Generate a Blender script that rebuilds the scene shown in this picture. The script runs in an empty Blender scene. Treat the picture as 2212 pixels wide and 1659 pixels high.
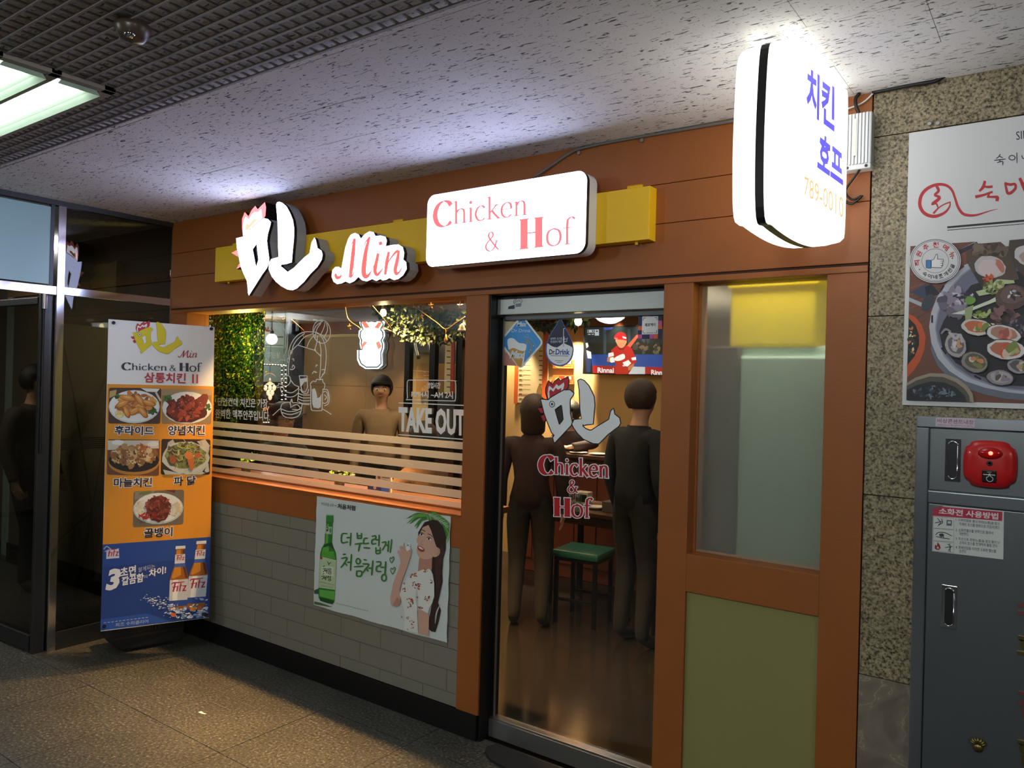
import bpy, bmesh, math, random
from mathutils import Vector, Matrix
from mathutils.geometry import tessellate_polygon
random.seed(7)
scene = bpy.context.scene
COL = scene.collection
pi = math.pi

# ---------------------------------------------------------------- camera
YAW, PITCH, ROLL = math.radians(-35.97), math.radians(.06), math.radians(-1.503)
FOC = 1661.0
CAM = Vector((0, -2.85, 1.6805))
fw = Vector((math.sin(YAW)*math.cos(PITCH), math.cos(YAW)*math.cos(PITCH), math.sin(PITCH)))
rt0 = Vector((math.cos(YAW), -math.sin(YAW), 0)); dn0 = fw.cross(rt0)
cr, sr = math.cos(ROLL), math.sin(ROLL)
RT = rt0*cr + dn0*sr
DN = dn0*cr - rt0*sr
camd = bpy.data.cameras.new('camera'); camd.sensor_width = 36; camd.lens = FOC/2212*36
camd.clip_start = .05; camd.clip_end = 60
cam = bpy.data.objects.new('camera', camd); COL.objects.link(cam)
M = Matrix.Identity(4)
for i in range(3):
    M[i][0] = RT[i]; M[i][1] = -DN[i]; M[i][2] = -fw[i]; M[i][3] = CAM[i]
cam.matrix_world = M
scene.camera = cam

# ---------------------------------------------------------------- world, lights, exposure
scene.view_settings.view_transform = 'Standard'
scene.view_settings.look = 'None'
scene.view_settings.gamma = 1
scene.view_settings.use_curve_mapping = False
scene.view_settings.exposure = 0.0
W = bpy.data.worlds.new('hall_ambient'); scene.world = W; W.use_nodes = True
W.node_tree.nodes['Background'].inputs[0].default_value = (.60, .62, .66, 1)
W.node_tree.nodes['Background'].inputs[1].default_value = .03
SIGN_E = 6.4        # radiance of the lit sign faces
def light(kind, name, loc, energy, col, size=.1, size_y=None, rot=(0, 0, 0), spot=None, blend=.5, parent=None):
    d = bpy.data.lights.new(name, kind); d.energy = energy; d.color = col
    if kind == 'AREA':
        d.size = size
        if size_y: d.shape = 'RECTANGLE'; d.size_y = size_y
    elif kind in ('POINT', 'SPOT'):
        d.shadow_soft_size = size
    if spot: d.spot_size = spot; d.spot_blend = blend
    o = bpy.data.objects.new(name, d); COL.objects.link(o); o.location = loc; o.rotation_euler = rot
    if parent: o.parent = parent; o.matrix_parent_inverse = parent.matrix_basis.inverted()
    return o
# fluorescent fittings of the passage ceiling, all outside the frame (behind and beside the camera)
for x, y, e in ((-.4, -4.2, 116), (2.6, -3.0, 64), (-4.0, -4.2, 58)):
    light('POINT', 'passage_lamp', (x, y, 2.58), e, (.93, 1, .96), .22)

# ---------------------------------------------------------------- pixel -> point on a real plane
def ray(u, v):
    return RT*((u-1106)/FOC) + DN*((v-829.5)/FOC) + fw
def PY(u, v, y=0.0):
    r = ray(u, v); return CAM + r*((y-CAM.y)/r.y)
def PZ(u, v, z=0.0):
    r = ray(u, v); return CAM + r*((z-CAM.z)/r.z)
def PX(u, v, x=0.0):
    r = ray(u, v); return CAM + r*((x-CAM.x)/r.x)
def PN(u, v, p, n):
    r = ray(u, v); return CAM + r*((p-CAM).dot(n)/r.dot(n))

# ---------------------------------------------------------------- materials
def lin(c):
    return tuple(((k/12.92) if k <= .04045 else ((k+.055)/1.055)**2.4) for k in c)
def H(h):
    h = h.lstrip('#'); return lin(tuple(int(h[i:i+2], 16)/255 for i in (0, 2, 4)))
MATS = {}
def mat(name, col='#808080', rough=.6, metal=0., var=.0, vscale=20., bump=0., bscale=60., emit=0., spec=.5, coat=0.):
    if name in MATS: return MATS[name]
    m = bpy.data.materials.new(name); m.use_nodes = True; MATS[name] = m
    nt = m.node_tree; b = nt.nodes['Principled BSDF']
    c = H(col) if isinstance(col, str) else col
    b.inputs['Base Color'].default_value = (*c, 1); b.inputs['Roughness'].default_value = rough
    b.inputs['Metallic'].default_value = metal; b.inputs['Specular IOR Level'].default_value = spec
    if coat: b.inputs['Coat Weight'].default_value = coat
    if var or bump:
        tc = nt.nodes.new('ShaderNodeNewGeometry')
    if var:
        n = nt.nodes.new('ShaderNodeTexNoise'); n.inputs['Scale'].default_value = vscale; n.inputs['Detail'].default_value = 6
        nt.links.new(tc.outputs['Position'], n.inputs['Vector'])
        r = nt.nodes.new('ShaderNodeMix'); r.data_type = 'RGBA'
        r.inputs[6].default_value = (*[k*(1-var) for k in c], 1); r.inputs[7].default_value = (*[min(1, k*(1+var)) for k in c], 1)
        nt.links.new(n.outputs['Fac'], r.inputs[0]); nt.links.new(r.outputs[2], b.inputs['Base Color'])
    if bump:
        n2 = nt.nodes.new('ShaderNodeTexNoise'); n2.inputs['Scale'].default_value = bscale; n2.inputs['Detail'].default_value = 4
        nt.links.new(tc.outputs['Position'], n2.inputs['Vector'])
        bp = nt.nodes.new('ShaderNodeBump'); bp.inputs['Strength'].default_value = bump; bp.inputs['Distance'].default_value = .004
        nt.links.new(n2.outputs['Fac'], bp.inputs['Height']); nt.links.new(bp.outputs['Normal'], b.inputs['Normal'])
    if emit:
        b.inputs['Emission Color'].default_value = (*c, 1); b.inputs['Emission Strength'].default_value = emit
    return m
def glass_mat(name, tint=(1, 1, 1), ior=1.5, rough=0.0):
    m = bpy.data.materials.new(name); m.use_nodes = True; nt = m.node_tree; nt.nodes.clear()
    o = nt.nodes.new('ShaderNodeOutputMaterial'); t = nt.nodes.new('ShaderNodeBsdfTransparent'); g = nt.nodes.new('ShaderNodeBsdfGlossy')
    mx = nt.nodes.new('ShaderNodeMixShader'); lw = nt.nodes.new('ShaderNodeLayerWeight'); lw.inputs[0].default_value = .5
    pw = nt.nodes.new('ShaderNodeMath'); pw.operation = 'POWER'; pw.inputs[1].default_value = 5; ma = nt.nodes.new('ShaderNodeMath'); ma.operation = 'MULTIPLY_ADD'; ma.use_clamp = True
    f0 = ((ior-1)/(ior+1))**2; ma.inputs[1].default_value = 1-f0; ma.inputs[2].default_value = f0
    t.inputs[0].default_value = (*tint, 1); g.inputs['Roughness'].default_value = rough
    nt.links.new(lw.outputs['Facing'], pw.inputs[0]); nt.links.new(pw.outputs[0], ma.inputs[0]); nt.links.new(ma.outputs[0], mx.inputs[0]); nt.links.new(t.outputs[0], mx.inputs[1]); nt.links.new(g.outputs[0], mx.inputs[2])
    nt.links.new(mx.outputs[0], o.inputs[0]); return m
def print_mat(name, rough=.55, emit=0., alpha=1.):
    m = bpy.data.materials.new(name); m.use_nodes = True; nt = m.node_tree; b = nt.nodes['Principled BSDF']
    a = nt.nodes.new('ShaderNodeAttribute'); a.attribute_name = 'Col'
    nt.links.new(a.outputs['Color'], b.inputs['Base Color']); b.inputs['Roughness'].default_value = rough
    if emit:
        nt.links.new(a.outputs['Color'], b.inputs['Emission Color']); b.inputs['Emission Strength'].default_value = emit
    return m
INK = print_mat('printed_ink'); VINYL = print_mat('vinyl_film', .45); SCREEN = print_mat('screen_image', .3, 1.0); LITINK = print_mat('backlit_film', .4, 1.0)

# ---------------------------------------------------------------- object helpers
def tag(o, label=None, cat=None, group=None, kind=None):
    if label: o['label'] = label
    if cat: o['category'] = cat
    if group: o['group'] = group
    if kind: o['kind'] = kind
    return o
def empty(name, loc, rz=0., label=None, cat=None, group=None, kind=None):
    o = bpy.data.objects.new(name, None); COL.objects.link(o); o.location = loc; o.rotation_euler = (0, 0, rz); o.empty_display_size = .1
    return tag(o, label, cat, group, kind)
def link(name, me, parent=None, mt=None):
    o = bpy.data.objects.new(name, me); COL.objects.link(o)
    if mt is not None:
        for k in (mt if isinstance(mt, (list, tuple)) else [mt]): me.materials.append(k)
    if parent is not None:
        o.parent = parent
        o.matrix_parent_inverse = wm(parent).inverted()
    return o
def wm(o):
    m = o.matrix_basis.copy()
    while o.parent is not None:
        m = o.parent.matrix_basis @ (o.matrix_parent_inverse @ m)
        o = o.parent
    return m
def from_bm(name, bm, mt=None, parent=None, smooth=False, recenter=True):
    """mesh object, geometry given in world space, origin moved to its centre"""
    if recenter and bm.verts:
        lo = Vector([min(v.co[i] for v in bm.verts) for i in range(3)]); hi = Vector([max(v.co[i] for v in bm.verts) for i in range(3)])
        c = (lo+hi)/2; bmesh.ops.translate(bm, vec=-c, verts=bm.verts)
    else: c = Vector()
    me = bpy.data.meshes.new(name); bm.to_mesh(me); bm.free()
    if smooth:
        for p in me.polygons: p.use_smooth = True
    o = bpy.data.objects.new(name, me); COL.objects.link(o)
    if mt is not None:
        for k in (mt if isinstance(mt, (list, tuple)) else [mt]): me.materials.append(k)
    o.location = c
    if parent is not None:
        o.parent = parent; o.matrix_parent_inverse = wm(parent).inverted()
    return o
def add_box(bm, x0, x1, y0, y1, z0, z1, bev=0., mi=0, rot=None, piv=None):
    r = bmesh.ops.create_cube(bm, size=1.); vs = r['verts']
    for v in vs:
        v.co = Vector(((x0+x1)/2+v.co.x*(x1-x0), (y0+y1)/2+v.co.y*(y1-y0), (z0+z1)/2+v.co.z*(z1-z0)))
    fs = list({f for v in vs for f in v.link_faces})
    if bev:
        es = list({e for v in vs for e in v.link_edges})
        rr = bmesh.ops.bevel(bm, geom=es, offset=bev, segments=2, affect='EDGES', profile=.6)
        fs = [f for f in rr['faces']]+[f for f in fs if f.is_valid]
        vs = list({v for f in fs for v in f.verts})
    for f in fs:
        if f.is_valid: f.material_index = mi
    if rot is not None:
        bmesh.ops.rotate(bm, cent=piv if piv is not None else Vector(((x0+x1)/2, (y0+y1)/2, (z0+z1)/2)), matrix=rot, verts=vs)
    return vs
def box(name, x0, x1, y0, y1, z0, z1, mt, parent=None, bev=0., rot=None):
    bm = bmesh.new(); add_box(bm, min(x0, x1), max(x0, x1), min(y0, y1), max(y0, y1), min(z0, z1), max(z0, z1), bev)
    o = from_bm(name, bm, mt, parent)
    if rot: o.rotation_euler = rot
    return o
def add_cyl(bm, p, q, r, r2=None, n=12, caps=True):
    p, q = Vector(p), Vector(q); d = q-p; r2 = r if r2 is None else r2
    a = d.orthogonal().normalized(); b = d.normalized().cross(a)
    A = [bm.verts.new(p+(a*math.cos(t)+b*math.sin(t))*r) for t in [2*pi*k/n for k in range(n)]]
    B = [bm.verts.new(q+(a*math.cos(t)+b*math.sin(t))*r2) for t in [2*pi*k/n for k in range(n)]]
    for k in range(n): bm.faces.new((A[k], A[(k+1) % n], B[(k+1) % n], B[k]))
    if caps: bm.faces.new(A[::-1]); bm.faces.new(B)
def cyl(name, p, q, r, mt, parent=None, r2=None, n=16):
    bm = bmesh.new(); add_cyl(bm, p, q, r, r2, n); bmesh.ops.recalc_face_normals(bm, faces=bm.faces)
    return from_bm(name, bm, mt, parent)
def add_lathe(bm, c, prof, n=20, axis=Vector((0, 0, 1))):
    """prof: list of (r, h) along axis from c"""
    axis = Vector(axis).normalized(); a = axis.orthogonal().normalized(); b = axis.cross(a); rings = []
    for r, h in prof:
        rings.append([bm.verts.new(Vector(c)+axis*h+(a*math.cos(2*pi*k/n)+b*math.sin(2*pi*k/n))*max(r, 1e-5)) for k in range(n)])
    for A, B in zip(rings, rings[1:]):
        for k in range(n): bm.faces.new((A[k], A[(k+1) % n], B[(k+1) % n], B[k]))
    bm.faces.new(rings[0][::-1]); bm.faces.new(rings[-1])
def lathe(name, c, prof, mt, parent=None, n=20, axis=(0, 0, 1), smooth=True):
    bm = bmesh.new(); add_lathe(bm, c, prof, n, axis); bmesh.ops.recalc_face_normals(bm, faces=bm.faces)
    return from_bm(name, bm, mt, parent, smooth)
def cr_sample(pts, n=6, closed=False):
    """Catmull-Rom sampling of points (any dimension, tuples)"""
    P = [Vector(p) for p in pts]; out = []
    L = len(P); rng = range(L if closed else L-1)
    for i in rng:
        p0 = P[(i-1) % L] if (closed or i > 0) else P[0]*2-P[1]
        p1, p2 = P[i], P[(i+1) % L]
        p3 = P[(i+2) % L] if (closed or i < L-2) else P[-1]*2-P[-2]
        for k in range(n):
            t = k/n
            out.append(.5*((2*p1)+(p2-p0)*t+(2*p0-5*p1+4*p2-p3)*t*t+(3*p1-p0-3*p2+p3)*t**3))
    if not closed: out.append(P[-1])
    return out
def add_tube(bm, pts, r, n=8):
    P = [Vector(p) for p in pts]; rings = []; a = None
    for i, p in enumerate(P):
        d = (P[min(i+1, len(P)-1)]-P[max(i-1, 0)]).normalized()
        if a is None: a = d.orthogonal().normalized()
        a = (a-d*a.dot(d)).normalized(); b = d.cross(a)
        rr = r[i] if isinstance(r, (list, tuple)) else r
        rings.append([bm.verts.new(p+(a*math.cos(2*pi*k/n)+b*math.sin(2*pi*k/n))*rr) for k in range(n)])
    for A, B in zip(rings, rings[1:]):
        for k in range(n): bm.faces.new((A[k], A[(k+1) % n], B[(k+1) % n], B[k]))
    bm.faces.new(rings[0][::-1]); bm.faces.new(rings[-1])
def tube(name, pts, r, mt, parent=None, n=8, smooth=True, sub=0):
    bm = bmesh.new()
    if sub: pts = cr_sample(pts, sub)
    add_tube(bm, pts, r, n); return from_bm(name, bm, mt, parent, smooth)
def loopfix(pts, closed_eps=1e-6):
    out = []
    for p in pts:
        if not out or (p-out[-1]).length > closed_eps: out.append(p)
    if len(out) > 1 and (out[0]-out[-1]).length < closed_eps: out.pop()
    return out
def fill(bm, loops, mi=0):
    """flat face with holes from lists of 3D points; returns loops of verts"""
    loops = [loopfix([Vector(p) for p in l]) for l in loops]
    VL = [[bm.verts.new(p) for p in l] for l in loops]; flat = [v for l in VL for v in l]
    for t in tessellate_polygon(loops):
        try:
            f = bm.faces.new([flat[i] for i in t]); f.material_index = mi
        except ValueError: pass
    return VL
def orient(bm, n):
    n = Vector(n)
    for f in bm.faces:
        f.normal_update()
        if f.normal.dot(n) < 0: f.normal_flip()
def dup(root, loc=None, rz=None, label=None, group=None):
    """copy of a thing with copies of its parts and sub-parts, mesh data shared"""
    r = root.copy(); COL.objects.link(r)
    if loc is not None: r.location = loc
    if rz is not None: r.rotation_euler = (0, 0, rz)
    if label: r['label'] = label
    if group: r['group'] = group
    for ch in list(root.children):
        c = ch.copy(); COL.objects.link(c); c.parent = r
        for g in list(ch.children):
            d = g.copy(); COL.objects.link(d); d.parent = c
    return r

# ---------------------------------------------------------------- text and print
_tc = {}; _tx = []
def glyphs(s, bold=0., shear=0., res=2):
    """flat triangles of a string in the built-in font: (verts2d, faces, bbox of the un-emboldened string)"""
    k = (s, bold, shear, res)
    if k in _tc: return _tc[k]
    def mk(off):
        if not _tx:
            c = bpy.data.curves.new('t', 'FONT'); c.fill_mode = 'FRONT'; _tx.append(bpy.data.objects.new('t', c))
        o = _tx[0]; c = o.data; c.body = s; c.offset = off; c.resolution_u = res; c.shear = shear; me = o.to_mesh()
        vs = [(v.co.x, v.co.y) for v in me.vertices]; fs = [tuple(p.vertices) for p in me.polygons]
        o.to_mesh_clear()
        return vs, fs
    v0, f0 = mk(0.)
    bb = (min(v[0] for v in v0), min(v[1] for v in v0), max(v[0] for v in v0), max(v[1] for v in v0))
    v1, f1 = mk(bold) if bold else (v0, f0)
    _tc[k] = (v1, f1, bb); return _tc[k]
def stroke_poly(pts, wfun, n=5, smooth=True):
    """outline of a brush stroke; wfun(t, direction angle) -> width"""
    P = cr_sample(pts, n) if (smooth and len(pts) > 2) else [Vector(p) for p in pts]
    if not smooth or len(pts) == 2:
        Q = []
        for a, b in zip(P, P[1:]): Q += [a.lerp(b, k/3) for k in range(3)]
        P = Q+[P[-1]]
    L, R = [], []
    for i, p in enumerate(P):
        d = P[min(i+1, len(P)-1)]-P[max(i-1, 0)]
        if d.length < 1e-9: continue
        d = d.normalized(); nn = Vector((-d.y, d.x)); w = wfun(i/(len(P)-1), math.atan2(d.y, d.x))/2
        L.append(p+nn*w); R.append(p-nn*w)
    return L, R
class Print:
    """flat print: coloured polygons stacked microns apart on a real surface"""
    def __init__(s, mp, n, base=.0004, step=.00002):
        s.mp = mp; s.n = Vector(n).normalized(); s.h = base; s.step = step; s.bm = bmesh.new(); s.cl = s.bm.loops.layers.float_color.new('Col')
    def P(s, a, b): return Vector(s.mp(a, b)) + s.n*s.h
    def _face(s, vs, col):
        try: f = s.bm.faces.new(vs)
        except ValueError: return
        c = H(col) if isinstance(col, str) else col
        for l in f.loops: l[s.cl] = (*c, 1)
    def poly(s, pts, col, holes=(), smooth=0):
        s.h += s.step
        if smooth: pts = [tuple(p) for p in cr_sample([(*p, 0) for p in pts], smooth, True)]
        ls = [[Vector((p[0], p[1], 0)) for p in l] for l in [pts, *holes]]; ls = [loopfix(l, 1e-7) for l in ls]
        flat = [p for l in ls for p in l]; vs = [s.bm.verts.new(s.P(p.x, p.y)) for p in flat]
        for t in tessellate_polygon(ls): s._face([vs[i] for i in t], col)
        return s
    def rect(s, x0, y0, x1, y1, col): return s.poly([(x0, y0), (x1, y0), (x1, y1), (x0, y1)], col)
    def rrect(s, q, r, col, n=4):
        """rounded quad, q = four corners in order, r radius in map units"""
        Q = [Vector(p) for p in q]; out = []
        for i in range(4):
            p, a, b = Q[i], Q[i-1], Q[(i+1) % 4]
            u, w = (a-p).normalized()*r, (b-p).normalized()*r
            for k in range(n+1):
                t = k/n; out.append(tuple(p+u*(1-t)**2+w*t**2))
        return s.poly(out, col)
    def ell(s, cx, cy, rx, ry, col, rot=0., n=24, jit=0., a0=0., a1=2*pi):
        c, d = math.cos(rot), math.sin(rot); pts = []
        for k in range(n):
            t = a0+(a1-a0)*k/(n if a1-a0 > 6.28 else n-1); j = 1+random.uniform(-jit, jit)
            x, y = rx*math.cos(t)*j, ry*math.sin(t)*j; pts.append((cx+x*c-y*d, cy+x*d+y*c))
        return s.poly(pts, col)
    def ring(s, cx, cy, rx, ry, w, col, rot=0., n=28):
        c, d = math.cos(rot), math.sin(rot)
        f = lambda k, e: (cx+(rx+e)*math.cos(k)*c-(ry+e)*math.sin(k)*d, cy+(rx+e)*math.cos(k)*d+(ry+e)*math.sin(k)*c)
        return s.poly([f(2*pi*k/n, w/2) for k in range(n)], col, holes=[[f(-2*pi*k/n, -w/2) for k in range(n)]])
    def band(s, L, R, col):
        s.h += s.step
        A = [s.bm.verts.new(s.P(p.x, p.y)) for p in L]; B = [s.bm.verts.new(s.P(p.x, p.y)) for p in R]
        for i in range(len(A)-1): s._face((A[i], A[i+1], B[i+1], B[i]), col)
    def line(s, pts, w, col, smooth=True, taper=0., n=5, cap=False):
        f = lambda t, a: w*(1-taper*abs(2*t-1)**2)
        L, R = stroke_poly(pts, f, n, smooth); s.band(L, R, col)
        if cap:
            for p in (pts[0], pts[-1]): s.ell(p[0], p[1], w*(1-taper)/2, w*(1-taper)/2, col, n=10)
        return s
    def nib(s, pts, thick, thin, ang, col, n=6, smooth=True):
        f = lambda t, a: thin+(thick-thin)*abs(math.sin(a-ang))
        L, R = stroke_poly(pts, f, n, smooth); s.band(L, R, col); return s
    def text(s, st, bl, br, tl, col, bold=0., halo=None, hw=.05, shear=0., tr=None, res=2):
        bl, br, tl = Vector(bl), Vector(br), Vector(tl); tr = Vector(tr) if tr else br+tl-bl
        todo = ([(bold+hw, halo)] if halo else [])+[(bold, col)]
        for b, c in todo:
            s.h += s.step
            vs, fs, bb = glyphs(st, b, shear, res); wx, wy = bb[2]-bb[0], bb[3]-bb[1]; V = []
            for x, y in vs:
                a, e = (x-bb[0])/wx, (y-bb[1])/wy
                p = (bl*(1-a)+br*a)*(1-e)+(tl*(1-a)+tr*a)*e; V.append(s.bm.verts.new(s.P(p.x, p.y)))
            for f in fs: s._face([V[i] for i in f], c)
        return s
    def blobs(s, cx, cy, rx, ry, n, size, cols, rot=True, asp=.6, jit=.25):
        for _ in range(n):
            a = random.uniform(0, 2*pi); q = math.sqrt(random.random())
            r = size*random.uniform(.6, 1.3)
            s.ell(cx+rx*q*math.cos(a), cy+ry*q*math.sin(a), r, r*asp, random.choice(cols), random.uniform(0, pi) if rot else 0, 8, jit)
        return s
    def build(s, name, parent=None, mt=None, **kw):
        orient(s.bm, s.n); o = from_bm(name, s.bm, mt or INK, parent)
        return tag(o, **kw)
def zm(ox, oy, sc, f):
    return lambda a, b: f(ox+a/sc, oy+b/sc)
# ================================================================ materials of the setting
def node_mat(name):
    m = bpy.data.materials.new(name); m.use_nodes = True; nt = m.node_tree
    return m, nt, nt.nodes['Principled BSDF'], (lambda k: nt.nodes.new(k)), nt.links.new
def ramp(N, stops):
    r = N('ShaderNodeValToRGB'); e = r.color_ramp.elements
    e[0].position, e[0].color = stops[0][0], (*stops[0][1], 1); e[1].position, e[1].color = stops[-1][0], (*stops[-1][1], 1)
    for p, c in stops[1:-1]:
        k = e.new(p); k.color = (*c, 1)
    return r
def speckle(name, cols, scale, rough, vein=None, bump=.15):
    """granite: cols = [(position, colour)...] over small crystal noise"""
    m, nt, b, N, L = node_mat(name)
    g = N('ShaderNodeNewGeometry'); n = N('ShaderNodeTexNoise'); n.inputs['Scale'].default_value = scale; n.inputs['Detail'].default_value = 3; n.inputs['Roughness'].default_value = .65
    L(g.outputs['Position'], n.inputs['Vector']); r = ramp(N, [(p, H(c)) for p, c in cols]); L(n.outputs['Fac'], r.inputs[0])
    big = N('ShaderNodeTexNoise'); big.inputs['Scale'].default_value = 3.5; big.inputs['Detail'].default_value = 3; L(g.outputs['Position'], big.inputs['Vector'])
    br = ramp(N, [(.3, (.78, .78, .76)), (.7, (1.1, 1.08, 1.05))]); L(big.outputs['Fac'], br.inputs[0])
    mx = N('ShaderNodeMix'); mx.data_type = 'RGBA'; mx.blend_type = 'MULTIPLY'; mx.inputs[0].default_value = 1
    L(r.outputs[0], mx.inputs[6]); L(br.outputs[0], mx.inputs[7]); L(mx.outputs[2], b.inputs['Base Color'])
    b.inputs['Roughness'].default_value = rough
    bp = N('ShaderNodeBump'); bp.inputs['Strength'].default_value = bump; bp.inputs['Distance'].default_value = .002
    L(n.outputs['Fac'], bp.inputs['Height']); L(bp.outputs[0], b.inputs['Normal'])
    return m
M_FLOOR = speckle('floor_granite', [(.30, '#121312'), (.42, '#3b3c38'), (.58, '#53534e'), (.70, '#8a8880')], 75, .42, bump=.1)
M_GRAN = speckle('wall_granite', [(.33, '#17150f'), (.41, '#62583f'), (.52, '#8d8166'), (.70, '#b2a588')], 115, .45)
def marble():
    m, nt, b, N, L = node_mat('dark_marble')
    g = N('ShaderNodeNewGeometry'); n = N('ShaderNodeTexNoise'); n.inputs['Scale'].default_value = 5; n.inputs['Detail'].default_value = 8; n.inputs['Distortion'].default_value = 1.4
    L(g.outputs['Position'], n.inputs['Vector'])
    r = ramp(N, [(.35, H('#6f6558')), (.492, H('#82776a')), (.5, H('#a89c8a')), (.508, H('#83786a')), (.7, H('#675f54'))]); L(n.outputs['Fac'], r.inputs[0])
    L(r.outputs[0], b.inputs['Base Color']); b.inputs['Roughness'].default_value = .3
    return m
M_MARBLE = marble()
def fissured():
    m, nt, b, N, L = node_mat('fissured_tile')
    g = N('ShaderNodeNewGeometry'); base = (.80, .795, .785)
    def layer(sx, sy, scale, lo, hi, dist):
        mp = N('ShaderNodeMapping'); mp.inputs['Scale'].default_value = (sx, sy, 1); L(g.outputs['Position'], mp.inputs[0])
        n = N('ShaderNodeTexNoise'); n.inputs['Scale'].default_value = scale; n.inputs['Detail'].default_value = 1.5; n.inputs['Distortion'].default_value = dist
        L(mp.outputs[0], n.inputs['Vector'])
        r = ramp(N, [(lo, (0, 0, 0)), (hi, (1, 1, 1))]); L(n.outputs['Fac'], r.inputs[0]); return r
    a = layer(25, 110, 1., .640, .652, .8); c = layer(130, 180, 1., .70, .72, 0.)
    mx = N('ShaderNodeMath'); mx.operation = 'MAXIMUM'; L(a.outputs[0], mx.inputs[0]); L(c.outputs[0], mx.inputs[1])
    col = N('ShaderNodeMix'); col.data_type = 'RGBA'; col.inputs[6].default_value = (*base, 1); col.inputs[7].default_value = (.10, .10, .11, 1)
    L(mx.outputs[0], col.inputs[0])
    d = N('ShaderNodeTexNoise'); d.inputs['Scale'].default_value = 1.7; d.inputs['Detail'].default_value = 5; L(g.outputs['Position'], d.inputs['Vector'])
    dr = ramp(N, [(.3, (.86, .84, .80)), (.65, (1, 1, 1))]); L(d.outputs['Fac'], dr.inputs[0])
    m2 = N('ShaderNodeMix'); m2.data_type = 'RGBA'; m2.blend_type = 'MULTIPLY'; m2.inputs[0].default_value = 1; L(col.outputs[2], m2.inputs[6]); L(dr.outputs[0], m2.inputs[7])
    L(m2.outputs[2], b.inputs['Base Color']); b.inputs['Roughness'].default_value = .85
    bp = N('ShaderNodeBump'); bp.invert = True; bp.inputs['Strength'].default_value = .5; bp.inputs['Distance'].default_value = .004; L(mx.outputs[0], bp.inputs['Height']); L(bp.outputs[0], b.inputs['Normal'])
    return m
M_CEIL = fissured()
M_OR = mat('orange_paint', '#965420', .5, var=.10, vscale=6, bump=.12, bscale=160)
M_ORD = mat('orange_paint_seam', '#3a1c0c', .8)
M_BLACK = mat('black_paint', '#0b0b0d', .45)
M_TILE = mat('grey_wall_tile', '#7e7a6f', .55, var=.05, vscale=9, bump=.05)
M_GROUT = mat('dark_grout', '#2a2723', .9)
M_STEEL = mat('brushed_steel', '#b9b9b8', .28, 1., bump=.03, bscale=300)
M_CHROME = mat('polished_steel', '#d8d8de', .12, 1.)
M_DKSTEEL = mat('dark_steel', '#55585c', .4, .9)
M_ALU = mat('door_aluminium', '#9a9a98', .38, .85, bump=.04, bscale=200)
M_OLIVE = mat('olive_panel', '#8c8652', .5, var=.03, vscale=5)
M_YEL = mat('yellow_sign_metal', '#f0c010', .38)
M_WHITEP = mat('white_plastic', '#d9dadb', .45)
M_GREYP = mat('grey_return', '#a9aeb4', .5)
M_DARKW = mat('dark_passage_wall', '#6d6252', .7, var=.2, vscale=4)
M_GLASS = glass_mat('window_glass', (.93, .95, .94))
M_GLASSD = glass_mat('smoked_glass', (.50, .50, .46), 1.5)
M_BEIGE = mat('lamp_housing', '#8d857b', .6)

# ================================================================ floor, ceiling
def slab(name, x0, x1, y0, y1, z0, z1, m):
    return tag(box(name, x0, x1, y0, y1, z0, z1, m), kind='structure')
floor = slab('floor', -10, 2.4, -6, .06, -.08, -.004, M_GROUT)
bmt = bmesh.new(); add_box(bmt, -.2985, .2985, -.2985, .2985, -.02, 0, .0015)
tile_me = bpy.data.meshes.new('floor_tile'); bmt.to_mesh(tile_me); bmt.free(); tile_me.materials.append(M_FLOOR)
bmt = bmesh.new(); add_box(bmt, -.2985, .2985, -.1285, .1285, -.02, 0, .0015)
tile_hf = bpy.data.meshes.new('floor_tile_cut'); bmt.to_mesh(tile_hf); bmt.free(); tile_hf.materials.append(M_FLOOR)
fi = wm(floor).inverted()
def place(me, name, loc, parent, inv):
    o = bpy.data.objects.new(name, me); COL.objects.link(o); o.location = loc; o.parent = parent; o.matrix_parent_inverse = inv; return o
for i in range(-11, 4):
    x = -2.752+.6*i+.0
    place(tile_hf, 'floor_tile', (x, -.077, random.uniform(-.0008, .0006)), floor, fi)
    for j in range(6):
        place(tile_me, 'floor_tile', (x, -.507-.6*j, random.uniform(-.0008, .0006)), floor, fi)
ceil = slab('ceiling', -10, 2.4, -6, .06, 2.724, 2.80, M_CEIL)
bmt = bmesh.new(); add_box(bmt, -.2995, .2995, -.1525, .1525, 0, .012, .0008)
ct_me = bpy.data.meshes.new('ceiling_tile'); bmt.to_mesh(ct_me); bmt.free(); ct_me.materials.append(M_CEIL)
ci = wm(ceil).inverted()
for j in range(12):
    off = .0 if j % 2 else .3
    for i in range(-8, 5):
        place(ct_me, 'ceiling_tile', (-.926+.6*i+off-.3, -.1525-.306*j, 2.7165+random.uniform(-.0012, .0012)), ceil, ci)

# ================================================================ storefront wall
XL, XR = -4.945, -.57
wb = tag(box('wall_back', XL, XR, .045, .14, 2.13, 2.86, M_ORD), kind='structure')
zs = [2.133, 2.345, 2.505, 2.735]
for a, b in zip(zs, zs[1:]): box('header_board', XL, XR, 0, .045, a+.0012, b-.0012, M_OR, wb, .0015)
box('header_trim', XL, XR, -.004, .16, 2.101, 2.1235, M_OR, wb, .002)
box('trim_groove', XL, XR, .004, .05, 2.1235, 2.133, M_ORD, wb)
box('jamb', XL+.002, -4.742, 0, .16, .124, 2.101, M_OR, wb, .002)
box('post', -2.352, -2.219, 0, .15, .122, 2.101, M_OR, wb, .002)
box('post', -1.327, -1.203, 0, .15, 0, 2.101, M_OR, wb, .002)
box('post', -.704, XR, 0, .12, 0, 2.101, M_OR, wb, .002)
box('rail', -1.203, -.704, 0, .12, .889, 1.036, M_OR, wb, .002)
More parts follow.
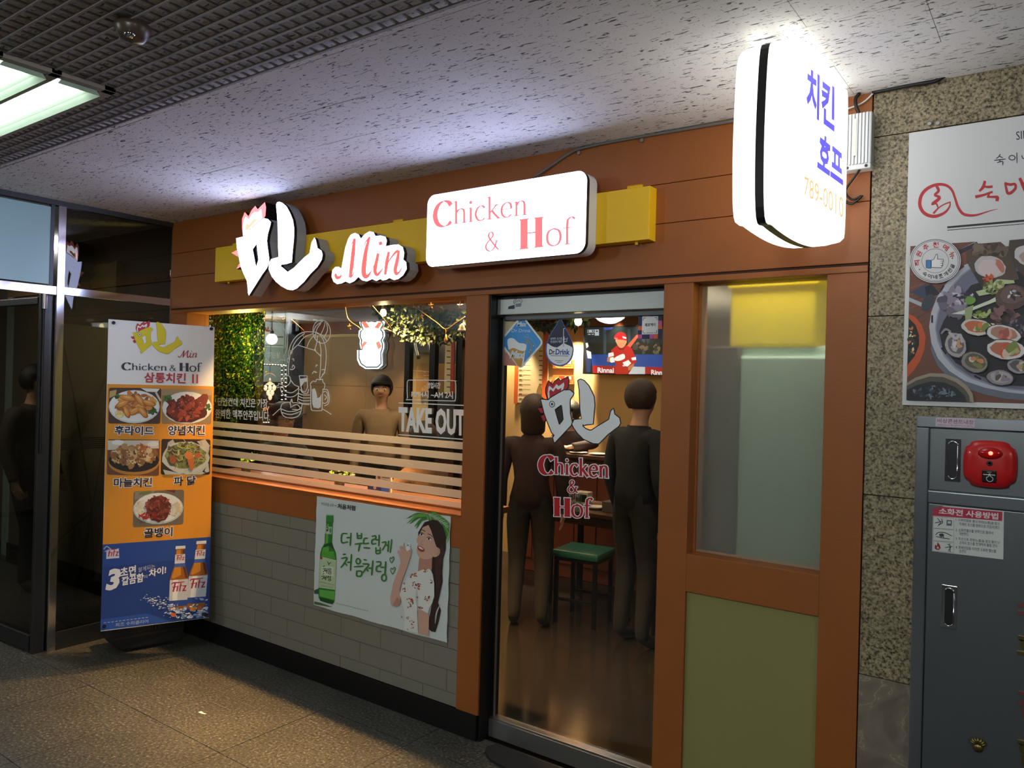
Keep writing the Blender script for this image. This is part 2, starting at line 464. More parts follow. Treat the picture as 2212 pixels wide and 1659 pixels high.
box('rail', -1.203, -.704, 0, .05, .0, .09, M_OR, wb, .002)
box('rail', -4.742, -2.352, .001, .04, .889, 1.022, M_OR, wb, .002)
for k in range(4): box('sill_board', -4.742, -2.352, -.001+.0015*k, .17, 1.022+.0065*k, 1.0275+.0065*k, M_OR, wb, .001)
box('olive_panel', -1.203, -.704, .014, .03, .09, .889, M_OLIVE, wb, .001)
box('plinth', XL+.002, -2.226, -.001, .15, 0, .122, M_BLACK, wb, .002)
box('door_jamb', -2.219, -2.209, .012, .15, 0, 2.101, M_BLACK, wb)
box('door_jamb', -2.209, -1.327, .07, .15, 2.083, 2.101, M_BLACK, wb)
# grey brick-shaped tiles under the window
tb = box('tile_backing', -4.742, -2.352, .013, .14, .122, .889, M_GROUT, wb)
rows = [.124, .187]+[.187+.1053*k for k in range(1, 7)]+[.889]
for r, (z0, z1) in enumerate(zip(rows, rows[1:])):
    if z1-z0 < .03: continue
    off = -2.417 if r % 2 else -2.569
    edges = [-4.742]+[off-.3035*k for k in range(8, -1, -1) if -4.72 < off-.3035*k < -2.37]+[-2.352]
    for a, b in zip(edges, edges[1:]):
        box('wall_tile', a+.0012, b-.0012, .004+random.uniform(-.0006, .0006), .014, z0+.0014, z1-.0014, M_TILE, wb, .001)
# ---------------------------------------------------------------- right: granite wall
wr = tag(box('wall_right', XR+.004, 2.4, .026, .16, 0, 2.86, M_GROUT), kind='structure')
for z0, z1 in ((1.338, 1.946), (.722, 1.335), (1.949, 2.56), (2.563, 2.83)):
    for x0, x1 in ((XR+.004, .62), (.623, 1.8)): box('granite_panel', x0, x1, .003, .03, z0, z1, M_GRAN, wr, .001)
for x0, x1 in ((XR+.004, .62), (.623, 1.8)): box('marble_panel', x0, x1, .001, .03, .10, .719, M_MARBLE, wr, .001)
box('marble_panel', XR+.004, 1.8, 0, .03, 0, .098, M_MARBLE, wr, .001)

# ================================================================ left: steel and glass partition
wl = tag(box('wall_left', XL-.03, XL+.012, -6, 0, 2.685, 2.724, M_DKSTEEL), kind='structure')
box('post', XL-.04, XL+.012, -.728, -.683, 0, 2.685, M_CHROME, wl, .002)
box('transom', XL-.03, XL+.008, -.683, -.002, 2.153, 2.202, M_CHROME, wl, .002)
box('transom', XL-.03, XL+.008, -3.4, -.728, 2.148, 2.200, M_CHROME, wl, .002)
box('bottom_rail', XL-.03, XL+.006, -.683, -.002, .0, .11, M_DKSTEEL, wl, .002)
box('stop_bar', XL-.05, XL-.02, -.80, -.735, 0, 2.15, M_DKSTEEL, wl, .002)
box('upper_glass', XL-.012, XL-.006, -.683, -.002, 2.202, 2.685, M_GLASSD, wl)
box('lower_glass', XL-.012, XL-.006, -.683, -.002, .11, 2.153, M_GLASSD, wl)
M_BACKLIT = mat('backlit_pane', '#8fb1c0', .25, emit=.16)
box('backlit_pane', XL-.012, XL-.006, -3.4, -.765, 2.21, 2.672, M_BACKLIT, wl)
box('pane_edge', XL-.02, XL, -.765, -.745, 2.2, 2.685, M_DKSTEEL, wl)
for k in range(6): box('safety_line', XL-.005, XL-.004, -.68, -.03, 1.213+.0125*k, 1.220+.0125*k, M_BLACK, wl)
# swung glass door of the passage
A = PZ(68, 1405, .012); B = PZ(0, 1377, .012); dd = (B-A).normalized(); ang = math.atan2(dd.y, dd.x)
dl = empty('door_3', (A.x, A.y, 0), ang, kind='structure')
def loc_box(name, x0, x1, y0, y1, z0, z1, mt, par, bev=.001):
    bm = bmesh.new(); add_box(bm, x0, x1, y0, y1, z0, z1, bev); o = from_bm(name, bm, mt); o.parent = par; return o
loc_box('glass_leaf', 0, 1.0, -.006, .006, .10, 2.11, M_GLASSD, dl)
loc_box('bottom_rail', 0, 1.0, -.02, .02, .012, .105, M_DKSTEEL, dl, .002)
loc_box('top_rail', 0, 1.0, -.02, .02, 2.09, 2.13, M_DKSTEEL, dl, .002)
hp = PX(96, 657, XL+.0)
hg = cyl('pivot_hinge', (XL-.005, hp.y, 2.06), (XL-.005, hp.y, 2.148), .017, M_CHROME); tag(hg, 'short chrome pivot cylinder hanging under the steel transom of the glass door', 'hinge')
bm = bmesh.new(); add_cyl(bm, (XL-.005, hp.y, 1.2), (XL-.005, hp.y, 2.06), .007, n=8); o = from_bm('pivot_rod', bm, M_BLACK, hg)
# dark passage beyond the partition
for nm, a in (('wall_passage_far', (-10.1, -10, -6, .2)), ('wall_passage_side', (-10, XL-.05, .16, .26))):
    tag(box(nm, a[0], a[1], a[2], a[3], 0, 2.8, M_DARKW), kind='structure')
tag(box('baseboard_passage', -10, XL-.05, .145, .16, 0, .12, M_BLACK), kind='structure')
light('AREA', 'far_passage_fill', (-6.6, -1.2, 2.66), 26, (1, .95, .86), 1.2, .3)  # unseen fill light added to lift the dark wall behind the glass
# ================================================================ lettering helpers
SER = {
 'C': (.66, [('n', [(.60, .62), (.50, .74), (.34, .78), (.17, .68), (.07, .48), (.06, .28), (.14, .08), (.30, -.02), (.48, .0), (.60, .10)], 2.2)], []),
 'h': (.50, [('n', [(.11, .74), (.11, 0)], 1), ('n', [(.11, .34), (.2, .45), (.31, .46), (.38, .37), (.385, 0)], 1)], [(.03, .19, 0), (.31, .46, 0), (.04, .11, .73)]),
 'i': (.22, [('n', [(.11, .47), (.11, 0)], 1), ('d', (.11, .63), .055)], [(.03, .19, 0), (.05, .11, .46)]),
 'c': (.42, [('n', [(.37, .40), (.27, .48), (.14, .43), (.06, .26), (.11, .07), (.24, 0), (.37, .07)], 1)], []),
 'k': (.47, [('n', [(.11, .74), (.11, 0)], 1), ('n', [(.36, .46), (.13, .22)], .7), ('n', [(.19, .28), (.31, .13), (.43, 0)], 1.1)], [(.03, .19, 0), (.36, .48, 0), (.28, .42, .46), (.04, .11, .73)]),
 'e': (.45, [('n', [(.07, .27), (.39, .27)], 1), ('n', [(.39, .27), (.35, .43), (.23, .48), (.1, .40), (.05, .24), (.10, .07), (.24, 0), (.39, .08)], 1)], []),
 'n': (.50, [('n', [(.11, .47), (.11, 0)], 1), ('n', [(.11, .34), (.2, .45), (.31, .46), (.38, .37), (.385, 0)], 1)], [(.03, .19, 0), (.31, .46, 0), (.04, .11, .46)]),
 '&': (.68, [('n', [(.62, 0), (.42, .22), (.22, .48), (.19, .61), (.28, .70), (.38, .64), (.36, .52), (.14, .32), (.06, .16), (.14, .02), (.30, -.01), (.46, .12), (.54, .34)], .9)], [(.46, .62, .36)]),
 'H': (.74, [('n', [(.15, .70), (.15, 0)], 2.2), ('n', [(.58, .70), (.58, 0)], 2.2), ('n', [(.15, .36), (.58, .36)], 1.6)], [(.02, .28, 0), (.45, .71, 0), (.02, .28, .70), (.45, .71, .70)]),
 'o': (.50, [('n', [(.25, .47), (.10, .40), (.05, .24), (.10, .07), (.25, 0), (.40, .07), (.45, .24), (.40, .40), (.25, .47)], 1)], []),
 'f': (.36, [('n', [(.38, .68), (.30, .74), (.2, .70), (.155, .58), (.15, 0)], 1), ('n', [(.03, .46), (.31, .46)], 1.3)], [(.07, .24, 0)]),
 ' ': (.25, [], []),
}
def serif(pr, st, bl, br, tl, col, wt=.085, thin=.028, grow=0., tr=None, top=.74):
    """roman lettering drawn with a broad pen; grow fattens every stroke (used for a pale outline)"""
    bl, br, tl = Vector(bl), Vector(br), Vector(tl); tr = Vector(tr) if tr else br+tl-bl
    W_ = sum(SER[c][0] for c in st); mp0 = pr.mp
    def mp(x, y):
        a, e = x/W_, y/top; p = (bl*(1-a)+br*a)*(1-e)+(tl*(1-a)+tr*a)*e; return mp0(p.x, p.y)
    pr.mp = mp; x = 0
    for c in st:
        adv, ss, sf = SER[c]
        for s_ in ss:
            if s_[0] == 'd': pr.ell(x+s_[1][0], s_[1][1], s_[2]+grow/2, s_[2]+grow/2, col, n=12)
            else:
                pts = [(x+p[0], p[1]) for p in s_[1]]
                if grow:
                    a, b = Vector(pts[0]), Vector(pts[-1]); d0 = (a-Vector(pts[1])).normalized()*grow*.5; d1 = (b-Vector(pts[-2])).normalized()*grow*.5
                    pts = [tuple(a+d0)]+pts[1:-1]+[tuple(b+d1)] if len(pts) > 2 else [tuple(a+d0), tuple(b+d1)]
                pr.nib(pts, wt*s_[2]+grow, thin+grow, .12 if len(pts) > 2 else 0, col)
        for a, b, y in sf: pr.line([(x+a-grow/2, y+(.015 if y < .1 else -.015)), (x+b+grow/2, y+(.015 if y < .1 else -.015))], .032+grow, col, smooth=False)
        x += adv
    pr.mp = mp0
# the shop's rooster monogram, traced once in its own drawing units
RO_BODY = [(565, 298), (640, 305), (660, 285), (745, 235), (800, 205), (860, 203), (897, 235), (888, 258), (862, 292), (858, 330), (860, 440), (880, 530), (870, 562), (820, 615), (707, 735), (699, 733), (688, 690), (703, 665), (676, 635), (625, 510), (600, 440)]
RO_HOLE = [(716, 405), (770, 365), (786, 500), (756, 545)]
RO_TAIL = [(945, 108), (967, 93), (1003, 106), (1052, 158), (1083, 220), (1106, 272), (1112, 360), (1096, 548), (1038, 552), (1003, 560), (992, 548), (988, 572), (1020, 600), (1062, 617), (1082, 616), (1150, 572), (1262, 505), (1282, 420), (1305, 394), (1316, 450), (1366, 490), (1376, 540), (1360, 570), (1250, 652), (1156, 748), (1100, 746), (1000, 700), (940, 640), (902, 587), (885, 550), (905, 508), (982, 498), (968, 400), (960, 200)]
RO_CREST = [(638, 303), (616, 232), (614, 190), (641, 112), (682, 156), (706, 116), (742, 86), (762, 112), (838, 70), (847, 105), (838, 180), (802, 204), (745, 234), (660, 284)]
RO_CREST_W = [(638, 292), (631, 240), (640, 172), (652, 158), (686, 190), (722, 140), (745, 162), (797, 124), (802, 150), (790, 196), (745, 226), (660, 276)]
RO_CREST_R = [(652, 282), (648, 215), (662, 194), (690, 218), (716, 178), (738, 198), (772, 180), (770, 212), (700, 250)]
RO_BEAK = [(530, 388), (585, 380), (598, 436), (560, 432)], [(565, 470), (600, 445), (620, 505), (590, 520)]
def rooster(pr, T, body, ow, line='#0c0c0e', red='#b5262c', white='#e8eaee', hole=None, beak=True):
    tp = lambda L: [T(*p) for p in L]
    def outline(L):
        if ow:
            Q = tp(L)+[T(*L[0]), T(*L[1])]
            pr.line(Q, ow, line, smooth=False)
            for q in Q[:-1]: pr.ell(q[0], q[1], ow/2, ow/2, line, n=8)
    for L, c in ((RO_BEAK[0], red), (RO_BEAK[1], red)) if beak else ():
        outline(L); pr.poly(tp(L), c)
    outline(RO_CREST); pr.poly(tp(RO_CREST), red); pr.poly(tp(RO_CREST_W), white); pr.poly(tp(RO_CREST_R), red)
    for L in (RO_BODY, RO_TAIL): outline(L); pr.poly(tp(L), body)
    outline(RO_HOLE); pr.poly(tp(RO_HOLE), hole or line)
    e = T(678, 346); e2 = T(707, 346); r = math.hypot(e2[0]-e[0], e2[1]-e[1])
    pr.ell(*e, r, r*1.15, line, n=16); pr.ell(*e, r*.78, r*.92, white, n=16); pr.ell(*e, r*.36, r*.5, line, n=10)
def affine(src, dst):
    (x0, y0), (x1, y1), (x2, y2) = src; (u0, v0), (u1, v1), (u2, v2) = dst
    Mx = Matrix(((x1-x0, x2-x0), (y1-y0, y2-y0))).inverted()
    def T(x, y):
        a, b = Mx @ Vector((x-x0, y-y0)); return (u0+a*(u1-u0)+b*(u2-u0), v0+a*(v1-v0)+b*(v2-v0))
    return T

# ================================================================ lit signs on the header
def emis(name, col, e):
    m = bpy.data.materials.new(name); m.use_nodes = True; b = m.node_tree.nodes['Principled BSDF']
    b.inputs['Base Color'].default_value = (.8, .8, .8, 1); b.inputs['Emission Color'].default_value = (*col, 1); b.inputs['Emission Strength'].default_value = e; b.inputs['Roughness'].default_value = .35
    return m
E_COOL = emis('lit_acrylic_cool', (.54, .61, 1.0), SIGN_E*1.6)
E_WHITE = emis('lit_acrylic_white', (.54, .61, 1.0), SIGN_E*.95)
E_WARM = emis('lit_acrylic_blade', (1.0, .98, .93), SIGN_E*.34)
E_RED = emis('lit_acrylic_red', (1.0, .10, .09), 1.3)
E_PEACH = emis('lit_acrylic_peach', (1.0, .62, .40), 1.0)
YF, YB = -.145, -.062
def channel(parent, loops, face, yf=YF, yb=YB, rim=.02, names=('letter_face', 'letter_rim', 'letter_return'), retmat=None):
    """loops: outline + holes as points on the plane y=yf; builds face, black rim and grey return"""
    bm = bmesh.new(); fill(bm, loops); orient(bm, (0, -1, 0)); from_bm(names[0], bm, face, parent)
    def wall(nm, y0, y1, m, back=False, g=0.):
        bm = bmesh.new()
        for l in loops:
            l = loopfix(l); A_ = [bm.verts.new((p.x, y0, p.z)) for p in l]; B_ = [bm.verts.new((p.x, y1, p.z)) for p in l]
            for i in range(len(l)): bm.faces.new((A_[i], A_[(i+1) % len(l)], B_[(i+1) % len(l)], B_[i]))
        if back: fill(bm, [[Vector((p.x, y1, p.z)) for p in l] for l in loops])
        bmesh.ops.recalc_face_normals(bm, faces=bm.faces); return from_bm(nm, bm, m, parent)
    wall(names[1], yf+.0004, yf+rim, M_BLACK); wall(names[2], yf+rim, yb, retmat or M_GREYP, True)
z4 = zm(440, 380, 4.424, lambda u, v: PY(u, v, YF))
def tr4(L): return [z4(*p) for p in L]
# yellow backing box
c = PY(1418, 470, 0)
yb = empty('sign_backing_box', (-2.9, 0, 2.39), label='long yellow metal box fixed across the header behind the lit letters', cat='sign box')
yx0, yx1 = PY(465, 560, -.061).x, -1.37
zt, zb = PY(1403, 401, -.061).z, PY(1400, 517, -.061).z
box('box_body', yx0, yx1, -.061, 0, zb, zt, M_YEL, yb, .002)
for u, v in ((1368, 397), (855, 478), (505, 528)):
    p = PY(u, v, -.02); bm = bmesh.new(); add_box(bm, p.x-.035, p.x+.035, -.004, 0, zt, zt+.028, .006)
    br_ = from_bm('fixing_bracket', bm, M_YEL, yb)
    for dx in (-.022, .0, .022): cyl('bracket_hole', (p.x+dx, -.0045, zt+.012), (p.x+dx, -.003, zt+.012), .005, M_BLACK, br_, n=10)
for u, v in ((1375, 522), (494, 612)):
    p = PY(u, v, -.03); cyl('screw_tab', (p.x, -.03, zb-.012), (p.x, -.03, zb), .007, M_YEL, yb, n=10)
# rooster monogram
rs = empty('rooster_letter_sign', (-3.4, 0, 2.36), label='big white lit channel letters shaped as a rooster with red comb, left on the header', cat='sign')
BODY4 = [(310, 596), (378, 580), (405, 545), (470, 490), (530, 440), (575, 404), (612, 412), (642, 440), (637, 470), (612, 560), (604, 620), (612, 690), (626, 790), (626, 832), (604, 880), (560, 940), (500, 1035), (432, 1143), (424, 1120), (420, 1060), (412, 1000), (380, 930), (352, 860), (335, 770), (318, 690)]
HOLE4 = [(468, 700), (505, 650), (524, 800), (500, 872)]
TAIL4 = [(692, 275), (702, 252), (722, 247), (752, 258), (790, 290), (824, 350), (852, 420), (864, 500), (862, 600), (850, 720), (842, 825), (790, 842), (744, 848), (735, 862), (770, 890), (803, 918), (860, 880), (905, 835), (960, 780), (1012, 740), (1030, 640), (1058, 590), (1070, 610), (1088, 690), (1125, 715), (1136, 750), (1128, 800), (1085, 870), (1015, 940), (960, 1010), (890, 1075), (850, 1092), (800, 1085), (740, 1052), (690, 1010), (650, 960), (620, 890), (628, 830), (645, 795), (716, 775), (710, 640), (708, 480), (700, 360)]
CREST4 = [(376, 582), (366, 500), (366, 410), (392, 345), (428, 386), (455, 330), (492, 285), (516, 318), (585, 250), (596, 300), (590, 380), (578, 402), (530, 438), (470, 488), (405, 543)]
BEAK4 = [(265, 735), (318, 708), (332, 775)]; BEAK5 = [(312, 890), (341, 835), (356, 868)]
channel(rs, [tr4(BODY4), tr4(HOLE4)], E_COOL); channel(rs, [tr4(TAIL4)], E_COOL)
channel(rs, [tr4(CREST4)], E_RED, names=('comb_face', 'comb_rim', 'comb_return'), retmat=M_BLACK)
channel(rs, [tr4(BEAK4)], E_RED, names=('beak_face', 'beak_rim', 'beak_return'), retmat=M_BLACK)
channel(rs, [tr4(BEAK5)], E_RED, names=('beak_face', 'beak_rim', 'beak_return'), retmat=M_BLACK)
pr = Print(zm(440, 380, 4.424, lambda u, v: PY(u, v, YF)), (0, -1, 0))
pr.poly([(378, 572), (376, 500), (384, 420), (402, 392), (430, 420), (462, 365), (495, 345), (515, 352), (548, 318), (552, 360), (560, 405), (525, 432), (465, 482), (402, 538)], (5, 5.2, 6))
pr.build('comb_inlay', rs, LITINK)
pr = Print(zm(440, 380, 4.424, lambda u, v: PY(u, v, YF)), (0, -1, 0), .0016)
pr.poly([(405, 530), (402, 490), (412, 455), (436, 465), (468, 425), (505, 402), (505, 425), (460, 478)], (1.0, .60, .36)); pr.build('comb_core', rs, LITINK); pr = Print(zm(440, 380, 4.424, lambda u, v: PY(u, v, YF)), (0, -1, 0), .0016); pr.ell(421, 637, 5, 7, '#8a8fa8', n=8); pr.build('eye_dot', rs, LITINK)
# script word "Min"
ms = empty('script_letter_sign', (-2.7, 0, 2.27), label='small lit script sign reading Min in red on a white outline', cat='sign')
MIN4 = [(1222, 960), (1230, 900), (1258, 870), (1290, 868), (1316, 885), (1332, 800), (1352, 690), (1382, 600), (1408, 560), (1445, 545), (1482, 560), (1502, 600), (1540, 556), (1585, 530), (1622, 538), (1642, 575), (1690, 570), (1738, 582), (1750, 620), (1740, 672), (1800, 660), (1862, 655), (1902, 680), (1916, 735), (1908, 800), (1935, 825), (1940, 890), (1905, 950), (1860, 985), (1820, 995), (1775, 975), (1745, 992), (1710, 998), (1688, 985), (1650, 1004), (1610, 985), (1560, 1008), (1515, 998), (1478, 965), (1440, 1005), (1395, 1026), (1355, 1008), (1320, 1026), (1275, 1034), (1240, 1010)]
channel(ms, [tr4(MIN4)], E_WHITE, rim=.022)
pr = Print(zm(440, 380, 4.424, lambda u, v: PY(u, v, YF)), (0, -1, 0))
RC = (.95, .14, .12)
w = lambda a, b: (lambda t, d: a+(b-a)*t)
def brush(pr, pts, ws, col=RC, n=5):
    L, R = stroke_poly(pts, lambda t, a: ws[min(int(t*(len(ws)-1)), len(ws)-2)]*(1-(t*(len(ws)-1)) % 1)+ws[min(int(t*(len(ws)-1))+1, len(ws)-1)]*((t*(len(ws)-1)) % 1) if t < 1 else ws[-1], n); pr.band(L, R, col)
brush(pr, [(1322, 940), (1300, 968), (1275, 972), (1262, 950), (1264, 930)], [4, 26, 34, 26, 10])
brush(pr, [(1390, 700), (1420, 640), (1448, 598)], [4, 8, 14]); brush(pr, [(1442, 600), (1430, 720), (1415, 860), (1400, 972)], [26, 36, 38, 26])
brush(pr, [(1400, 972), (1422, 950), (1440, 905)], [20, 12, 4])
brush(pr, [(1520, 700), (1550, 630), (1590, 585)], [4, 10, 20]); brush(pr, [(1585, 585), (1555, 700), (1535, 830), (1530, 920), (1545, 962), (1575, 950), (1605, 905)], [20, 34, 44, 46, 40, 26, 6])
pr.ell(1690, 645, 22, 24, RC, n=4, rot=.5)
brush(pr, [(1605, 905), (1640, 830), (1668, 740)], [6, 8, 10]); brush(pr, [(1668, 740), (1650, 830), (1638, 905), (1655, 945), (1690, 915), (1715, 880)], [26, 32, 34, 30, 16, 6])
brush(pr, [(1770, 725), (1750, 830), (1735, 945)], [24, 34, 24]); brush(pr, [(1738, 880), (1780, 800), (1830, 735), (1862, 715)], [6, 10, 22, 30])
brush(pr, [(1866, 712), (1850, 810), (1832, 890), (1840, 935), (1870, 918), (1900, 868)], [22, 34, 36, 32, 16, 5])
pr.build('script_lettering', ms, LITINK)
# light box "Chicken & Hof"
cs = empty('light_box_sign', (-2.05, 0, 2.37), label='white lit box sign lettered Chicken & Hof in red, centre of the header', cat='sign')
xa, xb_ = PY(922, 500, YF).x, -1.612; zt2, zb2 = PY(1100, 394, YF).z, PY(1100, 561, YF).z
def rr_pts(x0, x1, z0, z1, r, y, n=8):
    out = []
    for cx, cz, a in ((x1-r, z1-r, 0), (x0+r, z1-r, 90), (x0+r, z0+r, 180), (x1-r, z0+r, 270)):
        for k in range(n+1):
            t = math.radians(a+90*k/n); out.append(Vector((cx+r*math.cos(t), y, cz+r*math.sin(t))))
    return out
channel(cs, [rr_pts(xa, xb_, zb2, zt2, .045, YF)], E_WHITE, rim=.022, names=('box_face', 'box_rim', 'box_return'), retmat=M_WHITEP)
pr = Print(zm(900, 330, 4.096, lambda u, v: PY(u, v, YF)), (0, -1, 0))
RC2 = (.88, .16, .17)
serif(pr, 'Chicken', (150, 655), (985, 548), (150, 452), RC2, wt=.075, thin=.024)
pr.build('sign_lettering', cs, LITINK); pr = Print(zm(900, 330, 4.096, lambda u, v: PY(u, v, YF)), (0, -1, 0)); serif(pr, '&', (600, 872), (735, 855), (600, 700), RC2, wt=.085)
pr.build('sign_lettering', cs, LITINK); pr = Print(zm(900, 330, 4.096, lambda u, v: PY(u, v, YF)), (0, -1, 0)); serif(pr, 'H', (905, 858), (1130, 832), (905, 590), RC2, wt=.098, thin=.03, top=.70)
serif(pr, 'of', (1140, 830), (1395, 806), (1140, 590), RC2, wt=.075, thin=.024)
pr.build('sign_lettering', cs, LITINK)
# feed cable from the light box up to the ceiling
tag(tube('sign_cable', [(PY(1152, 384, -.02)), PY(1190, 358, -.012), PY(1232, 330, -.01), PY(1262, 319, -.01), PY(1340, 303, -.008), PY(1480, 279, -.008), PY(1597, 259, -.01)], .006, mat('grey_cable', '#6d6a68', .6), sub=5), 'thin grey cable running from the box sign up and along the ceiling edge', 'cable')
for u, v in ((1253, 326), (1389, 299)):
    p = PY(u, v, 0); tag(cyl('cable_screw', (p.x, -.012, p.z-.01), (p.x, 0, p.z-.01), .008, M_STEEL, n=10), 'small screw head holding the grey cable '+('at its bend' if u < 1300 else 'near the ceiling, right of the bend'), 'screw')

# ================================================================ blade sign
BX = -.712
bs = empty('blade_sign', (BX, -.35, 2.2), label='tall white lit blade sign with blue Korean lettering standing out from the wall', cat='sign')
BP = [(-.705, 2.168), (-.64, 2.156), (-.55, 2.150), (-.44, 2.148), (-.33, 2.152), (-.2, 2.165), (-.12, 2.19), (-.072, 2.215), (-.068, 2.45), (-.075, 2.695), (-.14, 2.708), (-.30, 2.712), (-.47, 2.708), (-.60, 2.690), (-.66, 2.668), (-.705, 2.640), (-.722, 2.50), (-.725, 2.32)]
BPs = [Vector((0, p.x, p.y)) for p in cr_sample([(*p, 0) for p in BP], 4, True)]
cy = Vector((0, -.38, 2.43))
def ringpts(sc, dx):
    return [Vector((BX+dx, cy.y+(p.y-cy.y)*sc, cy.z+(p.z-cy.z)*sc)) for p in BPs]
def shell(name, secs, m, cap=True):
    bm = bmesh.new(); rings = [[bm.verts.new(p) for p in ringpts(*s)] for s in secs]
    for A_, B_ in zip(rings, rings[1:]):
        n = len(A_)
        for k in range(n): bm.faces.new((A_[k], A_[(k+1) % n], B_[(k+1) % n], B_[k]))
    for r_ in (rings[0], rings[-1]): bm.faces.new(r_)
    bmesh.ops.recalc_face_normals(bm, faces=bm.faces); return from_bm(name, bm, m, bs)
shell('black_band', [(1.004, -.012), (1.004, .012)], M_BLACK)
for sgn in (1, -1):
    shell('sign_face', [(1.0, sgn*.012), (.998, sgn*.05), (.985, sgn*.070), (.95, sgn*.083), (.88, sgn*.088)], E_WARM)
pr = Print(zm(1560, 60, 3.3167, lambda u, v: PX(u, v, BX+.088)), (1, 0, 0))
BL_ = (.12, .10, .80)
pr.text('치킨', (606, 590), (800, 738), (612, 285), BL_, .035, tr=(803, 437))
pr.build('sign_lettering', bs, LITINK); pr = Print(zm(1560, 60, 3.3167, lambda u, v: PX(u, v, BX+.088)), (1, 0, 0)); pr.text('호프', (683, 992), (862, 1122), (702, 755), BL_, .035, tr=(860, 892))
pr.build('sign_lettering', bs, LITINK); pr = Print(zm(1560, 60, 3.3167, lambda u, v: PX(u, v, BX+.088)), (1, 0, 0)); pr.text('789-0010', (585, 1195), (868, 1372), (588, 1062), (1.0, .52, .22), .0, tr=(868, 1215))
pr.build('sign_lettering', bs, LITINK)
box('wall_arm', BX-.02, BX+.02, -.08, 0, 2.3, 2.34, M_DKSTEEL, bs); box('wall_arm', BX-.02, BX+.02, -.08, 0, 2.55, 2.59, M_DKSTEEL, bs)
# driver box beside the blade sign
pa, pb_ = PY(1845, 250, -.03), PY(1884, 355, -.03)
ps = empty('lamp_driver', ((pa.x+pb_.x)/2, 0, pb_.z), label='silver ribbed aluminium driver box on the wall beside the blade sign', cat='power supply')
x0, x1, z0, z1 = pa.x-.025, pb_.x, pb_.z, pa.z
box('driver_body', x0, x1, -.05, -.0, z0, z1, mat('driver_aluminium', '#c9cbcd', .4, .7), ps, .004)
for k in range(7): box('cooling_rib', x0+.006+k*(x1-x0-.012)/7, x0+.012+k*(x1-x0-.012)/7, -.056, -.05, z0+.002, z1-.002, MATS['driver_aluminium'], ps, .001)
box('end_cap', x0, x1, -.054, -.002, z0-.016, z0, M_WHITEP, ps, .003)
for dx in (.012, x1-x0-.014): cyl('cap_screw', (x0+dx, -.056, z0-.008), (x0+dx, -.053, z0-.008), .005, M_BLACK, ps, n=10)
box('rating_label', x0+.03, x0+.04, -.0575, -.056, z0+.03, z1-.02, mat('pale_label', '#d8dccb', .6), ps)
xm = (x0+x1)/2
tag(tube('black_lead', [(xm, -.03, z1-.002), (xm-.012, -.03, z1+.03), (xm-.016, -.025, z1+.06), (xm-.005, -.02, 2.715)], .006, M_BLACK, sub=4), 'short black lead from the driver box up to the ceiling', 'cable')
tag(tube('pale_wire', [(x0-.03, -.012, z1+.03), (xm, -.01, z1+.045), (x1-.005, -.01, z1+.075), (x1-.012, -.008, 2.712)], .003, M_WHITEP, sub=4), 'thin pale wire looping above the driver box', 'cable')
tag(tube('wire_tail', [(xm+.01, -.04, z0-.01), (xm-.01, -.042, z0-.04), (xm-.04, -.03, z0-.08), (xm-.02, -.02, z0-.11), (xm+.012, -.018, z0-.10), (xm-.02, -.02, z0-.125), (xm-.045, -.015, z0-.11)], .004, M_BLACK, sub=4), 'tangled black wire end hanging below the driver box', 'cable')
tag(tube('wall_cable', [PY(1884, 200, -.008), PY(1950, 187, -.012), PY(1985, 181, -.012), PY(2018, 176, -.012), PY(2034, 168, -.014), (PY(2042, 163, -.014))], .007, M_BLACK, sub=4), 'thick black cable along the top edge of the granite wall', 'cable')
# ================================================================ ceiling: grating, lamp, sensor
M_BAR = mat('grating_bar', '#8a8684', .6)
gr = empty('ceiling_grating', (-3, -2, 2.68), label='grey square grid louvre hung under the ceiling at upper left', cat='ceiling grid')
gi = wm(gr).inverted()
GX0, GX1, GY0, GY1 = -6.2, -1.0, -2.9, -1.262
HX0, HX1, HY0, HY1 = -4.2, -2.79, -1.87, -1.468       # opening for the lamp
def barmesh(L, along):
    bm = bmesh.new(); h, w_ = .0036, .0034
    add_box(bm, *((-L/2, L/2, -w_, w_) if along == 'x' else (-w_, w_, -L/2, L/2)), -h, h); me = bpy.data.meshes.new('grid_bar'); bm.to_mesh(me); bm.free(); me.materials.append(M_BAR); return me
cache = {}
def bar(L, along, loc):
    k = (round(L, 3), along)
    if k not in cache: cache[k] = barmesh(L, along)
    place(cache[k], 'grid_bar', loc, gr, gi)
y = GY1-.012
while y > GY0:
    if HY0 < y < HY1:
        bar(HX0-GX0, 'x', ((GX0+HX0)/2, y, 2.7035)); bar(GX1-HX1, 'x', ((HX1+GX1)/2, y, 2.7035))
    else: bar(GX1-GX0, 'x', ((GX0+GX1)/2, y, 2.7035))
    y -= .0497
x = GX0+.02
while x < GX1:
    if HX0 < x < HX1:
        bar(GY1-HY1, 'y', (x, (GY1+HY1)/2, 2.7075)); bar(HY0-GY0, 'y', (x, (GY0+HY0)/2, 2.7075))
    else: bar(GY1-GY0, 'y', (x, (GY0+GY1)/2, 2.7075))
    x += .05
lp = empty('fluorescent_light', ((HX0+HX1)/2, (HY0+HY1)/2, 2.70), label='recessed twin fluorescent fitting with green tinged reflectors in the ceiling grid', cat='ceiling light')
E_TUBE = emis('fluorescent_tube', (.93, 1, .95), 9.0)
M_REF = mat('lamp_reflector', '#b9ccb8', .3, .3, var=.1, vscale=30)
for a in ((HX0, HX1, HY1-.042, HY1), (HX0, HX1, HY0, HY0+.042), (HX1-.035, HX1, HY0, HY1), (HX0, HX0+.035, HY0, HY1), (HX0, HX1, -1.685, -1.650)):
    box('lamp_frame', *a, 2.688, 2.706, M_BEIGE, lp, .002)
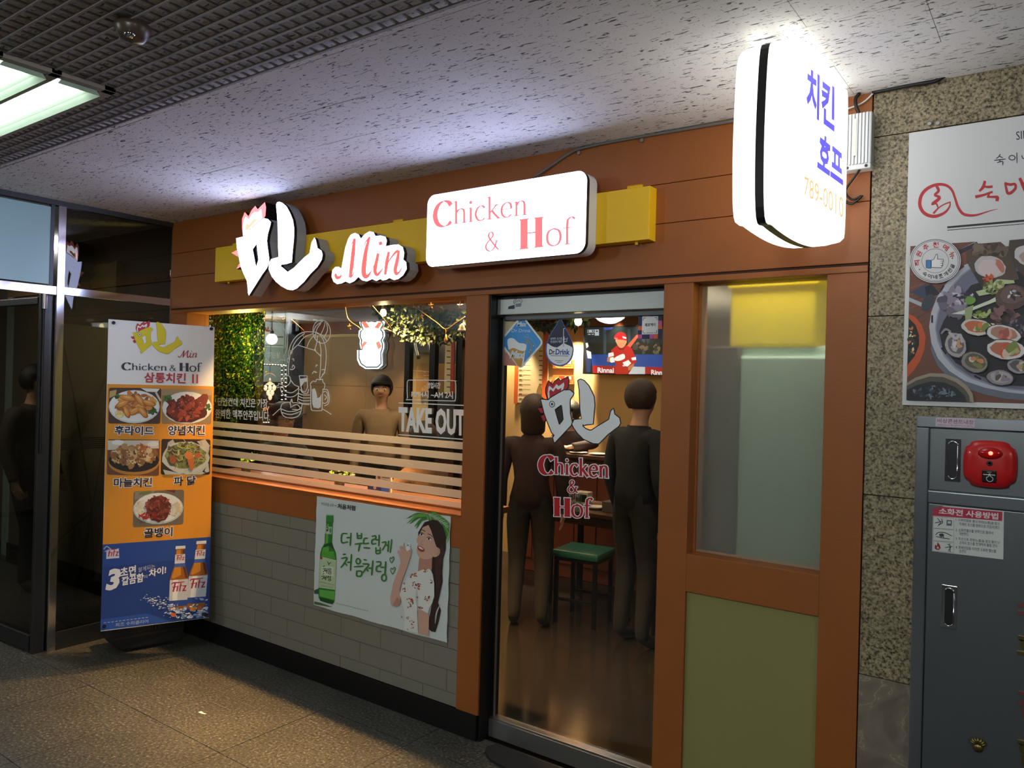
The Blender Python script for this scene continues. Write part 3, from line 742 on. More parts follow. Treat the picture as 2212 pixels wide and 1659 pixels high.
for yc in (-1.579, -1.757):
    bm = bmesh.new(); hw = .071
    sec = [(-hw, 2.672), (-hw*.8, 2.692), (-hw*.45, 2.712), (hw*.45, 2.712), (hw*.8, 2.692), (hw, 2.672)]
    A_ = [bm.verts.new((HX0+.035, yc+a, z)) for a, z in sec]; B_ = [bm.verts.new((HX1-.035, yc+a, z)) for a, z in sec]
    for k in range(5): bm.faces.new((A_[k], A_[k+1], B_[k+1], B_[k]))
    bm.faces.new(A_); bm.faces.new(B_); bmesh.ops.recalc_face_normals(bm, faces=bm.faces)
    from_bm('reflector', bm, M_REF, lp)
    for dy in (-.026, .026):
        t = cyl('lamp_tube', (HX0+.06, yc+dy-.014, 2.694), (HX1-.10, yc+dy-.014, 2.694), .015, E_TUBE, lp)
sp = PZ(286, 78, 2.67)
sn = lathe('ceiling_sensor', (sp.x, sp.y, 2.70), [(.05, 0), (.05, -.012), (.042, -.03), (.03, -.045), (.0, -.05)], mat('sensor_brown', '#4a3a30', .35), axis=(0, 0, 1)); tag(sn, 'small dark dome sensor hanging in the ceiling grid above the lamp', 'sensor')
lathe('sensor_lens', (sp.x+.02, sp.y-.018, 2.668), [(.016, 0), (.016, -.008), (.008, -.014), (0, -.016)], M_CHROME, sn)

# ================================================================ roll banner stand
a_, t_ = math.radians(71.07), math.radians(6.5)
bc = Vector((-4.424, -.336, 1.104)); nf = Vector((math.sin(a_), -math.cos(a_), 0)); rr_ = Vector((math.cos(a_), math.sin(a_), 0))
bup = Vector((0, 0, 1))*math.cos(t_)-nf*math.sin(t_); bn = rr_.cross(bup).normalized()
PB = lambda u, v: PN(u, v, bc, bn)
ban = empty('banner_stand', (-4.42, -.34, 0), label='tall menu banner on a black weighted stand in the corner by the window', cat='banner')
q = [(234.3, 689.3), (463.5, 706.5), (451.5, 1334), (217.5, 1364)]
bm = bmesh.new(); fr = [PB(*p) for p in q]; vs = [bm.verts.new(p) for p in fr]+[bm.verts.new(p-bn*.0015) for p in fr]
bm.faces.new(vs[:4]); bm.faces.new(vs[4:][::-1])
for i in range(4): bm.faces.new((vs[i], vs[(i+1) % 4], vs[4+(i+1) % 4], vs[4+i]))
bmesh.ops.recalc_face_normals(bm, faces=bm.faces)
cloth = from_bm('banner_sheet', bm, mat('banner_white', '#e4e5e6', .55), ban)
zA = zm(200, 680, 4.607, PB); zB = zm(200, 1020, 4.147, PB)
toA = lambda p: (p[0]*4.607/4.147, (p[1]/4.607+680-1020)*4.147)
pr = Print(zA, bn)
pr.poly([(146, 688), (1208, 712), (1172, 2210), (103, 2287)], '#d98f1e')
pr.build('orange_field', cloth)
pr = Print(zB, bn)
pr.poly([(92, 648), (1056, 580), (1045, 1300), (70, 1420)], '#173a86')
pr.poly([(74, 1320), (480, 1265), (700, 1335), (360, 1382), (70, 1420)], '#2450a8')
pr.poly([(92, 648), (1056, 580), (1052, 760), (88, 850)], '#1d4596')
pr.build('blue_field', cloth)
pr = Print(zA, bn, .0008)
rooster(pr, affine([(565, 298), (1376, 540), (705, 735)], [(400, 175), (889, 285), (484, 386)]), '#d8c81a', 3.2, '#55552a', '#b92c38', '#f0eef2', hole='#e4e5e6')
RD = '#a8303c'
brush(pr, [(850, 410), (865, 424), (885, 400), (910, 356)], [7, 6, 6, 8], RD); brush(pr, [(910, 356), (905, 390), (898, 425)], [9, 12, 7], RD); brush(pr, [(898, 425), (925, 385), (952, 355)], [4, 6, 9], RD); brush(pr, [(952, 355), (942, 395), (946, 425), (962, 412)], [9, 12, 11, 4], RD)
brush(pr, [(978, 378), (968, 412), (976, 426), (990, 410)], [8, 10, 8, 3], RD); pr.ell(984, 362, 5, 5, RD, n=8)
brush(pr, [(1002, 382), (995, 428)], [8, 8], RD); brush(pr, [(996, 410), (1018, 384), (1032, 390), (1022, 422), (1040, 415)], [3, 6, 9, 9, 3], RD)
serif(pr, 'Chicken', (292, 546), (742, 556), (292, 480), '#2c3440', wt=.09, thin=.035); serif(pr, '&', (762, 558), (832, 560), (762, 498), '#2c3440')
serif(pr, 'Hof', (858, 560), (1082, 566), (858, 474), '#2c3440', wt=.09, thin=.035)
pr.text('삼통치킨', (515, 672), (922, 682), (518, 574), '#b3323f', .022); pr.text('II', (990, 682), (1048, 684), (990, 592), '#b3323f', .0)
pr.build('banner_title', cloth)
def photo(name, quad, draw, z=zA):
    pr = Print(z, bn, .0008); pr.rrect(quad, 22, draw[0]); draw[1](pr); return pr.build(name, cloth)
random.seed(3)
FRY = ['#b8772f', '#c98a3c', '#a5642a', '#d59c50', '#8f5424', '#bd7a3c']
RED_ = ['#5a1f16', '#742a1c', '#8a3424', '#491710', '#93402e', '#a24a35']
def d1(p):
    p.poly([(480, 730), (670, 735), (640, 770), (540, 765)], '#dfe0e0'); p.poly([(620, 775), (640, 770), (684, 850), (670, 865)], '#c8c2b8'); p.poly([(170, 760), (240, 745), (230, 800), (165, 830)], '#b39a62')
    p.ell(415, 915, 255, 165, '#c9d0d2'); p.ell(415, 908, 245, 156, '#e2e6e6')
    p.blobs(275, 825, 40, 35, 14, 22, ['#39602f', '#4c7a3a', '#2c4d26']); p.blobs(590, 950, 40, 30, 12, 24, ['#2f4a26', '#3d5c30'])
    p.ell(272, 985, 52, 42, '#d8c88c'); p.blobs(272, 985, 40, 30, 12, 12, ['#e6d8a0', '#cfbd7a'])
    p.blobs(430, 880, 190, 90, 60, 38, FRY, asp=.55)
    for x, y, r, a in ((350, 830, 90, .2), (300, 890, 70, -.4), (470, 850, 80, .9), (420, 960, 70, -.5), (340, 970, 60, 1.2), (500, 970, 70, .9), (560, 880, 70, .3)): p.ell(x, y, r, 32, '#a66629', a, 14, .1); p.ell(x-4, y-6, r*.85, 24, '#cf8f42', a, 14, .12); p.ell(x-10, y-12, r*.5, 9, '#e0ac66', a, 10, .2)
photo('fried_chicken_photo', [(162, 725), (685, 730), (672, 1086), (155, 1082)], ('#4a3226', d1))
def d2(p):
    p.rrect([(690, 735), (1187, 740), (1185, 800), (688, 800)], 15, '#a58c68'); p.ell(940, 925, 248, 160, '#cbd2d2'); p.ell(940, 916, 238, 150, '#dde3e2')
    p.blobs(745, 830, 40, 35, 12, 22, ['#39602f', '#4c7a3a']); p.blobs(1150, 920, 25, 40, 8, 20, ['#3b5a2c'])
    p.ell(930, 960, 205, 115, '#4a140e', 0, 24, .06); p.blobs(930, 925, 190, 110, 80, 36, RED_, asp=.6); p.ell(1100, 850, 45, 70, '#74301f', .4, 14, .1)
    p.blobs(930, 930, 170, 100, 40, 6, ['#c9a89a', '#a86a5a'], asp=.4)
photo('spicy_chicken_photo', [(692, 736), (1187, 741), (1181, 1088), (687, 1085)], ('#8a7454', d2))
def d3(p):
    p.poly([(150, 1250), (660, 1250), (660, 1330), (150, 1345)], '#c9c2b4'); p.ell(250, 1270, 60, 25, '#e2e2dd'); p.ell(600, 1285, 55, 25, '#dcdcd8')
    p.ell(410, 1470, 255, 125, '#b07a2e'); p.ell(410, 1450, 250, 115, '#1c1612'); p.blobs(410, 1400, 215, 95, 110, 34, ['#b08a5a', '#c8a674', '#94683c', '#8a5c30', '#d8bc90', '#a8764a'], asp=.75)
    p.blobs(470, 1340, 60, 50, 12, 22, ['#a85c2e', '#b4703c']); p.blobs(410, 1420, 190, 70, 30, 10, ['#e6d2ac', '#6a4422'])
photo('garlic_chicken_photo', [(150, 1239), (670, 1243), (660, 1604), (140, 1592)], ('#6a4028', d3))
def d4(p):
    p.poly([(750, 1270), (800, 1240), (830, 1300), (760, 1380), (720, 1420)], '#a9aca6'); p.poly([(1040, 1260), (1120, 1240), (1165, 1300), (1150, 1400)], '#b8b2aa')
    p.ell(925, 1420, 235, 160, '#b3bab4', 0, 24, .03); p.ell(925, 1405, 205, 130, '#6b6a44', 0, 24, .05)
    p.blobs(910, 1390, 180, 120, 80, 26, ['#4a5a2a', '#6a7c3a', '#394822', '#8a8a50', '#5a4a30'], asp=.5)
    for _ in range(60):
        x, y = random.gauss(960, 85), random.gauss(1370, 60); a = random.uniform(0, 6.28); p.line([(x, y), (x+40*math.cos(a), y+30*math.sin(a)), (x+70*math.cos(a+.6), y+55*math.sin(a+.6))], 6, random.choice(['#b9b873', '#9aa552', '#d0cc94', '#7c8a40']), taper=.6, n=2)
    p.ell(975, 1450, 30, 95, '#b0602c', -.15, 14, .1); p.ell(955, 1400, 40, 40, '#c0743a', 0, 12, .15); p.ell(800, 1440, 30, 45, '#8f4c26', .3, 12, .1); p.ell(1045, 1400, 32, 30, '#a85a2a', 0, 12, .1)
    p.poly([(700, 1540), (900, 1585), (1060, 1550), (1150, 1470), (1160, 1560), (1080, 1590), (720, 1590)], '#aab4b0')
    p.poly([(1090, 1560), (1130, 1515), (1110, 1555), (1140, 1575), (1105, 1570)], '#1c1a18')
photo('scallion_chicken_photo', [(686, 1235), (1172, 1241), (1168, 1590), (678, 1590)], ('#2c2018', d4))
def d5(p):
    p.poly([(380, 175), (560, 165), (540, 200), (375, 250)], '#8a8272'); p.ell(470, 185, 60, 16, '#6a7a4a', -.2); p.poly([(640, 160), (745, 158), (735, 185)], '#6a2c22')
    p.ell(588, 325, 225, 140, '#b9c2c2', -.05); p.ell(588, 318, 215, 132, '#dde2e0', -.05)
    p.blobs(430, 320, 50, 60, 30, 20, ['#d8d2b8', '#c4bc9c', '#e4e0cc']); p.blobs(750, 330, 40, 60, 26, 20, ['#d8d2b8', '#c8bea0'])
    p.ell(590, 330, 105, 120, '#6a2a1c', 0, 20, .1); p.blobs(590, 320, 110, 110, 90, 20, ['#7a3224', '#94483a', '#642014', '#a85a48', '#8a3c2c'], asp=.4)
    p.blobs(500, 395, 80, 25, 18, 22, ['#a8281c', '#b83424', '#8a1c14'], asp=.35)
photo('whelk_salad_photo', [(368, 172), (820, 156), (813, 466), (360, 494)], ('#6e6455', d5), zB)
pr = Print(zA, bn, .0012)
for s_, bl, br_, tl in (('후라이드', (220, 1190), (604, 1200), (224, 1104)), ('양념치킨', (752, 1196), (1112, 1196), (754, 1104))): pr.text(s_, bl, br_, tl, '#141c34', .028, '#eceef2', .05)
pr.build('dish_names', cloth)
pr = Print(zB, bn, .0012)
for s_, bl, br_, tl in (('마늘치킨', (190, 134), (528, 128), (193, 56)), ('파 닭', (727, 120), (920, 112), (730, 42)), ('골뱅이', (462, 586), (712, 574), (465, 504))): pr.text(s_, bl, br_, tl, '#141c34', .028, '#eceef2', .05)
pr.build('dish_names', cloth)
pr = Print(zB, bn, .0012)
W_ = '#dfe4ee'
def fitz(p, x, y, s, col='#a32338', sk=-.06):
    g = lambda a, b: (x+a*s, y+b*s+a*s*sk)
    brush(p, [g(.0, -.55), g(.18, -.66), g(.62, -.66), g(1.0, -.70)], [s*.05, s*.09, s*.09, s*.05], col); brush(p, [g(.30, -.66), g(.22, -.3), g(.14, .02)], [s*.12, s*.13, s*.10], col); brush(p, [g(.10, -.33), g(.42, -.36)], [s*.08, s*.06], col)
    for k in (.50,): brush(p, [g(k, -.42), g(k-.08, .0)], [s*.10, s*.09], col)
    brush(p, [g(.74, -.60), g(.66, -.2), g(.64, .02)], [s*.10, s*.10, s*.08], col); brush(p, [g(.62, -.40), g(.86, -.42)], [s*.06, s*.05], col)
    p.poly([g(.88, -.42), g(1.16, -.44), g(1.14, -.36), g(.98, -.08), g(1.14, -.09), g(1.12, .0), g(.82, .02), g(.84, -.06), g(1.02, -.35), g(.87, -.34)], col)
pr.poly([(125, 700), (235, 682), (238, 768), (122, 778)], '#c8cde0'); fitz(pr, 128, 755, 92); pr.line([(100, 690), (125, 665), (150, 680), (165, 695), (135, 700), (110, 712)], 9, '#aab4cc')
pr.build('beer_logo', cloth); pr = Print(zB, bn, .0012); pr.text('3', (128, 1052), (235, 1035), (135, 885), W_, .05, shear=.15)
pr.build('beer_slogan', cloth); pr = Print(zB, bn, .0012); pr.text('초면', (248, 938), (385, 915), (250, 858), W_, .03); pr.text('알게되는', (408, 898), (558, 862), (410, 855), '#b9c4de', .0); pr.text('깔끔함', (262, 1015), (455, 978), (264, 940), W_, .03); pr.text('의', (455, 955), (490, 948), (455, 925), '#b9c4de', .0); pr.text('차이!', (505, 940), (655, 905), (507, 875), W_, .03)
pr.build('beer_slogan', cloth); pr = Print(zB, bn, .0012); [pr.line([(100+34*k, 1350-4.3*k), (122+34*k, 1347-4.3*k)], 7, '#8fa6d4', smooth=False) for k in range(12)]; pr.text('피즈 수퍼클리어', (205, 1385), (497, 1350), (206, 1352), '#b6c4e4', .0)
pr.build('beer_slogan', cloth)
def beer(p, x, y0, y1, w_, lean):
    h = y1-y0; g = lambda a, b: (x+a*w_+(b-.5)*lean, y0+b*h+a*w_*-.07)
    sil = [(-.24, 0), (.24, 0), (.25, .045), (.22, .05), (.24, .18), (.28, .30), (.40, .40), (.5, .50), (.5, .96), (.42, 1), (-.42, 1), (-.5, .96), (-.5, .50), (-.40, .40), (-.28, .30), (-.24, .18), (-.22, .05), (-.25, .045)]
    p.poly([g(*q_) for q_ in sil], '#9a5a14'); p.poly([g(-.2, .06), g(.02, .06), g(.05, .3), g(.1, .45), g(-.3, .5), g(-.42, .48), g(-.3, .38), g(-.22, .2)], '#c8841f'); p.poly([g(.22, .06), g(.12, .06), g(.16, .32), g(.34, .5), g(.48, .5), g(.38, .4), g(.26, .3)], '#5e3008')
    p.poly([g(-.26, 0), g(.26, 0), g(.27, .045), g(-.27, .045)], '#d8dce4'); p.poly([g(-.27, .13), g(.27, .13), g(.28, .27), g(-.28, .27)], '#d6dae2'); p.poly([g(-.28, .27), g(.28, .27), g(.31, .325), g(-.31, .325)], '#3b62b4')
    p.poly([g(-.5, .52), g(.5, .52), g(.5, .84), g(-.5, .84)], '#c4c9d2'); p.poly([g(-.32, .52), g(-.05, .52), g(-.05, .84), g(-.32, .84)], '#e6e9ee'); p.poly([g(-.5, .84), g(.5, .84), g(.5, .93), g(-.5, .93)], '#2a4a9a')
    a = g(-.40, .70); fitz(p, a[0], a[1], w_*.72); a = g(-.22, .22); fitz(p, a[0], a[1], w_*.40)
pr = Print(zB, bn, .0012); beer(pr, 948, 615, 1215, 168, -55); beer(pr, 775, 660, 1240, 165, -25); pr.build('beer_bottle_print', cloth)
pr = Print(zB, bn, .004); random.seed(11)
for _ in range(230):
    t = random.random(); x = 480+560*t+random.gauss(0, 28); y = 1110+150*min(t*1.8, 1)+random.gauss(0, 22+30*t)-60*max(0, t-.8)
    y = min(y, 1330-.08*(x-500)); r = random.uniform(4, 20)*(.5+t*.8); pr.ell(min(x, 1030-r), y, r, r*.5, random.choice(['#c6d4ea', '#9db6dc', '#e6edf6', '#6f8fc4', '#dfe8f4']), random.uniform(-.7, .3), 7, .35)
for x, y, c in ((895, 1225, '#d88424'), (955, 1215, '#b8683a'), (720, 1275, '#c06a4a'), (1010, 1275, '#3a3022')): pr.ell(x, y, 28, 20, c, 0, 10, .2)
pr.build('splash_print', cloth)
for u, v in ((245, 697.5), (456, 710.5), (225, 1353), (444, 1327)):
    p = PB(u, v); g = cyl('eyelet_hook', p-bn*.004, p+bn*.010, .010, M_BLACK, ban, n=12)
top = PB(350, 705)-bn*.03; mid = Vector((bc.x, bc.y, .9))-nf*.10
for u, v in ((245, 697.5), (456, 710.5), (225, 1353), (444, 1327)):
    p = PB(u, v); bm = bmesh.new(); add_tube(bm, [p-bn*.004, (p+mid)/2-bn*.02, Vector((bc.x, bc.y, .75))-nf*.14], .005, 6); from_bm('stand_arm', bm, M_BLACK, ban)
bm = bmesh.new(); add_tube(bm, [Vector((bc.x, bc.y, .75))-nf*.14, Vector((bc.x, bc.y, .15))-nf*.02], .012, 8); from_bm('stand_pole', bm, M_BLACK, ban)
c0, c1 = PZ(262, 1408, .01), PZ(402, 1383, .01); ex = (c1-c0).normalized(); ey = Vector((ex.y, -ex.x, 0)); 
bm = bmesh.new()
c1 = c1-ex*.03; lo = [c0, c1, c1-ey*.22-ex*.09, c0-ey*.22]; up_ = [c0-ex*.09+ey*.015, c1+ex*.03+ey*.0, c1-ex*.09-ey*.23, c0-ex*.09-ey*.23]
A_ = [bm.verts.new((p.x, p.y, .012)) for p in lo]; B_ = [bm.verts.new((p.x, p.y, .10)) for p in up_]; C_ = [bm.verts.new(((p.x*.9+c0.x*.05+c1.x*.05), (p.y*.9+(c0.y+c1.y)*.05), .155)) for p in up_]
for R0, R1 in ((A_, B_), (B_, C_)):
    for i in range(4): bm.faces.new((R0[i], R0[(i+1) % 4], R1[(i+1) % 4], R1[i]))
bm.faces.new(A_[::-1]); bm.faces.new(C_); bmesh.ops.recalc_face_normals(bm, faces=bm.faces)
bmesh.ops.bevel(bm, geom=list(bm.edges), offset=.012, segments=2, affect='EDGES')
from_bm('water_base', bm, mat('black_rubber', '#1b1a1c', .6), ban)
for k in (.12, .80):
    p = c0.lerp(c1, k)-ey*.03; box('base_foot', p.x-.02, p.x+.02, p.y-.02, p.y+.02, 0, .02, MATS['black_rubber'], ban)
# ================================================================ drinks poster on the tile wall
YPz = -.0065
random.seed(5)
Q = [(684.5, 1072), (973.5, 1116), (965, 1389), (677, 1307)]
cor = [PY(*p, YPz) for p in Q]
def onposter(a, b):      # a right, b down, 0..1
    return (cor[0]*(1-a)+cor[1]*a)*(1-b)+(cor[3]*(1-a)+cor[2]*a)*b
po = None
bm = bmesh.new(); N1, N2 = 36, 30; grid = []
for j in range(N2+1):
    row = []
    for i in range(N1+1):
        a, b = i/N1, j/N2; p = onposter(a, b)
        e = (.0018*math.sin(a*21+1.5*math.sin(b*9))*(1 if j == N2 else .3)+.0012*math.sin(b*33)*(1 if i in (0, N1) else .3)) if (i in (0, N1) or j in (0, N2)) else 0
        p = p+Vector((e if i in (0, N1) else 0, -.0008*math.sin(a*9+b*14)*math.sin(b*6+a*3)-.0004*math.sin(31*a*b+4*a), e if j in (0, N2) else 0)); row.append(bm.verts.new(p))
    grid.append(row)
for j in range(N2):
    for i in range(N1): bm.faces.new((grid[j][i], grid[j][i+1], grid[j+1][i+1], grid[j+1][i]))
orient(bm, (0, -1, 0))
po = from_bm('drinks_poster', bm, mat('poster_paper', '#d3dcdc', .42, bump=.5, bscale=14), None, True)
tag(po, 'white paper poster of a green bottle and a woman, taped over the grey tiles', 'poster')
zP = lambda a, b: PY(660+min(a, 1524-(b-270)*.0306)/4.879, 1060+b/4.879, YPz)
BK = '#1d2428'; GR = '#3f7f35'
def hand(pr, L, w_, col):
    for s_ in L: pr.line(s_, w_, col, taper=.18, cap=True, n=4)
pr = Print(zP, (0, -1, 0), .0022)
def dark(p):                # leaf shapes, bottle
    p.poly([(92, 1050), (140, 1030), (142, 1090), (95, 1085)], '#2f5a35'); p.poly([(95, 1165), (160, 1180), (290, 1225), (230, 1220), (95, 1195)], '#4a6b3c')
dark(pr)
def bottle(p):
    sil = [(222, 252), (297, 256), (297, 325), (290, 345), (288, 440), (283, 545), (296, 590), (322, 650), (328, 720), (322, 900), (312, 1100), (304, 1180), (285, 1196), (220, 1180), (160, 1160), (140, 1125), (140, 1000), (152, 760), (158, 660), (175, 600), (203, 555), (208, 450), (220, 345), (219, 320)]
    p.poly(sil, '#2f7a2a'); p.poly([(224, 350), (250, 350), (240, 560), (250, 620), (230, 700), (172, 690), (180, 620), (212, 560)], '#5fae45'); p.poly([(190, 640), (300, 640), (318, 720), (165, 700)], '#58a83c')
    p.poly([(150, 1040), (312, 1060), (304, 1150), (150, 1110)], '#62b44a'); p.poly([(150, 1120), (302, 1160), (285, 1196), (220, 1180), (160, 1160)], '#1d4a1c')
    p.poly([(222, 252), (297, 256), (297, 325), (219, 320)], '#3f8f3a'); 
    for k in range(3): p.line([(222, 272+16*k), (297, 277+16*k)], 4, '#2c6a2a', smooth=False)
    p.poly([(222, 252), (297, 256), (294, 264), (226, 262)], '#6fb85f'); p.poly([(212, 560), (280, 545), (300, 600), (322, 650), (300, 620), (250, 580), (190, 600)], '#1c5220')
    p.poly([(218, 372), (286, 380), (282, 460), (208, 452)], '#9cc4a4'); p.ell(232, 405, 10, 28, '#3a2622'); p.ell(230, 400, 7, 10, '#d8b09a'); p.ell(240, 440, 18, 14, '#d8c4c0'); p.ell(266, 420, 10, 26, '#4f9a5a')
    p.poly([(158, 692), (326, 730), (316, 1045), (142, 1020)], '#b9cfa8'); p.poly([(172, 800), (300, 800), (300, 900), (168, 900)], '#d2e0c4'); p.poly([(158, 692), (183, 697), (181, 725), (157, 720)], '#b04a3a')
    p.poly([(150, 950), (312, 990), (312, 1000), (150, 965)], '#9cb884')
    hand(p, [[(235, 745), (252, 770), (270, 752)], [(252, 770), (250, 782)]], 7, BK)
    hand(p, [[(190, 800), (205, 790)], [(185, 825), (215, 820), (190, 858)], [(205, 838), (222, 850)], [(215, 840), (232, 838)], [(232, 815), (228, 868)]], 7, BK)
    p.ring(258, 828, 13, 9, 6, BK); hand(p, [[(240, 846), (280, 850)], [(248, 858), (244, 874), (270, 876), (272, 862), (248, 858)]], 6, BK)
    hand(p, [[(185, 880), (200, 872)], [(172, 900), (205, 900), (178, 935)], [(195, 918), (212, 930)], [(205, 915), (222, 914)], [(222, 892), (218, 942)]], 7, BK)
    hand(p, [[(232, 900), (252, 900), (234, 916), (254, 918)], [(256, 910), (268, 908)], [(268, 895), (266, 930)]], 6, BK); p.ring(258, 940, 13, 8, 6, BK)
    for k in range(2): p.line([(165, 990+12*k), (295, 1015+12*k)], 3, '#7f9470', smooth=False)
bottle(pr); pr.build('bottle_print', po)
pr = Print(zP, (0, -1, 0), .0022)
G = lambda *L: hand(pr, L, 17, GR)
# 더 부드럽게
G([(440, 452), (388, 458), (386, 545), (445, 540)], [(440, 495), (478, 492)], [(482, 448), (474, 575)])
G([(548, 445), (550, 500)], [(592, 450), (592, 500)], [(548, 475), (592, 472)], [(550, 502), (592, 500)], [(528, 562), (620, 552)], [(575, 562), (562, 635)])
G([(655, 500), (622, 505), (620, 555), (668, 552)], [(620, 600), (680, 605)])
G([(705, 480), (742, 475), (740, 505), (706, 520), (706, 560), (745, 556)], [(748, 518), (775, 515)], [(780, 468), (775, 580)], [(745, 600), (748, 655), (772, 662), (790, 650), (790, 600)], [(748, 630), (790, 628)])
G([(812, 545), (850, 540), (845, 570), (815, 622)], [(850, 575), (872, 572)], [(880, 530), (872, 640)], [(912, 515), (898, 648)])
# 처음처럼
G([(402, 670), (425, 668)], [(385, 712), (440, 706), (415, 760), (380, 805)], [(415, 755), (440, 785)], [(448, 755), (480, 752)], [(488, 672), (478, 838)])
G([(520, 800), (612, 795)], [(545, 848), (545, 895), (590, 895), (595, 850), (545, 846)]); pr.ring(560, 742, 22, 28, 16, GR)
G([(622, 725), (645, 730)], [(610, 770), (672, 775), (640, 822), (610, 860)], [(640, 815), (664, 845)], [(672, 815), (700, 815)], [(715, 738), (702, 885)])
G([(755, 748), (795, 750), (792, 785), (756, 800), (755, 845), (800, 850)], [(800, 805), (832, 805)], [(850, 748), (842, 880)]); pr.ring(832, 915, 24, 34, 16, GR)
for x, y, s_ in ((912, 722, 1), (922, 835, 1.1)):
    L = [(0, 40), (-18, 5), (-10, -20), (3, -8), (18, -28), (26, -8), (2, 40)]; pr.line([(x+a*s_, y+b*s_) for a, b in L], 8, GR, n=4)
pr.build('slogan_print', po)
pr = Print(zP, (0, -1, 0), .0022)
pr.text('부드러운 소주', (168, 152), (300, 172), (170, 118), BK, .0, tr=(302, 138)); pr.line([(310, 156), (328, 158)], 5, BK, smooth=False)
pr.text('처음처럼', (340, 186), (524, 210), (344, 134), BK, .03, tr=(528, 160)); [pr.line([(330+24*k, 1186+5.9*k), (348+24*k, 1190+5.9*k)], 6, '#7d8588', smooth=False) for k in range(14)]
pr.build('small_print', po)
pr = Print(zP, (0, -1, 0), .0022)
for i, (x, y, x2, y2) in enumerate([(1300, 250, 1065, 295), (1310, 255, 1070, 345), (1300, 280, 1100, 350), (1290, 300, 1150, 380), (1310, 262, 1110, 262), (1300, 300, 1170, 400)]):
    pr.line([(x, y), ((x+x2)/2, min(y, y2)-6+12*i % 20), (x2, y2)], 26, ['#4f8a3a', '#6aa84e', '#3f7a34'][i % 3], taper=.9)
for i in range(14):
    t = i/13; x = 1290+t*230; y = 245+t*110+t*t*60; pr.line([(x, y-5), (x+25+30*t, y+90), (x+20+30*t-t*20, y+190)], 20, ['#4f8a3a', '#78b45c', '#3a7430'][i % 3], taper=.9)
    pr.line([(x, y), (min(x+60, 1520), y-20+10*t), (min(x+110, 1525), y+10+40*t)], 14, ['#4f8a3a', '#6aa84e'][i % 2], taper=.9)
pr.build('palm_leaf_print', po)
pr = Print(zP, (0, -1, 0), .0035)
HR, SK, SK2 = '#33231f', '#d3a894', '#bd8b78'
pr.poly([(1345, 305), (1400, 315), (1450, 370), (1485, 480), (1482, 620), (1455, 720), (1445, 860), (1450, 960), (1420, 1090), (1400, 1180), (1432, 1260), (1410, 1370), (1372, 1490), (1330, 1480), (1295, 1450), (1310, 1330), (1335, 1200), (1365, 1120), (1355, 950), (1330, 820), (1340, 700), (1372, 610), (1340, 480), (1300, 360)], HR)
pr.poly([(1395, 600), (1440, 560), (1470, 640), (1430, 800), (1425, 960), (1400, 1080), (1380, 1000), (1370, 820), (1380, 690)], '#463029'); pr.line([(1420, 1200), (1385, 1290), (1370, 1400)], 14, '#c8cfce', taper=.7)
pr.poly([(1205, 700), (1340, 690), (1335, 830), (1270, 850), (1190, 850), (1195, 780)], SK2)
pr.poly([(1200, 430), (1230, 380), (1290, 350), (1345, 400), (1378, 500), (1392, 600), (1375, 660), (1330, 710), (1265, 722), (1210, 706), (1180, 660), (1178, 600), (1190, 560), (1175, 530), (1188, 480)], SK, smooth=3)
pr.poly([(1345, 590), (1395, 590), (1420, 620), (1420, 660), (1390, 692), (1350, 690)], SK, smooth=3); pr.line([(1395, 605), (1412, 640), (1390, 675)], 6, SK2)
pr.poly([(1215, 400), (1260, 330), (1340, 306), (1400, 340), (1440, 420), (1445, 560), (1420, 610), (1385, 590), (1360, 520), (1330, 420), (1300, 360), (1240, 385), (1195, 480), (1192, 440)], HR)
for x, y in ((1232, 458), (1308, 505)):
    pr.ell(x, y, 26, 14, '#efe6e2', .35, 14); pr.ell(x-3, y, 11, 12, '#2a1c1a', 0, 12); pr.line([(x-26, y-8), (x, y-17), (x+25, y+4)], 7, '#2a1c1a')
pr.line([(1212, 418), (1240, 412), (1268, 430)], 8, '#4a332c'); pr.line([(1292, 455), (1320, 462), (1345, 488)], 8, '#4a332c'); pr.line([(1240, 520), (1222, 560), (1248, 570)], 6, SK2)
pr.poly([(1190, 580), (1225, 588), (1262, 620), (1245, 645), (1208, 635), (1188, 610)], '#a4423e', smooth=3); pr.poly([(1196, 585), (1225, 595), (1252, 620), (1230, 618), (1200, 602)], '#f2efec')
pr.build('portrait_print', po)
pr = Print(zP, (0, -1, 0), .006)
pr.poly([(1200, 1240), (1285, 1230), (1310, 1330), (1305, 1530), (1205, 1500), (1190, 1350)], SK)
pr.poly([(1115, 690), (1080, 800), (1020, 960), (1000, 1040), (1010, 1150), (1000, 1200), (960, 1220), (912, 1200), (903, 1130), (930, 980), (975, 860), (1010, 760), (1000, 700), (975, 640), (985, 620), (1010, 640), (1000, 590), (1020, 575), (1035, 605), (1038, 560), (1050, 540), (1060, 560), (1058, 600), (1100, 640), (1110, 600), (1122, 600), (1125, 650)], SK)
pr.poly([(975, 1120), (1005, 1150), (1000, 1200), (960, 1220), (925, 1205)], SK2); pr.poly([(1060, 560), (1115, 545), (1108, 620), (1080, 640), (1065, 610)], '#e8eef0'); pr.line([(1075, 560), (1100, 585)], 5, BK); pr.line([(1070, 585), (1105, 560)], 4, BK)
DR = '#e4e6e2'
pr.poly([(1190, 850), (1250, 826), (1320, 822), (1350, 880), (1365, 980), (1365, 1100), (1345, 1180), (1315, 1230), (1300, 1290), (1230, 1255), (1185, 1250), (1195, 1500), (1040, 1460), (1060, 1330), (1040, 1220), (1000, 1090), (1030, 980), (1100, 900)], DR)
pr.poly([(1185, 1000), (1200, 1250), (1185, 1250), (1165, 1120)], '#c4c8c4')
random.seed(4)
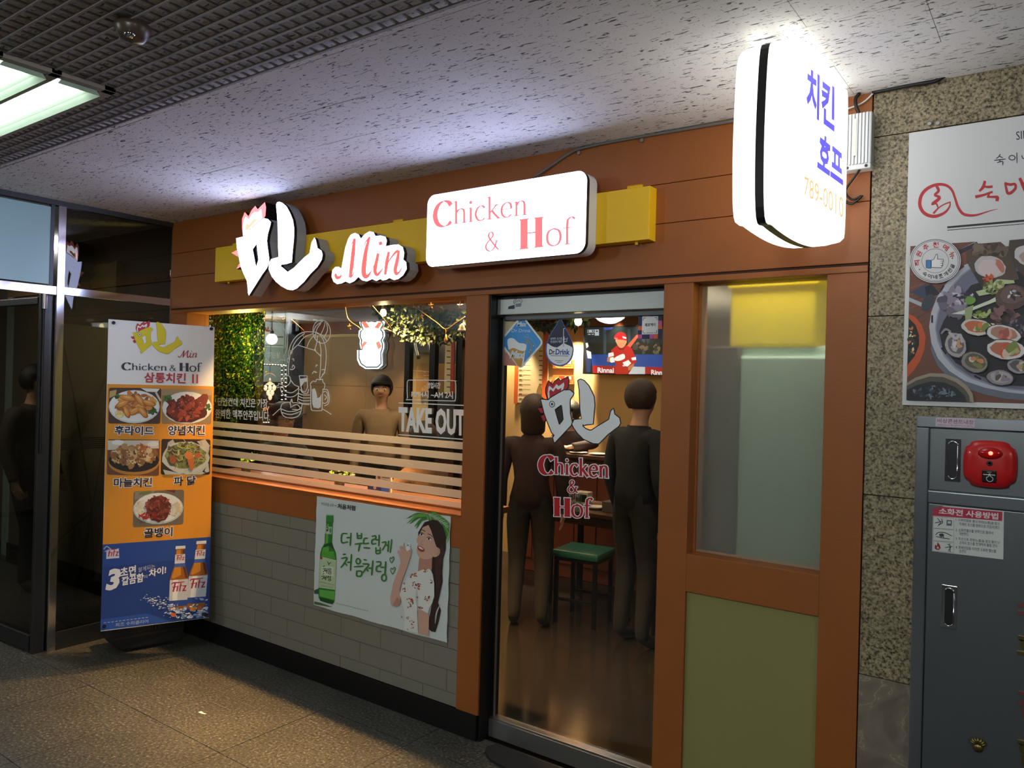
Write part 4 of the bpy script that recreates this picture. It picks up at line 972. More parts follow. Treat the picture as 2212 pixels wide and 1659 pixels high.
for x, y, s_ in ((1155, 885, 26), (1275, 840, 20), (1050, 1040, 20), (1190, 1005, 30), (1155, 985, 22), (1110, 1160, 34), (1105, 1215, 22), (1295, 1130, 26), (1330, 955, 18), (1210, 1230, 18), (1135, 1385, 22), (1090, 1340, 14), (1120, 900, 16), (1045, 970, 12), (1190, 1120, 9), (1025, 1325, 9), (1090, 1455, 9), (1240, 1235, 14), (1140, 1440, 12)):
    pr.blobs(x, y, s_, s_, 5, s_*.45, ['#b8452c', '#c45a38', '#8f2c22', '#d0764a']); pr.blobs(x, y, s_*1.2, s_*1.3, 4, s_*.3, ['#2c2a26', '#4a3a30', '#1e2420'], asp=.4)
pr.build('figure_print', po)

# ================================================================ right wall: menu poster, fire cabinet
zR = zm(1930, 240, 4.88, lambda u, v: PY(u, v, -.008)); zS = zm(1930, 500, 4.149, lambda u, v: PY(u, v, -.008))
a, b = PY(1963.8, 290, 0), PY(1949.3, 875, 0)
mp_ = box('menu_poster', -.4525, .42, -.008, .001, 1.6475, 2.555, mat('poster_board', '#d4d6d8', .5)); tag(mp_, 'large white seafood restaurant poster on the granite wall above the steel cabinet', 'poster')
pr = Print(zR, (0, -1, 0))
INKD = '#23273a'; RS = '#bb2f36'
pr.text('SINCE', (1296, 306), (1560, 262), (1290, 218), INKD, .0, tr=(1560, 172))
hand(pr, [[(1125, 455), (1110, 480), (1085, 500)], [(1115, 475), (1150, 492)], [(1065, 520), (1180, 505)], [(1120, 518), (1122, 535)], [(1095, 542), (1150, 532), (1152, 565)]], 10, INKD)
pr.ring(1250, 492, 32, 24, 9, INKD); hand(pr, [[(1300, 440), (1302, 545)], [(1352, 470), (1365, 500), (1390, 495)]], 9, INKD)
pr.build('shop_name_print', mp_); pr = Print(zR, (0, -1, 0)); brush(pr, [(600, 955), (590, 1010), (540, 1070), (450, 1108), (370, 1100), (310, 1060), (278, 990), (290, 900), (340, 830), (420, 785), (500, 772), (570, 790), (620, 840), (650, 920), (680, 1010), (730, 1080), (800, 1100), (880, 1095), (960, 1070), (1040, 1045), (1105, 1032)], [10, 18, 26, 34, 36, 36, 36, 34, 34, 32, 30, 28, 26, 24, 28, 30, 28, 22, 14, 8, 3], RS, 4)
brush(pr, [(455, 790), (475, 840), (430, 885)], [30, 30, 22], RS); brush(pr, [(430, 885), (485, 915), (410, 980)], [22, 34, 34], RS); brush(pr, [(400, 985), (450, 975), (470, 1020)], [20, 20, 14], RS); brush(pr, [(600, 958), (530, 985), (470, 1025), (420, 1080)], [14, 12, 14, 22], RS)
pr.build('shop_logo_print', mp_); pr = Print(zR, (0, -1, 0)); brush(pr, [(965, 735), (945, 800), (905, 845)], [26, 34, 22], RS); brush(pr, [(950, 795), (1005, 800), (1045, 795)], [22, 26, 26], RS); brush(pr, [(862, 905), (950, 885), (1045, 850)], [34, 26, 22], RS); brush(pr, [(1010, 870), (995, 905)], [20, 22], RS); brush(pr, [(985, 905), (1060, 905), (1095, 910), (1090, 950)], [20, 26, 34, 34], RS)
brush(pr, [(1170, 760), (1230, 775), (1280, 770), (1285, 815), (1240, 860), (1205, 865), (1190, 820), (1180, 770)], [26, 30, 26, 28, 32, 30, 26, 22], RS); brush(pr, [(1330, 705), (1365, 780), (1390, 840)], [30, 40, 36], RS)
pr.build('shop_name_print', mp_)
pr = Print(zR, (0, -1, 0)); pr.poly([(567, 1215), (1700, 1115), (1700, 1138), (567, 1236)], '#22222a'); pr.poly([(567, 1252), (1700, 1158), (1700, 1164), (567, 1259)], '#22222a'); pr.build('ruled_line', mp_)
random.seed(21)
pr = Print(zS, (0, -1, 0))
XR2 = 1750
pr.poly([(152, 132), (XR2, 20), (XR2, 1560), (117, 1512)], '#70463a')
pr.poly([(590, 165), (740, 90), (XR2, 10), (XR2, 500), (640, 330)], '#d4d6d8')
for k in range(12): pr.line([(150, 210+60*k), (420, 160+50*k)], 8, random.choice(['#5c362c', '#835445', '#684034']), smooth=False)
pr.poly([(590, 165), (745, 92), (770, 120), (600, 205)], '#2d2c3a'); pr.poly([(600, 205), (760, 125), (800, 240), (610, 310)], '#8a5348')
pr.poly([(150, 545), (290, 470), (360, 520), (300, 610)], '#39425e'); pr.poly([(280, 500), (340, 470), (420, 560), (300, 600)], '#20232e')
pr.poly([(140, 590), (270, 645), (265, 680), (140, 625)], '#a9b0bc'); pr.ell(310, 640, 50, 85, '#3c3f4e', .5)
# orange dish left, steel pan, broth
pr.poly([(140, 740), (200, 770), (255, 840), (288, 940), (280, 1050), (240, 1160), (180, 1250), (122, 1310), (122, 1190), (190, 1120), (230, 1020), (230, 930), (200, 840), (137, 775)], '#c4552e'); pr.poly([(137, 775), (200, 840), (230, 930), (230, 1020), (190, 1120), (124, 1200)], '#241f1e'); pr.blobs(165, 980, 30, 150, 20, 16, ['#c47a50', '#e0d0a0', '#3a3a36'])
def arcpts(cx, cy, rx, ry, a0, a1, n=26): return [(cx+rx*math.cos(math.radians(a0+(a1-a0)*k/n)), cy+ry*math.sin(math.radians(a0+(a1-a0)*k/n))) for k in range(n+1)]
rim = [(1200, 140), (900, 200), (660, 300), (560, 370), (470, 470), (390, 590), (340, 720), (320, 850), (340, 1000), (400, 1140), (500, 1250), (640, 1340), (820, 1400), (1010, 1440), (XR2, 1520), (XR2, 60)]
pr.poly([(p[0]-6, p[1]+60) for p in rim[8:14]]+[(XR2, 1560), (XR2, 1480)]+[(p[0], p[1]-8) for p in rim[13:7:-1]], '#6a6f80')
pr.poly(rim, '#b6bcc8'); ins = [(x+(52 if x < 1100 else 0), y-(20 if y > 900 else -14)) for x, y in rim]; pr.poly(ins, '#8e93a6'); ins2 = [(x+(64 if x < 1100 else 0), y-(32 if y > 900 else -20)) for x, y in rim]; pr.poly(ins2, '#6f6f86')
ins3 = [(1200, 330), (700, 480), (560, 640), (450, 800), (410, 900), (440, 1040), (560, 1180), (760, 1290), (1010, 1380), (XR2, 1420), (XR2, 200)]; pr.poly(ins3, '#24222a')
for x, y, a_ in ((435, 515, -1.05), (347, 785, 1.57), (452, 1070, .95), (755, 1308, .45)): pr.line([(x-34*math.cos(a_), y-34*math.sin(a_)), (x+34*math.cos(a_), y+34*math.sin(a_))], 17, '#1b1a20', smooth=False)
pr.build('hot_pot_print', mp_)
pr = Print(zS, (0, -1, 0), .0035)
def shellp(x, y, rx, ry, rot, c1, c2, c3):
    pr.ell(x, y, rx, ry, '#2a2428', rot, 18, .04); pr.ell(x, y, rx*.93, ry*.9, c1, rot, 18, .05); pr.ell(x+4, y-4, rx*.74, ry*.68, c2, rot, 16, .08); pr.blobs(x+rx*.1, y, rx*.42, ry*.4, 7, rx*.28, c3)
pr.poly([(650, 190), (780, 110), (960, 95), (1060, 180), (1090, 330), (1130, 430), (960, 470), (790, 500), (720, 380), (660, 280)], '#57463c'); pr.blobs(860, 170, 170, 60, 40, 34, ['#6b5a4c', '#4a3c34', '#7a6a5c', '#3a302c']); pr.poly([(790, 300), (720, 380), (790, 500), (830, 470)], '#33302e')
pr.ell(870, 320, 140, 100, '#c2bec2', .2, 22, .06); pr.ell(865, 335, 105, 80, '#d6c4c6', .2, 20, .05); pr.ell(960, 310, 30, 70, '#c07a6a', -.5, 14, .2)
pr.poly([(1040, 80), (1750, 20), (1750, 330), (1180, 420), (1080, 300), (1030, 160)], '#4a3f3a'); pr.ell(1200, 210, 115, 90, '#cfcace', 0, 20, .08); pr.ell(1210, 230, 80, 55, '#b89a94', 0, 16, .1)
pr.blobs(560, 640, 120, 110, 60, 50, ['#6c6478', '#8a8296', '#554e62', '#a49cae'], asp=.5); pr.blobs(640, 590, 90, 60, 24, 30, ['#2b2638', '#453c56', '#c6c2d2'], asp=.4)
pr.poly([(520, 740), (660, 700), (860, 620), (915, 590), (920, 630), (760, 690), (620, 745)], '#d3dcc8'); pr.poly([(740, 540), (850, 510), (930, 430), (1080, 440), (1090, 465), (940, 480), (880, 560), (770, 580)], '#b9c79c'); pr.poly([(640, 690), (720, 660), (700, 780), (650, 850)], '#9aa87c'); pr.poly([(700, 750), (850, 820), (980, 835), (975, 855), (820, 850)], '#dfe2cc')
pr.ell(690, 620, 48, 38, '#6d9a3f', 0, 14, .1); pr.blobs(800, 740, 70, 40, 22, 22, ['#6b8038', '#8ea04c', '#a8b874']); pr.blobs(850, 430, 45, 40, 14, 20, ['#b83a2a', '#d05a3c', '#8a2c20']); pr.blobs(920, 500, 100, 60, 30, 26, ['#74803e', '#9aa25e', '#4c5a2c', '#c6c69a'])
pr.ell(1060, 590, 150, 115, '#5a4440', -.15, 20, .06); pr.ell(1070, 570, 110, 80, '#6f5752', -.1, 18, .08); pr.blobs(1090, 570, 60, 40, 16, 18, ['#d8d4da', '#b9b0b8', '#2c2226']); pr.blobs(1000, 760, 110, 70, 30, 36, ['#4a3236', '#6a484a', '#2e2226', '#866062'])
pr.poly([(1000, 830), (1170, 740), (1400, 760), (1400, 960), (1090, 950)], '#33303c'); pr.blobs(1130, 840, 90, 70, 34, 20, ['#57525f', '#7c7684', '#262430'])
shellp(750, 860, 150, 80, .12, '#cfc9c4', '#c06a48', ['#d4522e', '#e07a4a', '#c8b8a8', '#7a8a40'])
shellp(990, 920, 165, 85, .18, '#d6d4d6', '#b08070', ['#d06a60', '#e0a090', '#a85850'])
shellp(1010, 1060, 190, 95, .1, '#d8d6d8', '#b86a50', ['#d44e30', '#7d8a48', '#d8c0b0', '#a8b070'])
shellp(560, 1020, 100, 125, -.4, '#a9a2a6', '#6a6068', ['#b8b0b8', '#d8d0d8', '#c89a70']); pr.line([(500, 900), (560, 960), (600, 930), (620, 1000)], 30, '#bcb4c0', taper=.3); pr.line([(430, 920), (470, 880), (520, 900)], 22, '#8e8696', taper=.4)
shellp(730, 1170, 130, 100, .3, '#8a8480', '#5f564e', ['#c8875a', '#7d8048', '#cfc4b8', '#d08a50'])
shellp(960, 1310, 130, 75, .1, '#8f8890', '#b0a6ae', ['#cfc8d2', '#5a5440', '#8e8494']); shellp(1120, 1210, 110, 70, .2, '#9a949c', '#5c565c', ['#c8c0c8', '#b89880', '#6a8040'])
for k in range(14): shellp(random.uniform(1220, 1650), random.uniform(500, 1350), random.uniform(70, 120), random.uniform(50, 80), random.uniform(-.5, .5), '#9a949c', '#7a6a66', ['#c8c0c8', '#b89880', '#c86a4a'])
pr.build('seafood_print', mp_)
pr = Print(zS, (0, -1, 0), .008)
sil = [(120, 1512), (122, 1360), (200, 1310), (330, 1270), (460, 1275), (580, 1320), (660, 1380), (710, 1450), (725, 1530)]
pr.poly(sil, '#9b8f80'); pr.poly([(120, 1512), (122, 1385), (210, 1335), (330, 1300), (450, 1305), (560, 1350), (640, 1410), (680, 1470), (690, 1528)], '#57504a'); pr.poly([(122, 1420), (220, 1375), (340, 1345), (450, 1352), (560, 1395), (640, 1470), (660, 1526), (120, 1512)], '#20242c'); pr.blobs(380, 1445, 200, 55, 60, 24, ['#2c3440', '#4a5868', '#161a20', '#728090'], asp=.4)
pr.build('seaweed_bowl_print', mp_)
pr = Print(zS, (0, -1, 0), .010)
cx_, cy_ = 379, 267
pr.ell(cx_, cy_, 229, 200, '#d6d6da', n=40); pr.ring(cx_, cy_, 218, 190, 6, '#5c5e68', n=40); pr.ring(cx_, cy_, 204, 178, 4, '#5c5e68', n=40); pr.ring(cx_, cy_, 120, 108, 4, '#6c6e78', n=36)
def around(st, r, a0, a1, size, col, inner=False):
    n = len(st)
    for i, ch in enumerate(st):
        t = math.radians(a0+(a1-a0)*i/(n-1)); x, y = cx_+r*math.cos(t), cy_+r*.88*math.sin(t); R = Vector((-math.sin(t), math.cos(t)))*size/2; U = Vector((math.cos(t), math.sin(t)))*size/2
        if inner: R, U = -R, -U
        c_ = Vector((x, y)); bl, br_, tl = c_-R-U, c_+R-U, c_-R+U; pr.text(ch, bl, br_, tl, col, .03)
around('직원추천메뉴', 163, 172, 338, 48, '#b8323a'); around('숙이네조개전골', 163, 125, 20, 36, '#3a3c44', True)
for x, y in ((238, 345), (531, 245)): pr.ell(x, y, 6, 6, '#3a3c44', n=8)
TH = [(344, 262), (366, 255), (385, 212), (396, 206), (400, 235), (395, 252), (450, 254), (450, 270), (444, 285), (446, 300), (440, 312), (434, 328), (400, 328), (344, 325)]
pr.poly(TH, '#e9eaee'); pr.line(TH+[TH[0]], 5, '#30323c', smooth=False); pr.poly([(297, 262), (341, 262), (341, 334), (297, 330)], '#3f83c4'); pr.line([(297, 262), (341, 262), (341, 334), (297, 330), (297, 262)], 5, '#30323c', smooth=False)
for y in (270, 289, 308): pr.line([(424, y), (450, y)], 4, '#30323c', smooth=False)
pr.build('recommended_stamp', mp_)
for u, v in ((2008, 268), (2026, 267)):
    p = PY(u, v, 0); o = cyl('wall_screw', (p.x, -.006, p.z), (p.x, .002, p.z), .006, M_STEEL, n=10); tag(o, 'tiny %s screw plug in the granite above the seafood poster' % ('left' if u < 2015 else 'right'), 'screw')
# ---- fire hose cabinet
M_CAB = mat('cabinet_steel', '#777b7f', .36, .75, bump=.03, bscale=400); M_CABD = mat('cabinet_edge', '#a6abb2', .25, .9)
fc = empty('fire_cabinet', (0, 0, 0), label='grey steel fire hose cabinet set in the granite wall under the seafood poster', cat='cabinet')
box('cabinet_body', -.39, .44, -.004, .02, 0, 1.60, M_DKSTEEL, fc)
X0 = -.407
box('frame_side', X0, X0+.038, -.018, .0, 0, 1.576, M_CABD, fc, .003); box('frame_side', .41, .45, -.018, 0, 0, 1.576, M_CABD, fc, .003)
box('frame_top', X0, .45, -.018, 0, 1.577, 1.614, M_CABD, fc, .003); box('frame_middle', X0+.0385, .41, -.018, 0, 1.332, 1.372, M_CABD, fc, .003)
du = box('upper_door', X0+.041, .408, -.014, -.002, 1.375, 1.574, M_CAB, fc, .002); dlw = box('lower_door', X0+.041, .408, -.014, -.002, .06, 1.329, M_CAB, fc, .002)
M_HOL = mat('handle_recess', '#3a3d40', .3, .6)
def pull(x0, x1, z0, z1, par):
    h = box('pull_handle', x0, x1, -.017, -.013, z0, z1, M_CHROME, par, .001)
    bm = bmesh.new(); r = (x1-x0)*.30; cx2 = (x0+x1)/2
    pts = [Vector((cx2+r*math.cos(t), -.0174, z1-.022+r*math.sin(t))) for t in [pi*k/10 for k in range(11)]]+[Vector((cx2+r*math.cos(t), -.0174, z0+.022+r*math.sin(t))) for t in [pi+pi*k/10 for k in range(11)]]
    fill(bm, [pts]); orient(bm, (0, -1, 0)); from_bm('finger_recess', bm, M_HOL, h)
    add = bmesh.new(); add_tube(add, pts+[pts[0]], .0022, 6); from_bm('recess_rim', add, M_CHROME, h, True)
pull(-.322, -.278, 1.407, 1.545, du); pull(-.322, -.278, .935, 1.073, dlw)
al = empty('alarm_unit', (-.198, -.014, 1.472), label='red rounded fire alarm unit with a glowing lamp on the upper cabinet door', cat='alarm')
M_REDP = mat('alarm_red', '#c21a1e', .3, coat=.3)
def squircle(cx2, cz, rx, rz, y, notch=.0, n=48):
    out = []
    for k in range(n):
        t = 2*pi*k/n; c_, s_ = math.cos(t), math.sin(t); q_ = (abs(c_)**3.4+abs(s_)**3.4)**(-1/3.4)
        if notch and abs(abs(c_)-abs(s_)) < .16: q_ *= 1-notch
        out.append(Vector((cx2+rx*c_*q_, y, cz+rz*s_*q_)))
    return out
bm = bmesh.new(); rings = [[bm.verts.new(p) for p in squircle(-.198, 1.472, .072*s_, .074*s_, y, .06)] for s_, y in ((1, -.0145), (1, -.030), (.94, -.041), (.80, -.048), (.5, -.051))]
for A_, B_ in zip(rings, rings[1:]):
    for k in range(48): bm.faces.new((A_[k], A_[(k+1) % 48], B_[(k+1) % 48], B_[k]))
bm.faces.new(rings[-1]); bm.faces.new(rings[0][::-1]); bmesh.ops.recalc_face_normals(bm, faces=bm.faces); from_bm('alarm_body', bm, M_REDP, al, True)
pl = lathe('lamp_lens', (-.196, -.049, 1.507), [(.034, 0), (.033, .004), (.024, .010), (.008, .013)], mat('lamp_lens_red', '#b00b0e', .15, coat=.5), al, axis=(0, -1, 0)); pl.scale = (1, 1, .55)
lathe('lamp_led', (-.194, -.058, 1.508), [(.007, 0), (.006, .004), (.003, .006)], emis('alarm_led', (1, .10, .03), 4), al, axis=(0, -1, 0))
light('POINT', 'alarm_glow', (-.194, -.075, 1.508), .005, (1, .05, .02), .01)
lathe('speaker_hole', (-.197, -.050, 1.476), [(.0085, 0), (.008, .003), (.004, .001)], M_BLACK, al, axis=(0, -1, 0))
b_ = box('press_button', -.216, -.178, -.054, -.049, 1.417, 1.455, mat('button_black', '#141416', .25), al, .003)
pr = Print(lambda x, y: Vector((x, -.0545, y)), (0, -1, 0)); pr.line([(-.213, 1.441), (-.181, 1.441)], .0022, '#d8d8d8', smooth=False); pr.line([(-.197, 1.445), (-.1985, 1.436), (-.204, 1.432), (-.202, 1.424), (-.196, 1.420), (-.188, 1.424), (-.188, 1.433), (-.194, 1.437), (-.195, 1.445)], .0016, '#d8d8d8'); pr.line([(-.203, 1.449), (-.191, 1.449)], .002, '#a0a0a0', smooth=False); pr.build('press_symbol', b_)
zC = zm(1930, 880, 4.61, lambda u, v: PY(u, v, -.0145))
zF = zm(1930, 880, 4.61, lambda u, v: PY(u, v, -.0185))
pr = Print(zF, (0, -1, 0)); pr.rrect([(422, 100), (812, 112), (806, 205), (420, 190)], 8, '#c8bcc8'); pr.text('비상콘센트내장', (438, 152), (798, 172), (440, 112), '#8e3a72', .01, tr=(798, 128)); pr.text('EMERGENCY RECEPTACLE & INSIDE', (440, 180), (790, 196), (441, 166), '#8e3a72', .0, tr=(790, 182)); tag(pr.build('outlet_label', fc), 'pale lilac sticker with pink lettering')
pr = Print(zC, (0, -1, 0)); pr.poly([(395, 1000), (480, 980), (1100, 1035), (1094, 1515), (386, 1432)], '#d2d4d2'); pr.poly([(395, 1000), (480, 980), (500, 990), (1086, 1040), (1083, 1132), (392, 1078)], '#b32a48'); pr.poly([(395, 1000), (480, 980), (440, 1020)], '#8c4a40')
pr.text('소화전 사용방법', (452, 1060), (1040, 1116), (458, 1000), '#e6d8da', .03, tr=(1042, 1055))
for k, (y, y2) in enumerate(((1085, 1200), (1205, 1325), (1330, 1430))):
    q_ = [(398, y), (603, y+18), (600, y2+16), (396, y2)]; pr.line(q_+[q_[0]], 4, '#8e9092', smooth=False)
hand(pr, [[(440, 1105), (470, 1150), (445, 1180)], [(480, 1110), (488, 1150), (450, 1165)], [(415, 1150), (490, 1135)]], 8, '#2e3640'); pr.poly([(530, 1120), (583, 1124), (580, 1180), (527, 1176)], '#59626c'); pr.poly([(540, 1132), (573, 1134), (570, 1158), (538, 1156)], '#c2c6c8')
hand(pr, [[(420, 1270), (450, 1245), (520, 1250), (580, 1280)], [(425, 1285), (490, 1300), (560, 1310)], [(460, 1260), (475, 1290)], [(490, 1258), (500, 1295)]], 8, '#2e3640'); pr.ell(480, 1272, 25, 18, '#3a424c', 0, 12)
pr.poly([(410, 1400), (415, 1365), (432, 1380), (440, 1340), (462, 1370), (470, 1400), (455, 1418), (425, 1416)], '#8e2a3c'); pr.poly([(430, 1405), (442, 1380), (455, 1405)], '#d2d4d2'); hand(pr, [[(540, 1360), (570, 1390), (545, 1430)], [(515, 1395), (585, 1385)], [(560, 1355), (565, 1440)]], 8, '#3a5a52')
TXT = [('1. 소화전함을 열고 관창(노즐)을 잡고', 620, 1130, 1058, 1172), ('적재된 호스를 함밖으로 끄집어낸다.', 655, 1172, 1058, 1210), ('2. 소화전밸브를 왼쪽으로 돌려서', 620, 1230, 992, 1262), ('개방한다.', 655, 1268, 750, 1278), ('3. 두손으로 관창(노즐)을 잡고 불이 난', 620, 1318, 1060, 1360), ('곳까지 호스를 전개하여 불을 끈다.', 655, 1358, 1040, 1392), ('4. 화재진압을 마치면 소화전 밸브를', 620, 1402, 1022, 1445), ('잠근다.', 655, 1442, 728, 1450)]
for st, x0_, y0_, x1_, y1_ in TXT: pr.text(st, (x0_, y0_+4), (x1_, y1_+4), (x0_, y0_-28), '#3f4862', .004, tr=(x1_, y1_-28))
tag(pr.build('instruction_sticker', fc), 'white sticker with a crimson heading of hydrant instructions')
p = PY(2113, 1610, -.016); em = empty('emblem', p, label=None); em.parent = fc; em.matrix_parent_inverse = wm(fc).inverted(); em.name = 'door_emblem'
M_BRASS = mat('dull_brass', '#8a7a48', .35, .9)
bm = bmesh.new(); add_lathe(bm, p+Vector((0, .001, -.006)), [(.016, 0), (.014, .008), (.006, .012)], 14, (0, -1, 0))
for k in range(7):
    t = math.radians(15+25*k); add_tube(bm, [p+Vector((.004*math.cos(t), -.004, .004*math.sin(t))), p+Vector((.016*math.cos(t), -.008, .004+.014*math.sin(t))), p+Vector((.024*math.cos(t), -.004, .008+.018*math.sin(t)))], [.004, .0045, .002], 6)
bmesh.ops.recalc_face_normals(bm, faces=bm.faces); o = from_bm('brass_flower', bm, M_BRASS, fc, True); bpy.data.objects.remove(em); tag(o, kind='stuff')
M_RL = mat('dull_red_letter', '#7c4a4c', .4, .3)
for k, (ch, v0) in enumerate((('소', 1318), ('화', 1415), ('전', 1535), ('함', 1640))):
    vs, fs, bb = glyphs(ch, .03); p0 = PY(2199, v0, -.015); sc_ = .085
    bm = bmesh.new(); V = [bm.verts.new((p0.x+(x-bb[0])*sc_, -.0145, p0.z+(y-bb[1])*sc_-.01)) for x, y in vs]
    for f in fs:
        try: bm.faces.new([V[i] for i in f])
        except ValueError: pass
    r_ = bmesh.ops.extrude_face_region(bm, geom=bm.faces[:]); bmesh.ops.translate(bm, vec=(0, -.005, 0), verts=[g for g in r_['geom'] if isinstance(g, bmesh.types.BMVert)]); bmesh.ops.recalc_face_normals(bm, faces=bm.faces)
    tag(from_bm('raised_letter', bm, M_RL if k % 2 == 0 else M_BRASS, fc), kind='stuff')
# ================================================================ loose things on the passage floor
p = PZ(1155, 1650, 0); bm = bmesh.new(); e0, e1 = PZ(1046, 1618, 0), PZ(1070, 1607, 0)
M_MAT = mat('door_mat', '#1c1d1f', .85, bump=.6, bscale=300)
pts = [PZ(*q_, .012) for q_ in ((1047, 1622), (1052, 1612), (1072, 1606), (1320, 1700), (1320, 1800), (1250, 1760), (1100, 1662), (1060, 1640))]
VL = fill(bm, [pts]); r_ = bmesh.ops.extrude_face_region(bm, geom=bm.faces[:]); bmesh.ops.translate(bm, vec=(0, 0, -.0115), verts=[g for g in r_['geom'] if isinstance(g, bmesh.types.BMVert)]); bmesh.ops.recalc_face_normals(bm, faces=bm.faces)
tag(from_bm('door_mat', bm, M_MAT), 'worn black rubber mat on the floor in front of the glass door', 'mat')
p = PZ(437, 1540, .002); bm = bmesh.new(); pts = [Vector((p.x+a_, p.y+b_, .0015+c_)) for a_, b_, c_ in ((-.026, -.006, 0), (-.01, -.010, .002), (.012, -.004, 0), (.028, -.004, .003), (.026, .007, .001), (.0, .006, .0), (-.02, .008, .002))]
fill(bm, [pts]); r_ = bmesh.ops.extrude_face_region(bm, geom=bm.faces[:]); bmesh.ops.translate(bm, vec=(0, 0, .0008), verts=[g for g in r_['geom'] if isinstance(g, bmesh.types.BMVert)]); bmesh.ops.recalc_face_normals(bm, faces=bm.faces); bmesh.ops.translate(bm, vec=(0, 0, -.001), verts=bm.verts)
tag(from_bm('paper_scrap', bm, M_WHITEP), 'torn scrap of white paper lying on the lit granite floor', 'litter')
# ================================================================ window, glass door, frosted pane
YG = .128
M_FROST = bpy.data.materials.new('frosted_film'); M_FROST.use_nodes = True
def frost(m, col, tr):
    nt = m.node_tree; nt.nodes.clear(); N = nt.nodes.new; L = nt.links.new
    o = N('ShaderNodeOutputMaterial'); d = N('ShaderNodeBsdfDiffuse'); t = N('ShaderNodeBsdfTranslucent'); p = N('ShaderNodeBsdfTransparent'); a = N('ShaderNodeMixShader'); b = N('ShaderNodeMixShader')
    d.inputs[0].default_value = (*H(col), 1); t.inputs[0].default_value = (*H(col), 1); a.inputs[0].default_value = .55; b.inputs[0].default_value = tr
    L(d.outputs[0], a.inputs[1]); L(t.outputs[0], a.inputs[2]); L(a.outputs[0], b.inputs[1]); L(p.outputs[0], b.inputs[2]); L(b.outputs[0], o.inputs[0])
frost(M_FROST, '#d9d6cc', .12)
w1 = tag(box('window_1', -4.742, -2.352, YG, YG+.008, 1.048, 2.101, M_GLASS), kind='structure')
box('glazing_bead', -4.742, -2.352, YG-.012, YG, 1.048, 1.056, M_OR, w1); 
for v0, v1 in ((955.2, 971), (979.8, 995.5), (1005.8, 1023.6), (1034, 1051.8), (1060, 1077.6), (1086.5, 1106)):
    zz1, zz0 = PY(1000, v0, YG).z, PY(1000, v1, YG).z
    box('frosted_stripe', -4.742, -2.356, YG-.0012, YG-.0002, max(zz0, 1.05), zz1, M_FROST, w1)
SK6 = zm(450, 640, 5.183, lambda u, v: PY(u, v, YG)); SK7 = zm(700, 640, 5.184, lambda u, v: PY(u, v, YG))
WV = '#f4f4f0'
pr = Print(SK6, (0, -1, 0)); pr.text('단언컨대 치킨은 가장', (104, 1222), (665, 1250), (108, 1135), WV, .018, tr=(665, 1150)); pr.text('완벽한 맥주안주입니다.', (78, 1362), (690, 1398), (80, 1262), WV, .018, tr=(690, 1290))
pr.build('window_lettering', w1, VINYL)
pr = Print(SK6, (0, -1, 0)); pr.line([(720, 1335), (800, 1262), (812, 1255)], 8, WV); LW = 9
def dl_(pts, sm=True, w_=LW, cap=False): pr.line(pts, w_, WV, smooth=sm, n=4)
pr.ring(1270, 395, 98, 132, LW, WV, -.1); dl_([(1195, 480), (1215, 370), (1262, 300)]); dl_([(1178, 395), (1210, 330), (1285, 275)]); dl_([(1255, 440), (1295, 350), (1310, 285)]); dl_([(1290, 470), (1335, 380), (1325, 300)]); dl_([(1215, 415), (1280, 440), (1325, 500)])
dl_([(905, 720), (900, 640), (925, 540), (985, 450), (1060, 405), (1150, 398), (1240, 420), (1300, 520), (1320, 640), (1315, 760), (1300, 850), (1248, 930)])
dl_([(935, 640), (950, 560), (1000, 480), (1080, 415)]); dl_([(925, 600), (910, 700), (898, 800), (900, 880)]); dl_([(1000, 545), (1060, 565), (1190, 605), (1262, 672)], False); dl_([(1000, 545), (945, 600), (925, 650)]); dl_([(1005, 545), (1075, 460), (1180, 415)]); dl_([(1105, 570), (1140, 490), (1200, 425)]); dl_([(1190, 605), (1215, 520), (1222, 440)]); dl_([(1262, 672), (1262, 600), (1245, 500)]); dl_([(1262, 672), (1258, 800), (1245, 920)]); dl_([(1190, 605), (1195, 580), (1205, 620)], False)
dl_([(905, 690), (888, 700), (890, 735), (905, 742)]); dl_([(940, 705), (955, 702), (960, 725)]); dl_([(915, 815), (945, 820), (968, 795), (950, 770), (940, 800)]); dl_([(1205, 790), (1212, 768), (1225, 775)]); dl_([(1165, 870), (1185, 840), (1215, 855), (1190, 850)]); dl_([(1270, 825), (1300, 820), (1302, 860), (1275, 875)])
pr.ring(870, 945, 50, 62, LW, WV, .4); dl_([(822, 990), (790, 975), (785, 1000), (765, 1005), (772, 1025), (795, 1015)]); dl_([(925, 940), (965, 990), (1020, 1015)]); dl_([(805, 1010), (825, 1080), (880, 1125), (960, 1120), (1010, 1080)]); dl_([(835, 1010), (860, 1060), (930, 1080), (1000, 1040), (1015, 1015)]); dl_([(1015, 1020), (1010, 1100), (1000, 1180)])
for k in range(4): dl_([(1010, 1085+32*k), (1060, 1105+32*k), (1140, 1105+32*k)])
dl_([(1015, 890), (1108, 890), (1112, 1020), (1090, 1070), (1055, 1065), (1035, 1000), (1020, 890)], False); pr.poly([(1024, 925), (1108, 912), (1110, 955), (1075, 960), (1050, 1000), (1040, 1010)], WV); dl_([(1030, 1040), (1060, 1080), (1110, 1085), (1125, 1040)])
dl_([(1150, 1010), (1145, 980), (1175, 950), (1205, 955), (1215, 930), (1250, 935), (1280, 930), (1285, 960), (1305, 985), (1300, 1030), (1280, 1045)])
dl_([(1150, 1010), (1148, 1180), (1155, 1265), (1180, 1280), (1250, 1280), (1275, 1265), (1280, 1120), (1285, 1040)]); pr.poly([(1162, 1040), (1195, 1030), (1215, 1090), (1222, 1140), (1250, 1130), (1268, 1090), (1262, 1240), (1235, 1255), (1180, 1245), (1165, 1200)], WV)
